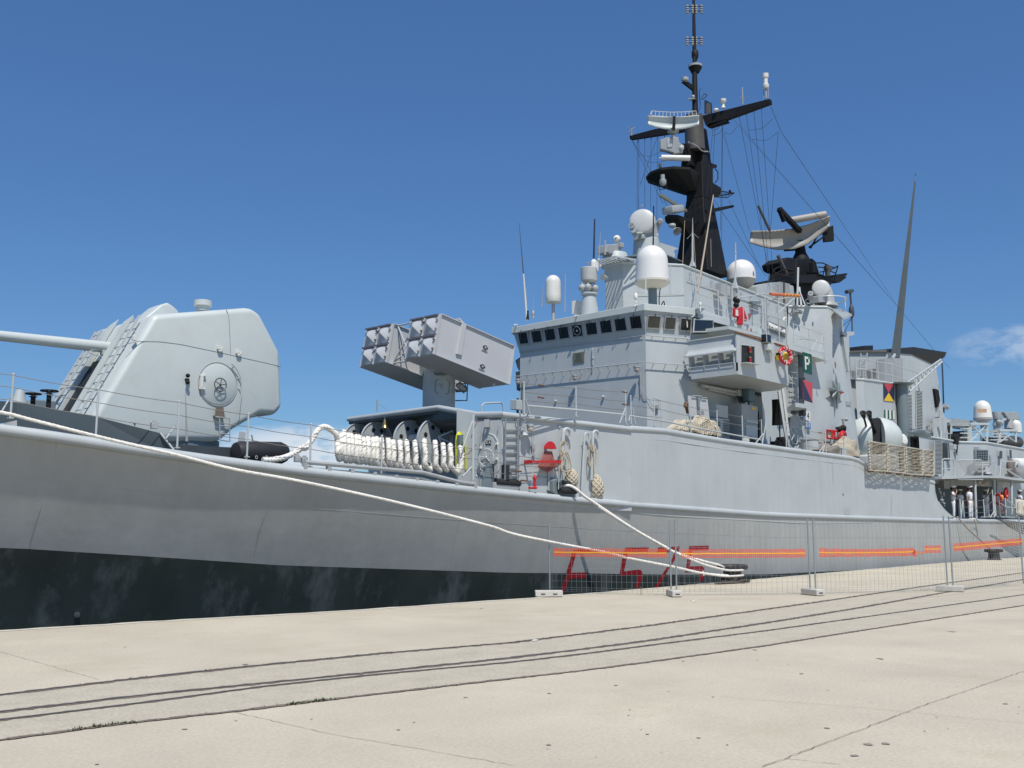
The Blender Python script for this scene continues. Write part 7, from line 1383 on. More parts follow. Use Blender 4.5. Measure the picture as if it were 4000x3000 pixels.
for x0, x1 in ((1603, 1642), (1665, 1700), (1728, 1770), (1788, 1828)): louver('z4', x0, x1, 880 - (x0 - 1600) * .08, 948, 9, 22.3)
m = MB(); m.tube([f_(290, 410, 22.2), f_(300, 240, 22.2)], .04, 5); m.tube([f_(330, 410, 22.2), f_(345, 238, 22.2)], .04, 5)
for k in range(8): m.tube([f_(291 + k, 400 - k * 20, 22.2), f_(331 + k * 2, 400 - k * 20, 22.2)], .025, 5)
obj('funnel_ladder', m, GREY2, fu)
m = MB(); m.prism([f_(*p, 21.85) for p in ((832, 495), (848, 498), (862, 510), (872, 580), (860, 620), (850, 630))], (0, .3, 0)); obj('exhaust_vent', m, BLACK, fu)
m = MB(); m.tube([f_(885, 310, 21.8), f_(890, 420, 21.6), f_(898, 670, 21.6)], .045, 6); obj('exhaust_whip', m, mat('navy_black', (.01, .014, .03)), fu)
m = MB(); m.tube(spline([f_(862, 650, 21.6), f_(880, 625, 21.6), f_(900, 620, 21.6)], 5), .03, 5); m.cyl(f_(900, 615, 21.5), f_(920, 630, 21.5), .12, .16); obj('floodlight', m, GREY2, fu)
m = MB(); m.tube([f_(785, 722, 21.8), f_(808, 712, 21.8), f_(812, 740, 21.8), f_(785, 728, 21.8), f_(785, 790, 21.8), f_(810, 780, 21.8), f_(812, 806, 21.8), f_(785, 798, 21.8)], .025, 5); obj('small_brackets', m, GREY2, fu)
m = MB(); m.prism([atZ('z5', x, y, 6.6) for x, y in ((635, 820), (770, 850), (812, 838), (760, 812))], (0, 0, .1)); m.tube([f_(680, 785, 21.3), f_(690, 815, 21.3)], .03, 5); m.tube([f_(640, 785, 21.4), f_(815, 800, 21.4)], .03, 5); obj('louver_platform', m, MIDG, fu)
m = MB(); m.prism([atY('z5', x, y, 20.4) for x, y in ((596, 600), (622, 602), (632, 960), (610, 960))], (0, .05, 0)); m.tube([bxy(600, 602, 20.3), bxy(606, 850, 20.3)], .03, 5)
for k in range(14): m.tube([bxy(598, 610 + k * 18, 20.3), bxy(616, 612 + k * 18, 20.3)], .02, 4)
obj('vertical_ladder', m, DARK, mh)
# ---- after deckhouse on its raised side
az = 6.9; ap = [Vector((57.5, 20.9, az)), Vector((61.0, 20.8, az)), atY('g', 820, 1255, 20.6), atY('g', 1400, 1265, 19.8), atY('g', 2400, 1440, 19.6)]
m = MB()
for a, b in zip(ap, ap[1:]): m.add([Vector((a.x, a.y, 4.2)), Vector((b.x, b.y, 4.2)), b, a], [[0, 1, 2, 3]])
Lh = ap + [Vector((p.x, 27, p.z)) for p in ap[::-1]]; m.add(Lh, [list(range(len(Lh)))]); ah = obj('after_deckhouse', m, GREY, ship)
m = MB(); m.tube(ap, .07, 8, smooth=False); obj('house_coaming', m, PALE, ah)
m = MB(); m.add([Vector((50.5, 21.9, 2.0)), Vector((90, 21.9, 2.0)), Vector((90, 21.9, 5.2)), Vector((50.5, 21.9, 5.2))], [[0, 1, 2, 3]]); m.add([Vector((52.2, 18.3, 2.0)), Vector((50.5, 21.9, 2.0)), Vector((50.5, 21.9, 5.2)), Vector((52.2, 18.3, 4.4))], [[0, 1, 2, 3]]); obj('shaded_side_wall', m, MIDG, ah)  # slate tone puts the shade of the recess into the wall colour
m = MB(); m.hexa([Vector((46, SIDE, zk(60) + .04)), Vector((110, SIDE, zk(60) + .04)), Vector((110, 30, zk(60) + .04)), Vector((46, 30, zk(60) + .04))], [Vector((46, SIDE, zk(60) + .06)), Vector((110, SIDE, zk(60) + .06)), Vector((110, 30, zk(60) + .06)), Vector((46, 30, zk(60) + .06))]); obj('main_deck', m, DECK, ship)
# shelter deck over the gangway space
sz = 4.5; sp_ = [atY('h', 440, 612, 18.1), atY('h', 1320, 590, 18.1), atY('h', 1710, 598, 18.1), atY('h', 1990, 640, 18.1), atY('h', 2600, 700, 18.1)]
m = MB(); T = [p for p in sp_]; I = [Vector((p.x, 22.5, p.z)) for p in sp_]
for i in range(len(T) - 1): m.hexa([T[i] - Z_ * .14, T[i + 1] - Z_ * .14, I[i + 1] - Z_ * .14, I[i] - Z_ * .14], [T[i], T[i + 1], I[i + 1], I[i]])
sd = obj('shelter_deck', m, GREY, ship)
ha = lambda x, y, Y=18.15: atY('h', x, y, Y)
m = MB(); m.tube([ha(440, 600), ha(445, 250), ha(490, 235), ha(650, 232), ha(690, 270), ha(712, 400), ha(705, 640)], .035, 6); m.tube([ha(450, 448), ha(700, 442)], .025, 6); m.tube([ha(790, 280), ha(830, 262), ha(1270, 255), ha(1310, 275), ha(1318, 680), ha(780, 680)], .035, 6); m.tube([ha(1690, 600), ha(1710, 290), ha(2020, 290), ha(2025, 420)], .035, 6); m.tube([ha(1600, 560), ha(1605, 310), ha(1500, 305)], .025, 5); m.tube([ha(1680, 455), ha(1950, 460)], .025, 5); gr_ = obj('shelter_guardrail', m, GREY, sd)
m = MB()
for k in range(22): t = k / 22; m.tube([ha(775 + 530 * t, 285), ha(775 + 530 * min(1, t + .5), 285 + 395 * min(1, (1 - t) / .5) if t > .5 else 680)], .008, 4, cap=False); m.tube([ha(1305 - 530 * t, 285), ha(1305 - 530 * min(1, t + .5), 285 + 395 * min(1, (1 - t) / .5) if t > .5 else 680)], .008, 4, cap=False)
obj('chain_link_screen', m, GREY2, sd)
m = MB(); m.cyl(ha(1150, 660, 18.3), ha(1180, 1530, 18.3), .07); m.cyl(ha(1940, 720, 18.3), ha(1955, 1470, 18.3), .07); m.cyl(ha(1560, 700, 18.6), ha(1580, 1500, 18.6), .1); obj('support_pillar', m, GREY, sd)
m = MB(); m.prism([ha(480, 700, 19.8), ha(610, 720, 19.8), ha(610, 880, 19.8), ha(490, 880, 19.8)], (0, .3, 0)); m.prism([ha(1630, 720, 19.5), ha(1740, 720, 19.5), ha(1740, 1450, 19.5), ha(1630, 1450, 19.5)], (0, .6, 0)); m.prism([ha(620, 720, 20.2), ha(770, 720, 20.2), ha(770, 850, 20.2), ha(620, 850, 20.2)], (0, .05, 0)); obj('shelter_lockers', m, GREY2, ah)
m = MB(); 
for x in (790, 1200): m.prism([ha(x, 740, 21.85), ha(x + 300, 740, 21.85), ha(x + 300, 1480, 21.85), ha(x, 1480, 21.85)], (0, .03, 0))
obj('doorway_shades', m, SOOT, ah)  # black sheets stand in for the shade inside the openings
m = MB(); m.tube([ha(1510, 660, 18.4), ha(1420, 980, 18.4)], .02, 5); m.tube(spline([ha(1210, 720, 19), ha(1290, 800, 19), ha(1370, 740, 19)], 6), .09, 6); obj('hanging_hose', m, TAN, sd)
m = MB()
for x, y in ((370, 880), (400, 950), (430, 1050), (450, 1130), (480, 1200), (420, 1120), (470, 980)): m.sph(ha(x, y, 18.6), .06, 8); m.tube([ha(x, y, 18.6), ha(x + 15, y + 60, 18.6)], .035, 5); m.tube([ha(x - 15, y, 18.6), ha(x + 30, y - 10, 18.6)], .025, 5)
obj('valve_manifold', m, GREY2, ah)
# multi-tube rocket launcher on the after house
m = MB(); m.prism([ha(*p, 19.1) for p in ((1180, 40), (1430, 35), (1440, 290), (1190, 295))], (0, .18, 0)); m.prism([ha(*p, 19.05) for p in ((1150, 45), (1180, 40), (1190, 295), (1160, 210))], (0, .04, 0)); rk_ = obj('rocket_launcher', m, MIDG, ship, bevel=.02)
for i in range(5):
    for j in range(4): m = MB(); m.lathe([(.055, .0), (.055, .05), (.045, .05), (.045, .0), (0, .001)], ha(1210 + i * 50, 78 + j * 55, 19.08), (0, -1, .05), 12); obj('launch_tube', m, [DARK], rk_)
m = MB(); m.tube([ha(1140, 240, 18.7), ha(1150, 420, 18.7), ha(1210, 510, 18.7), ha(1430, 505, 18.7), ha(1495, 380, 18.7), ha(1480, 160, 18.7)], .06, 7); m.tube([ha(1090, 380, 18.7), ha(1490, 380, 18.7)], .04, 6); m.tube([ha(1150, 325, 18.7), ha(1490, 325, 18.7)], .04, 6); m.cyl(ha(1320, 540, 19), ha(1320, 600, 19), .5, .6); m.cyl(ha(1110, 420, 19.1), ha(1300, 420, 19.1), .22); obj('launcher_cradle', m, GREY2, rk_)
# things on the after house roof
ga = lambda x, y, Y=21.5: atY('g', x, y, Y)
def tower(x0, x1, y0, y1, Y, nm):
    m = MB(); W2 = (ga(x1, y1, Y) - ga(x0, y1, Y)).length; P = [ga(x0, y1, Y), ga(x1, y1, Y)]; Q = [ga(x0, y0, Y), ga(x1, y0, Y)]; bk = Vector((0, 1.2, 0))
    for a, b in zip(P, Q): m.bar(a, b, .1, .1); m.bar(a + bk, b + bk, .1, .1)
    m.bar(Q[0] + Vector((-.15, 0, 0)), Q[1] + Vector((.15, 0, 0)), .14, .14); m.bar(Q[0] + bk, Q[1] + bk, .12, .12); m.bar(Q[0], Q[0] + bk, .12, .12); m.bar(Q[1], Q[1] + bk, .12, .12)
    m.bar(P[0], Q[1], .05, .05); m.bar(P[1], Q[0], .05, .05)
    for t in (.25, .5, .75): m.bar(P[0].lerp(Q[0], t) + bk * .5, P[1].lerp(Q[1], t) + bk * .5, .12, .08)
    return obj(nm, m, PALE, ah)
tower(1060, 1420, 860, 1240, 21.0, 'dome_tower'); tower(1690, 2040, 1000, 1260, 20.8, 'dome_tower')
d5, c, r = dome('g', 1325, 362, 745, 385, 21.5, WHITE2, 'satellite_dome', taper=.9); m = MB(); m.lathe([(.2, -.4), (r * .6, -.22), (r * 1.02, -.1), (r * 1.02, 0)], c, n=30); m.cyl(c - Z_ * .7, c - Z_ * .3, .2); obj('dome_base', m, GREY2, d5)
m = MB(); P = [atY('g', x, y, c.y - r * .97) for x, y in ((1222, 538), (1405, 535), (1405, 618), (1225, 615))]; m.prism(P, (0, .03, 0)); obj('orange_nameplate', m, mat('faded_orange_plate', (.50, .30, .16), .6, .1, 6), d5)
d6, c, r = dome('g', 2040, 780, 1050, 235, 22.2, WHITE2, 'satellite_dome', taper=1.0)
m = MB(); c = ga(1620, 730, 22); u = lambda y: ga(1620, y, 22).z - c.z; m.lathe([(.3, u(770)), (.34, u(740)), (.34, u(610)), (0, u(605))], c, n=24); m.lathe([(.28, u(1130)), (.26, u(900)), (.32, u(895)), (.3, u(870)), (.2, u(780))], c, n=20); m.sph(c + Vector((.2, -.2, u(840))), .2, 10); m.sph(c + Vector((-.2, -.2, u(830))), .2, 10); m.tube([ga(1680, 850, 22), ga(1810, 760, 22)], .1, 6); obj('after_jammer_drum', m, GREY2, ah)
m = MB(); m.prism([ga(*p, 22.2) for p in ((1780, 605), (2060, 600), (2135, 740), (2110, 775), (1880, 770), (1860, 735))], (0, .25, 0)); m.cyl(ga(1880, 980, 22.4), ga(1880, 780, 22.4), .3); obj('flat_radar_panel', m, GREY2, ah, bevel=.04)
m = MB(); m.bar(ga(630, 850, 22.5), ga(1080, 930, 22.5), .5, .5); m.bar(ga(650, 770, 22.5), ga(1090, 830, 22.5), .3, .15); m.prism([ga(*p, 22.2) for p in ((600, 830), (640, 760), (720, 770), (730, 900), (620, 900))], (0, .6, 0)); obj('crane_arm', m, GREY2, ah)
m = MB(); m.prism([ga(*p, 22.5) for p in ((560, 900), (640, 960), (650, 1080), (830, 1150), (1060, 1190), (1060, 1245), (560, 1210))], (0, 1.5, 0)); m.prism([ga(*p, 22.3) for p in ((915, 1010), (1040, 1030), (1050, 1230), (920, 1200))], (0, .8, 0)); m.cyl(ga(1640, 1230, 22.5), ga(2070, 1260, 22.5), .45); m.prism([ga(*p, 22.5) for p in ((1520, 1150), (1640, 1130), (1660, 1270), (1530, 1260))], (0, .8, 0)); obj('boat_gear', m, mat('dark_clutter', (.06, .06, .06), .7, .3, 3), ah)
m = MB(); m.prism([ga(*p, 20.5) for p in ((740, 1070), (815, 1065), (820, 1140), (800, 1320), (745, 1315), (735, 1140))], (0, .3, 0)); m.prism([ga(*p, 20.5) for p in ((730, 1340), (790, 1340), (770, 1560))], (0, .02, 0)); obj('covered_searchlight', m, BLACK, ah, bevel=.03)
m = MB()
for a, b in (((410, 1190), (425, 1015)), ((530, 1200), (520, 1060)), ((520, 1060), (735, 1100)), ((455, 600), (490, 1190)), ((430, 720), (440, 700))): m.tube([ga(*a, 20.9), ga(*b, 20.9)], .04, 5)
m.prism([ga(*p, 21.2) for p in ((400, 740), (540, 720), (565, 1200), (400, 1180))], (0, .4, 0)); obj('after_ladder_rail', m, GREY, ah)
m = MB(); m.prism([ga(*p, 20.45) for p in ((490, 1260), (560, 1265), (580, 1659), (505, 1659))], (0, .2, 0)); m.tube([ga(580, 1270, 20.3), ga(605, 1659, 20.3)], .03, 5); m.tube([ga(545, 1270, 20.3), ga(565, 1659, 20.3)], .03, 5)
for k in range(8): m.tube([ga(548 + k * 3, 1300 + k * 50, 20.3), ga(585 + k * 3, 1300 + k * 50, 20.3)], .02, 4)
obj('after_ladder', m, DARK, ah)
m = MB(); m.prism([ga(*p, 19.55) for p in ((1715, 1440), (1745, 1455), (1745, 1600), (1700, 1620), (1700, 1470))], (0, .06, 0)); m.prism([ga(*p, 19.5) for p in ((1910, 1420), (1945, 1430), (1950, 1600), (1915, 1610))], (0, .04, 0)); obj('wall_equipment', m, DARK, ah)
m = MB(); m.box(ga(1200, 1390, 19.7), (.4, .3, .2)); m.box(ga(680, 1360, 20.3), (.35, .3, .3)); obj('wall_boxes', m, GREY, ah, bevel=.02)
m = MB(); m.tube([ga(790, 1490, 20.0), ga(1140, 1490, 19.85)], .02, 4); obj('wall_conduit', m, PALE, ah)
# ================================================================ ROPES, NETS, CREW AND LOOSE THINGS
FR['v'] = (0, 0, .553)
def vplane(a, b): d = Vector((b[0] - a[0], b[1] - a[1], 0)); return Vector((-d.y, d.x, 0)).normalized()
# ---- long bow line and the spring line down to the bollard
S0 = Vector((-3.0, 20.2, 4.4)); B0_ = Vector((BO1.x - .26, BO1.y - .12, .24)); N0 = vplane(S0, B0_)
r1 = [S0] + [atP(f, x, y, S0, N0) for f, x, y in (('z1', 0, 942), ('z1', 250, 1002), ('z1', 740, 1125), ('z1', 1250, 1243), ('z1', 1700, 1355), ('v', 650, 1040), ('v', 860, 1086), ('v', 1050, 1134), ('f1', 0, 297), ('f1', 330, 368), ('f1', 800, 457), ('f1', 1000, 508), ('f1', 1375, 580), ('f1', 1650, 640))]
r1 = [p for i, p in enumerate(r1) if i == 0 or p.x > r1[i - 1].x + .05]
S1_ = [S0.lerp(r1[1], t) - Z_ * (.6 * t * (1 - t)) for t in [k / 12 for k in range(12)]]; r1 = S1_ + r1[1:]
rp = MB(); rp.rope(spline(r1 + [B0_ + Vector((-.2, 0, .0))], 6), .034, step=.035, n=9, pitch=.26); rp.rope(spline([r1[-1], r1[-1].lerp(B0_, .5) + Vector((.1, -.2, -.05)), Vector((BO1.x + .05, BO1.y - .33, .24)), Vector((BO1.x + .33, BO1.y - .0, .22))], 5), .03, step=.045, n=8)
rp.tube([r1[-1] + Vector((0, 0, .07)), r1[-1] - Vector((-.03, 0, .07))], .02, 5); rp.tube([r1[-1] + Vector((-.05, 0, .02)), r1[-1] + Vector((.07, -.02, -.05))], .02, 5)
tag(obj('mooring_rope', rp, ROPE), 'long white mooring rope running from the bow along the hull down to the bollard', 'mooring rope')
A2 = dq(1170, 968, -.38); N2_ = vplane(A2, B0_)
ln = [dq(1090, 968, -.2), dq(1130, 958, -.3), dq(1190, 965, -.4)] + [atP(f, x, y, A2 + Vector((0, -.06, 0)), N2_) for f, x, y in (('d', 1255, 1005), ('d', 1340, 1078), ('d', 1560, 1225), ('d', 1790, 1384), ('f1', 740, 60), ('f1', 880, 150), ('f1', 1100, 288), ('f1', 1370, 440))]
ea = [atP('f1', x, y, A2 + Vector((0, -.06, 0)), N2_) for x, y in ((1370, 440), (1460, 475), (1640, 530), (1800, 572))] + [Vector((BO1.x - .2, BO1.y + .1, .42))]
eb = [atP('f1', x, y, A2 + Vector((0, -.12, 0)), N2_) for x, y in ((1370, 443), (1480, 490), (1650, 560), (1850, 612))] + [Vector((BO1.x + .05, BO1.y - .33, .4)), Vector((BO1.x + .33, BO1.y - .1, .38)), Vector((BO1.x + .3, BO1.y + .25, .38))]
rp = MB(); rp.rope(spline(ln, 6), .044, step=.035, n=9, pitch=.28); rp.rope(spline(ea, 5), .032, step=.045, n=8); rp.rope(spline(eb, 5), .032, step=.045, n=8)
tag(obj('mooring_rope', rp, ROPE), 'white mooring rope slanting steeply from the dark fairlead down to the bollard', 'mooring rope')
rp = MB()
for k in range(7):
    a = random.uniform(0, 6.28); c = Vector((BO1.x + .1, BO1.y + .0, .05)); rp.rope(spline([c + Vector((math.cos(a) * .4, math.sin(a) * .4, 0)), c + Vector((math.cos(a + .8) * .5, math.sin(a + .8) * .45, random.uniform(0, .08))), c + Vector((math.cos(a + 1.7) * .4, math.sin(a + 1.7) * .4, .0)), c + Vector((-.8 - random.random() * .6, -.1, -.0))], 5), .025, step=.05, n=7)
tag(obj('dark_rope_tangle', rp, mat('dirty_dark_rope', (.10, .08, .06), .95, .3, 15)), 'dirty dark rope tangled round the foot of the black bollard', 'rope')
# ---- white hawser hung in loops on the guardrail
def hz(x, y, o): return atS('z2', x, y, lambda X: Ydeck(X) + .42 + o)
P = []
tops = [(262, 1365), (290, 1320), (318, 1300), (350, 1335), (385, 1338), (420, 1345), (455, 1350), (490, 1352), (525, 1356), (562, 1362), (600, 1366), (640, 1372), (695, 1375), (745, 1380), (800, 1382), (858, 1380), (930, 1385), (1010, 1382), (1100, 1390), (1180, 1412), (1230, 1420), (1322, 1430)]
bots = [(268, 1545), (300, 1540), (345, 1548), (380, 1555), (420, 1560), (462, 1565), (510, 1580), (540, 1570), (590, 1590), (620, 1590), (660, 1610), (690, 1600), (735, 1610), (800, 1625), (860, 1620), (905, 1640), (960, 1635), (1040, 1645), (1145, 1655), (1200, 1650), (1290, 1655)]
for i, (tx, ty) in enumerate(tops):
    jt = random.uniform(-22, 22); tx += random.uniform(-7, 7); ty += random.uniform(-12, 10)
    P.append(hz(tx, ty, 0))
    if i < len(bots):
        nx, ny = tops[i + 1]; by = bots[i][1] + random.uniform(-24, 8); bx = (tx + nx) / 2 + 4; g = min(10, (nx - tx) * .12)
        P += [hz(tx + 3, ty + 55, -.10), hz(tx + g, (ty + by) / 2, -.14), hz(tx + g * .6, by - 55, -.13), hz(bx - 6, by - 6, -.06), hz(bx + 8, by - 8, .04), hz(nx - g * .6, by - 60, .10), hz(nx - g, (ny + by) / 2, .12), hz(nx - 3, ny + 50, .08)]
P += [hz(1338, 1500, -.1), hz(1322, 1620, -.1), hz(1290, 1665, 0)]
lead = [atS('z1', x, y, lambda X: Ydeck(X) + .55) for x, y in ((1890, 1285), (1980, 1282), (2080, 1255), (2180, 1195))] + [hz(x, y, -.05) for x, y in ((-20, 1440), (45, 1360), (100, 1275), (155, 1255), (210, 1285), (250, 1320))]
m = MB(); m.rope(spline(lead + P, 5), .066, pitch=.34, n=12, step=.026, strands=4)
tag(obj('hanging_hawser', m, ROPE), 'thick white braided hawser hung in many loops over the foredeck guardrail', 'rope')
m = MB()
for pts in (((165, 865), (230, 825), (250, 830)), ((190, 885), (240, 850), (255, 835)), ((355, 815), (400, 840), (445, 850)), ((360, 850), (400, 870), (440, 868)), ((200, 820), (300, 815), (380, 820))): m.rope(spline([dq(x, y, .9) for x, y in pts], 5), .045, step=.05)
tag(obj('rope_coil', m, ROPE), 'white rope lying coiled behind the black roller beside the door', 'rope')
m = MB(); m.rope(spline([dq(x, y, .35) for x, y in ((630, 960), (700, 972), (800, 968), (900, 972), (1000, 985))], 5), .04, step=.05); m.rope(spline([dq(x, y, .25) for x, y in ((620, 1010), (700, 1022), (800, 1012), (880, 1025), (950, 1018))], 5), .035, step=.05); m.rope(spline([dq(x, y, .2) for x, y in ((770, 1005), (780, 980), (765, 990))], 4), .02, step=.05)
tag(obj('deck_rope', m, ROPE), 'white rope stretched along the deck edge below the red hose rack', 'rope')
# ---- yellow hose beside the reels
m = MB(); yh = lambda x, y, o=0: atY('z2', x, y, 19.75 - o)
for k in range(6): o = k * .03; m.tube(spline([yh(1288 + k * 5, 1630, o), yh(1285 + k * 7, 1450, o), yh(1290 + k * 5, 1340 + k * 4, o), yh(1315, 1302 + k * 5, o), yh(1342 - k * 2, 1345, o), yh(1350 + k * 3, 1450, o), yh(1352 + k * 4, 1655 - k * 5, o)], 6), .022, 6)
tag(obj('yellow_hose', m, YEL), 'bright yellow hose hanging in loops on the wall right of the cable reels', 'hose')
m = MB(); m.prism([yh(x, y, .2) for x, y in ((1315, 1325), (1352, 1322), (1345, 1400), (1318, 1405))], (0, .1, 0)); obj('hose_hook', m, MIDG, ship)
# ---- net heap on the walkway under the bridge
def lump(name, f, outline_c, rx, ry, rz, Y, mt, lab, cat, seed, amp=.25, rot=0):
    random.seed(seed); c = atY(f, *outline_c, Y); m = MB(); nu, nv = 26, 14; ph = [(random.uniform(1, 5), random.uniform(0, 6), random.uniform(1, 4), random.uniform(0, 6)) for _ in range(7)]; vs = []
    for j in range(nv + 1):
        for i in range(nu):
            u = 2 * math.pi * i / nu; v = math.pi * .5 * j / nv; k = 1 + sum(amp / 7 * 2 * math.sin(a * round(u * 1) * 0 + round(a) * u + b) * math.sin(round(c2) * v * 2 + d) for a, b, c2, d in ph)
            vs.append(c + Vector((math.cos(u + rot) * math.cos(v) * rx * k, math.sin(u + rot) * math.cos(v) * ry * k, math.sin(v) * rz * k)))
    m.add(vs, [[j * nu + i, j * nu + (i + 1) % nu, (j + 1) * nu + (i + 1) % nu, (j + 1) * nu + i] for j in range(nv) for i in range(nu)], 0, True)
    return m, vs, nu, nv, c
nt_ = thing('cargo_net_heap', 'heap of tan knotted cargo netting on the deck below the bridge', 'net', atY('c', 450, 1100, 18.6))
for ox, oy, rx, rz, sd in ((640, 1120, .95, .62, 5), (330, 1075, .95, .42, 9)):
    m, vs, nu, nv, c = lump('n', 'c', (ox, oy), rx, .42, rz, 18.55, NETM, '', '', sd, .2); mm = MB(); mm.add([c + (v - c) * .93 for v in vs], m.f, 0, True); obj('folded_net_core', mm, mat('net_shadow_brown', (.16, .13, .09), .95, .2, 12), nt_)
    mm = MB()
    for i in range(0, nu):
        for dj in (1, -1):
            Q = [vs[j * nu + int((i + dj * j * .9)) % nu] for j in range(nv)]
            mm.tube(Q, .016, 4, cap=False)
    for i in range(nu * 2): Q = [vs[j * nu + (i // 2) % nu].lerp(vs[j * nu + (i // 2 + 1) % nu], .5 * (i % 2)) + Vector((0, -.02, .01)) for j in range(nv)]; mm.tube(Q, .012, 4, cap=False)
    obj('net_mesh', mm, mat('net_cord', (.62, .55, .42), .9, .15, 14), nt_)
m, *_ = lump('t', 'e', (1010, 1480), 1.2, .5, .5, 18.6, CANV, '', '', 21, .3); tag(obj('folded_tarpaulin', m, mat('grey_brown_canvas', (.25, .22, .18), .9, .15, 4, bump=.03, bscale=5)), 'low grey brown tarpaulin bundle behind the rail, left of the beige one', 'tarpaulin')
m, *_ = lump('t', 'e', (1330, 1480), 1.1, .5, .78, 18.9, CANV, '', '', 33, .28); tag(obj('beige_tarpaulin', m, CANV), 'crumpled beige canvas cover piled beside the rounded twin gun mount', 'tarpaulin')
random.seed(11)
for x0, x1, y0, y1, Y in ((635, 825, 1200, 1440, 18.9), (1220, 1322, 1355, 1530, 18.3)):
    a, b = atY('e', (x0 + x1) / 2, y1, Y), atY('e', (x0 + x1) / 2, y0, Y); r = (atY('e', x1, y0, Y) - atY('e', x0, y0, Y)).length * .36; m = MB(); m.lathe([(r, 0), (r, (b - a).length), (r * 1.08, (b - a).length + .01), (r * 1.08, (b - a).length + .05), (0, (b - a).length + .06)], a, n=22); m.tube([b + Vector((-r, 0, .08)), b + Vector((r, 0, .08))], .02, 5); obj('mushroom_vent', m, GREY, ship)
# ---- red fire gear on the side deck
ew = lambda x, y, o=0: atY('e', x, y, 19.78 - o)
m = MB(); P = [ew(x, y, .25) for x, y in ((1018, 1020), (1205, 1035), (1202, 1172), (1022, 1160))]; m.tube(P, .045, 5, closed=True, smooth=False); m.tube([ew(1110, 1018, .3), ew(1110, 1172, .3)], .04, 5); m.tube([ew(1152, 1030, .3), ew(1152, 1170, .3)], .04, 5); fb_ = obj('fire_locker', m, RED, ship)
m = MB(); m.prism([ew(x, y, .2) for x, y in ((1030, 1030), (1145, 1035), (1145, 1140), (1030, 1135))], (0, .05, 0)); obj('locker_panel', m, mat('cream_panel', (.70, .62, .42), .5, .05, 5), fb_); m = MB(); m.tube([ew(1075, 1180, .2), ew(1085, 1260, .2)], .03, 5); m.tube([ew(1150, 1180, .2), ew(1160, 1260, .2)], .03, 5); obj('locker_pipes', m, PALE, fb_)
m = MB(); m.lathe([(0, 0), (.05, .0), (.05, .2), (.17, .45), (.17, .5), (.05, .5)], ew(1175, 980, .1), Vector((.9, -.3, .0)), 14); m.sph(ew(1235, 1005, .3), .14, 10); obj('alarm_horn', m, BLACK, ship)
m = MB(); m.tube(spline([ew(1255, 1262, .4), ew(1248, 1200, .45), ew(1262, 1110, .5), ew(1290, 1065, .5), ew(1320, 1090, .45), ew(1310, 1130, .4)], 6), [.12] * 31 if 0 else .11, 10); m.tube(spline([ew(1280, 1255, .4), ew(1275, 1180, .42), ew(1295, 1110, .42)], 5), .1, 8)
tag(obj('red_life_vest', m, RED), 'bright red bundled life vest hanging at the rail left of the rounded twin gun', 'life vest')
m = MB(); m.tube([ew(1290, 830, .3), ew(1330, 1030, .3), ew(1335, 1180, .3)], .05, 6); m.tube([ew(1270, 830, .3), ew(1375, 832, .3)], .03, 5); m.sph(ew(1350, 830, .3), .1, 8); obj('gooseneck_vent', m, GREY2, ship)
# ---- rounded twin gun mount
UX = CR.copy(); UX.z = 0; UX.normalize(); VX = Vector((UX.y, -UX.x, 0)); VX = VX if VX.dot(CAM - Vector((48, 20, 0))) > 0 else -VX
gcn = atY('z5', 376, 850, 20.35); sc_ = (gcn - CAM).dot(CF) / FPX / 1.844
m = MB(); hw2 = 45 * sc_
for s, ext in ((-1, 150), (1, 172)):
    vs = []; N1, N2n = 10, 28
    for i in range(N1 + 1):
        a = math.pi / 2 * i / N1
        for k in range(N2n):
            b = 2 * math.pi * k / N2n; ru = ext * sc_ * math.sin(a); rr = math.cos(a)
            zz = math.sin(b) * rr * 150 * sc_; 
            if zz < 0: zz *= 1.25
            vs.append(gcn + UX * s * (hw2 + ru) + Z_ * zz + VX * (math.cos(b) * rr * 1.05))
    m.add(vs, [[i * N2n + k, i * N2n + (k + 1) % N2n, (i + 1) * N2n + (k + 1) % N2n, (i + 1) * N2n + k] for i in range(N1) for k in range(N2n)] + [list(range(N2n))], 0, True)
tg = obj('twin_gun_mount', m, PALE, ship)
m = MB(); m.hexa([gcn + UX * s * hw2 + VX * v - Z_ * 1.5 for s, v in ((-1, -.7), (1, -.7), (1, .55), (-1, .55))], [gcn + UX * s * hw2 + VX * v + Z_ * .95 for s, v in ((-1, -.7), (1, -.7), (1, .55), (-1, .55))]); obj('gun_slot', m, SOOT, tg)
m = MB(); m.lathe([(1.25, -2.2), (1.25, -1.0), (1.1, -.9)], gcn, n=32); obj('mount_ring', m, GREY, tg)
for x0, y0, x1, y1 in ((352, 815, 313, 668), (402, 812, 357, 668)):
    a = atP('z5', x0, y0, gcn + VX * .45, VX); b = atP('z5', x1, y1, gcn + VX * 1.7, VX); d_ = (b - a).normalized(); L = (b - a).length; m = MB(); m.lathe([(.1, -.3), (.08, .3), (.05, .5), (.05, L * .72), (.07, L * .74), (.14, L * .97), (.15, L), (.11, L), (0, L - .05)], a, d_, 16); obj('gun_barrel', m, BLACK, tg)
m = MB(); m.lathe([(0, .0), (.3, 0), (.33, .1), (.2, .22), (0, .24)], atY('z5', 592, 868, 19.3), (-.4, -.9, .1), 22); obj('small_white_disc', m, WHITE2, ship)
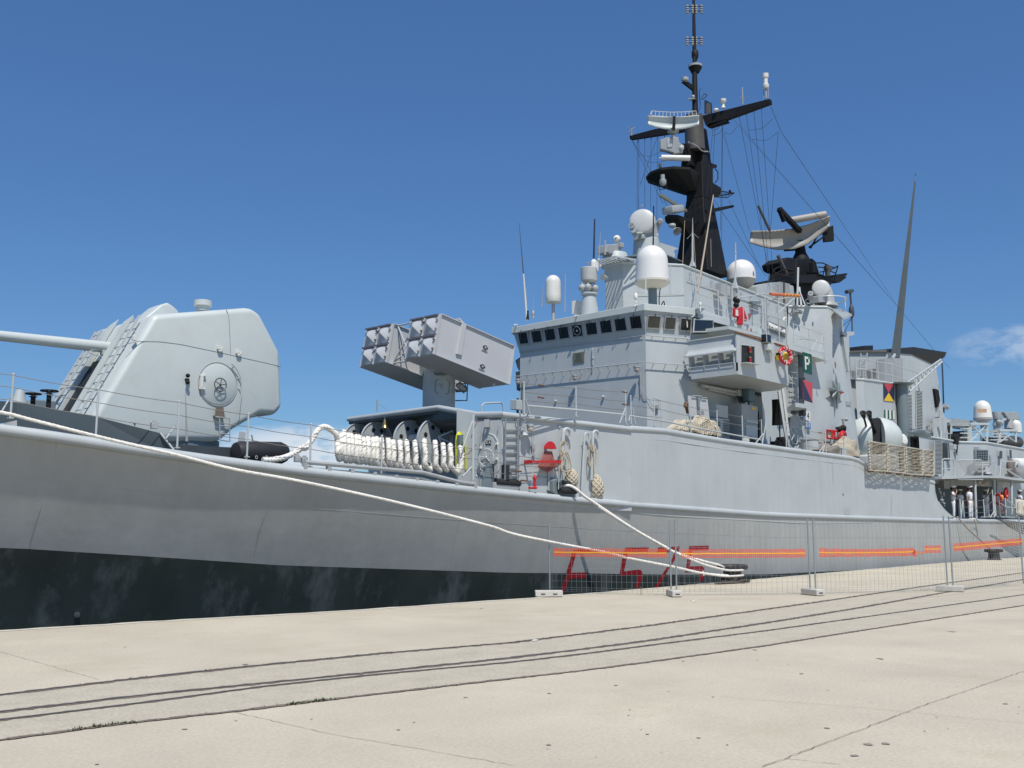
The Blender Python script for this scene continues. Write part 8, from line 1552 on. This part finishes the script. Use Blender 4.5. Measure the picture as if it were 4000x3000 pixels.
# ---- rescue / safety nets in tubular frames
NF_ = [((350, 873), (488, 896), (490, 1090), (362, 1082)), ((492, 896), (612, 914), (616, 1104), (494, 1092)), ((620, 916), (738, 934), (740, 1118), (626, 1108)), ((745, 934), (822, 942), (822, 1124), (745, 1116))]
for i, c4 in enumerate(NF_):
    C4 = [atY('z5', x, y, 17.62 - .04 * (k > 1)) for k, (x, y) in enumerate(c4)]; m = MB(); m.tube(C4, .04, 6, closed=True, smooth=False); m.tube([C4[0].lerp(C4[3], t) + Vector((.03 * math.sin(t * 60), -.04, 0)) for t in [k / 30 for k in range(31)]], .03, 5)
    sn = obj('safety_net', m, mat('net_frame_white', (.45, .41, .33), .8, .1, 10), ship); m = MB(); ns = 26
    for k in range(ns):
        t = (k + .5) / ns; a = C4[0].lerp(C4[3], t); b = C4[1].lerp(C4[2], t); sg = .05 + .04 * math.sin(k * 2.1 + i)
        m.tube([a.lerp(b, u) - Z_ * (sg * 4 * u * (1 - u)) + Vector((0, .03 * math.sin(u * 9 + k), .012 * math.sin(u * 25 + k * 2))) for u in [q / 12 for q in range(13)]], .011 + .005 * (k % 3 == 0), 4, cap=False)
    for k in range(15):
        t = (k + .5) / 15; a = C4[0].lerp(C4[1], t); b = C4[3].lerp(C4[2], t); m.tube([a.lerp(b, u) + Vector((.02 * math.sin(u * 14 + k), .02, -.03 * math.sin(math.pi * t))) for u in [q / 8 for q in range(9)]], .011, 4, cap=False)
    obj('net_webbing', m, NETM, sn); m = MB(); m.add([c + Vector((0, .06, 0)) for c in C4], [[0, 1, 2, 3]])
    for x, y in ((.2, 1.0), (.8, 1.0)): q = C4[3].lerp(C4[2], x); m.box(q + Vector((0, .1, -.02)), (.08, .25, .12))
    if i in (0, 1, 2, 3): m.f = m.f[1:]; m.m = m.m[1:]; m.sm = m.sm[1:]
    obj('net_bracket', m, RUST, sn)
# ---- lifebuoys
def torus(c, R_, r, ax, n=36, k=10):
    M = frame_mtx(c, Vector(ax).orthogonal(), ax); m = MB(); m.tube([M @ Vector((math.cos(a) * R_, math.sin(a) * R_, 0)) for a in [2 * math.pi * i / n for i in range(n)]], r, k, closed=True); return m, M
c = atY('z4', 1035, 752, SIDE - .28); ax = Vector((-.25, -.95, .1)); lb = thing('lifebuoy', 'red and white lifebuoy hanging outside the bridge wing with yellow floats beside it', 'lifebuoy', c - Z_ * .4); m, M = torus(c, .30, .075, ax); obj('ring', m, RED, lb)
m = MB()
for k in range(14):
    a = k * 2 * math.pi / 14 + .1
    if k in (3, 10): continue
    p = M @ Vector((math.cos(a) * .3, math.sin(a) * .3, .072)); q = M @ Vector((math.cos(a + .16) * .33, math.sin(a + .16) * .33, .068)); q2 = M @ Vector((math.cos(a + .05) * .255, math.sin(a + .05) * .255, .06)); m.tube([q, p, q2], .014, 4)
obj('white_lettering', m, WHITE2, lb); m = MB()
for k in range(4): a = k * 1.57 + .6; m.tube([M @ Vector((math.cos(a) * .3 + math.cos(t) * .0, math.sin(a) * .3, 0)) + (M.to_3x3() @ Vector((math.cos(a) * .085 * math.cos(t), math.sin(a) * .085 * math.cos(t), .085 * math.sin(t)))) for t in [q * .785 for q in range(8)]], .02, 4, closed=True)
obj('white_band', m, WHITE2, lb)
for x, y in ((975, 755), (1035, 755)): m = MB(); q = atY('z4', x, y, SIDE - .12); m.lathe([(0, -.16), (.08, -.14), (.1, -.05), (.1, .08), (.06, .14), (0, .16)], q, n=16); fl_ = obj('smoke_float', m, mat('float_yellow', (.75, .55, .05), .5, .05, 5), lb)
m = MB(); q = atY('z4', 978, 740, SIDE - .16); m.lathe([(.105, -.03), (.105, .06), (0, .07)], q, n=14); obj('float_band', m, BLACK, lb)
c = atY('h', 1660, 1110, 18.35); m, M = torus(c, .30, .075, CR + CF * .12); tag(obj('lifebuoy', m, RED), 'red lifebuoy seen edge on beside the open deck space, left of the other', 'lifebuoy')
c = atY('h', 1825, 985, 18.5); m, M = torus(c, .30, .085, CR * .8 - CF * .6); m2 = thing('lifebuoy', 'red lifebuoy seen full round at the right above a yellow and black float', 'lifebuoy', c - Z_ * .4); obj('ring', m, RED, m2)
m = MB(); m.sph(atY('h', 1730, 1050, 18.4), .1, 10); m.cyl(atY('h', 1730, 1050, 18.4), atY('h', 1735, 1110, 18.4), .09); obj('smoke_float', m, mat('float_yellow', (.75, .55, .05)), m2); m = MB(); m.cyl(atY('h', 1745, 960, 18.42), atY('h', 1738, 1040, 18.42), .08); obj('float_cap', m, BLACK, m2); m = MB(); m.tube([atY('h', 1735, 1250, 18.4), atY('h', 1735, 1370, 18.4)], .04, 6); m.box(atY('h', 1735, 1385, 18.4), (.2, .2, .18)); obj('rail_light', m, HOSE, ship)
# ---- liferaft canister, crane hose, canvas screen at the far right
m = MB(); a, b = atY('h', 2020, 360, 19.0), atY('h', 2300, 360, 19.0); m.lathe([(.0, -.1), (.35, 0), (.42, .12), (.42, (b - a).length)], a, b - a, 22); lr = thing('liferaft_canister', 'white rounded liferaft canister at the right edge above the open deck', 'life raft', a - Z_ * .4); obj('canister_shell', m, WHITE2, lr)
m = MB(); a, b = atY('h', 2090, 520, 18.4), atY('h', 2300, 560, 18.4); m.lathe([(0, -.05), (.45, .05), (.5, .2), (.5, (b - a).length)], a, b - a, 20); obj('canister_cover', m, GREY2, lr); m = MB(); m.tube([a + Vector((0, 0, .55)), a + Vector((.2, -.1, -.5))], .04, 5); m.tube([atY('h', 1850, 470, 18.2), atY('h', 2180, 690, 18.2)], .06, 6); obj('lashing', m, GREY, lr)
m = MB(); c = atY('h', 1930, 430, 18.6); m.sph(c, .42, 14, sc=(1, .6, 1.4)); tag(obj('covered_bundle', m, mat('brown_bundle', (.16, .13, .115), .9, .2, 5, bump=.04, bscale=5)), 'dark brown bundle lashed to the rail beside the white liferaft canister', 'bundle')
m = MB(); vs = []
top_ = [(2050, 1115), (2100, 1105), (2150, 1110), (2212, 1130), (2300, 1150)]; bot_ = [(2045, 1430), (2100, 1445), (2150, 1460), (2212, 1475), (2300, 1490)]
for i in range(13):
    t = i / 12 * 4; k = min(int(t), 3); f = t - k
    for j in range(7): v = j / 6; x = top_[k][0] + (top_[k + 1][0] - top_[k][0]) * f; yt = top_[k][1] + (top_[k + 1][1] - top_[k][1]) * f; yb = bot_[k][1] + (bot_[k + 1][1] - bot_[k][1]) * f; vs.append(atY('h', x, yt + (yb - yt) * v, 18.0 + .05 * math.sin(i * 1.9) * math.sin(v * 3)))
m.add(vs, [[i * 7 + j, (i + 1) * 7 + j, (i + 1) * 7 + j + 1, i * 7 + j + 1] for i in range(12) for j in range(6)], 0, True); o = tag(obj('canvas_screen', m, mat('pale_canvas', (.55, .52, .43), .9, .08, 4, bump=.02, bscale=4)), 'pale canvas screen laced to the rail at the far right gangway', 'canvas'); sdm = o.modifiers.new('s', 'SOLIDIFY'); sdm.thickness = .02
# main deck rails aft
def hp(bx, by, tx, ty, Y=18.05): b = atY('h', bx, by, Y); t = atY('h', tx, ty, Y); return (b, Vector((b.x, b.y, t.z)))
for ps in ((hp(850, 1510, 880, 1130), hp(1360, 1500, 1360, 1135), hp(1565, 1500, 1585, 930), hp(1700, 1490, 1700, 1150)), (hp(1700, 1490, 1700, 1150), hp(1830, 1480, 1830, 1105), hp(2050, 1480, 2050, 1115))): guardrail(list(ps), (.3, .62, 1.0), ship, .03, .012, PALE, WIRE)
m = MB()
for a, b in (((895, 1140), (925, 1500)), ((850, 1510), (890, 1140)), ((1840, 1115), (2045, 1270)), ((1700, 1190), (1830, 1275)), ((1830, 1275), (2045, 1285)), ((1480, 1500), (1575, 1350))): m.tube([atY('h', *a, 18.0), atY('h', *b, 18.0)], .022, 5)
obj('rail_struts', m, PALE, ship)
m = MB(); m.hexa([atY('h', 1700, 1500, 18.1), atY('h', 2300, 1520, 18.1), atY('h', 2300, 1520, 18.1) + Vector((0, 1.2, 0)), atY('h', 1700, 1500, 18.1) + Vector((0, 1.2, 0))], [atY('h', 1700, 1470, 18.1), atY('h', 2300, 1490, 18.1), atY('h', 2300, 1490, 18.1) + Vector((0, 1.2, 0)), atY('h', 1700, 1470, 18.1) + Vector((0, 1.2, 0))]); obj('gangway_platform', m, GREY2, ship)
# after lines and gangway netting against the hull
m = MB(); B2_ = Vector((BO2.x, BO2.y, .4)); A3 = atY('f2', 1650, 168, 17.75); m.rope(spline([A3 + Vector((0, .1, .1)), A3, atY('f2', 1740, 270, 17.45), B2_ + Vector((-.6, .3, .5)), B2_], 6), .035, step=.08); tag(obj('mooring_rope', m, mat('worn_brown_rope', (.30, .26, .20), .9, .2, 10)), 'worn brown mooring rope running from the after deck to the distant bollard', 'mooring rope')
m = MB(); m.rope(spline([atY('f2', 1780, 172, 17.7), atY('f2', 1800, 240, 17.68), atY('f2', 1812, 320, 17.68)], 5), .025, step=.08); m.rope([atY('f2', 1800, 175, 17.7), atY('f2', 1838, 205, 17.7)], .025, step=.08); tag(obj('hanging_line', m, mat('worn_brown_rope', (.3, .26, .2))), 'short dark line hanging over the hull side below the sailors', 'rope')
m = MB()
for k in range(9):
    t = k / 8; m.tube([atY('f2', 2060 + 160 * t, 180 + 25 * t, 17.5), atY('f2', 2075 + 165 * t, 240 + 70 * t, 17.35)], .02, 4)
for k in range(5):
    t = k / 4; m.tube(spline([atY('f2', 1960 + 60 * t, 172 + 10 * t, 17.5), atY('f2', 2070 + 20 * t, 185 + 55 * t, 17.4), atY('f2', 2240, 215 + 100 * t, 17.35)], 5), .025, 4)
tag(obj('gangway_net', m, mat('dark_net', (.12, .11, .09), .9, .2, 10)), 'dark safety netting slung under the gangway at the right edge', 'net')
m = MB(); m.tube([atY('f2', 2010, 230, 17.6), atY('f2', 2080, 330, 17.6)], .12, 6)
# ---- the crew
def skin_obj(name, V, E, mt, parent, sub=1):
    org = WORG[parent.name] if parent else Vector(); me = bpy.data.meshes.new(name); me.from_pydata([v[0] for v in V], E, []); o = bpy.data.objects.new(name, me); S.collection.objects.link(o); o.parent = parent; WORG[o.name] = org
    md = o.modifiers.new('skin', 'SKIN'); md.use_smooth_shade = True
    for i, v in enumerate(V): me.skin_vertices[0].data[i].radius = (v[1], v[2] if len(v) > 2 else v[1])
    me.skin_vertices[0].data[0].use_root = True; s_ = o.modifiers.new('sub', 'SUBSURF'); s_.levels = sub; s_.render_levels = sub; me.materials.append(mt); return o
def person(pos, face, lab, h=1.72, armL='down', armR='down', lean=0, hold=None, dim=1):
    root = thing('person', lab, 'person', pos); root.rotation_euler = (0, 0, face); k = h / 1.75
    V3 = lambda x, y, z: Vector((x * k, y * k, z * k))
    def arm(s, mode):
        sh = (0, s * .19, 1.42)
        if mode == 'up': return [sh, (.08, s * .26, 1.22), (.22, s * .10, 1.5), (.2, s * .05, 1.56)]
        if mode == 'fwd': return [sh, (.04, s * .25, 1.16), (.26, s * .14, 1.12), (.33, s * .1, 1.13)]
        return [sh, (-.02, s * .25, 1.13), (.05, s * .25, .88), (.07, s * .25, .79)]
    body = [(V3(0, 0, .95), .07, .05), (V3(0, 0, 1.15), .07, .05), (V3(0, 0, 1.36), .08, .06), (V3(.0, 0, 1.5), .055), (V3(.02, 0, 1.58), .06), (V3(.035, 0, 1.66), .082, .092), (V3(.02, 0, 1.72), .06)]; Eb = [(0, 1), (1, 2), (2, 3), (3, 4), (4, 5), (5, 6)]
    for s in (1, -1):
        o = len(body); body += [(V3(0, s * .09, .84), .05), (V3(.01, s * .11, .5), .04), (V3(-.01, s * .12, .1), .035), (V3(.12, s * .14, .04), .035)]; Eb += [(0, o), (o, o + 1), (o + 1, o + 2), (o + 2, o + 3)]
    for s, md in ((1, armL), (-1, armR)):
        A = arm(s, md); o = len(body); body += [(V3(*A[0]), .055), (V3(*A[1]), .042), (V3(*A[2]), .03), (V3(*A[3]), .028, .018)]; Eb += [(2, o), (o, o + 1), (o + 1, o + 2), (o + 2, o + 3)]
        d = (V3(*A[3]) - V3(*A[2])).normalized(); sd = d.cross(Vector((1, 0, 0)) if abs(d.x) < .8 else Z_).normalized()
        for f in range(4): body.append((V3(*A[3]) + d * (.075 - .008 * abs(f - 1)) * k + sd * (f - 1.5) * .02, .008)); Eb.append((o + 3, len(body) - 1))
        body.append((V3(*A[3]) + d * .03 + sd * .045, .009)); Eb.append((o + 3, len(body) - 1))
    b = skin_obj('body', body, Eb, SKIN, root)
    b.matrix_parent_inverse = Matrix(); 
    T = [(V3(0, 0, .97), .155, .12), (V3(0, 0, 1.2), .158, .12), (V3(0, 0, 1.38), .17, .12), (V3(0, 0, 1.48), .085)]; Et = [(0, 1), (1, 2), (2, 3)]
    for s, md in ((1, armL), (-1, armR)): A = arm(s, md); o = len(T); T += [(V3(*A[0]), .078), (V3(*[A[0][i] * .25 + A[1][i] * .75 for i in range(3)]), .068)]; Et += [(2, o), (o, o + 1)]
    skin_obj('shirt', T, Et, CLOTH, root)
    Tr = [(V3(0, 0, 1.06), .145, .115), (V3(0, 0, .95), .155, .125)]; Et = []
    for s in (1, -1): o = len(Tr); Tr += [(V3(0, s * .09, .84), .105), (V3(.01, s * .11, .5), .08), (V3(-.01, s * .12, .1), .07)]; Et += [(1, o), (o, o + 1), (o + 1, o + 2)]
    Et.append((0, 1)); skin_obj('trousers', Tr, Et, CLOTH, root)
    def loc(name, mb, mt): me = bpy.data.meshes.new(name); me.from_pydata(mb.v, [], mb.f); [setattr(p, 'use_smooth', sm) for p, sm in zip(me.polygons, mb.sm)]; me.materials.append(mt); o = bpy.data.objects.new(name, me); S.collection.objects.link(o); o.parent = root; return o
    for s in (1, -1): m = MB(); m.sph(V3(.06, s * .125, .045), .07 * k, 10, sc=(1, 1, 1)); m.v = [Vector((V3(.06, 0, 0).x + (v.x - V3(.06, 0, 0).x) * 2.0, v.y, v.z * .8)) for v in m.v]; loc('shoe', m, WHITE2)
    m = MB(); m.sph(V3(.0, 0, 1.67), .105 * k, 12, sc=(1, 1, 1)); loc('hair', m, HAIR)
    m = MB(); m.lathe([(.104, -.01), (.112, .05), (.155, .09), (.15, .125), (.0, .15)], V3(.02, 0, 1.68), (.12, 0, 1), 20); cp = loc('peaked_cap', m, WHITE2); m = MB(); m.lathe([(.108, -.012), (.112, .02)], V3(.02, 0, 1.68), (.12, 0, 1), 20); loc('cap_band', m, BLACK); m = MB(); m.add([V3(.1, -.08, 1.7), V3(.19, -.05, 1.675), V3(.205, 0, 1.67), V3(.19, .05, 1.675), V3(.1, .08, 1.7), V3(.12, 0, 1.705)], [[0, 1, 2, 5], [5, 2, 3, 4]]); loc('cap_visor', m, BLACK)
    m = MB(); m.sph(V3(.125, 0, 1.635), .016, 8, sc=(1, 1, 1)); m.sph(V3(.03, .09, 1.65), .022, 6); m.sph(V3(.03, -.09, 1.65), .022, 6); loc('nose_and_ears', m, SKIN)
    for s in (.032, -.032): m = MB(); m.sph(V3(.112, s, 1.665), .01, 6); loc('eye', m, BLACK)
    m = MB(); m.box(V3(.117, 0, 1.605), (.01, .045, .008)); loc('mouth', m, HOSE)
    return root
zdk = zk(60) + .06
def crew(x, Y, *a, **k): p = atY('h', x, 1480, Y); return person(Vector((p.x, p.y, zdk)), *a, **k)
crew(700, 18.5, R(-70), 'officer in white cap and short sleeves leftmost on deck, hands raised to the face', armL='up', armR='up')
crew(850, 19.4, R(-120), 'sailor in white standing in shade just behind the officer with raised hands', h=1.66)
crew(1065, 18.4, R(-100), 'officer in white uniform and peaked cap standing left of the pillar, arms hanging', h=1.78)
crew(1415, 19.2, R(-110), 'sailor in white deep in shade right of the pillar, one hand at his cap', h=1.74, armR='up')
crew(2145, 18.4, R(-50), 'officer in white leaning over the canvas screen at the far right edge', h=1.80, armL='fwd', armR='fwd')
m = MB(); p = atY('h', 765, 935, 18.3); m.box(p, (.1, .08, .12)); tag(obj('binoculars', m, BLACK, bevel=.02), 'small dark binoculars held to the face of the leftmost officer', 'binoculars')
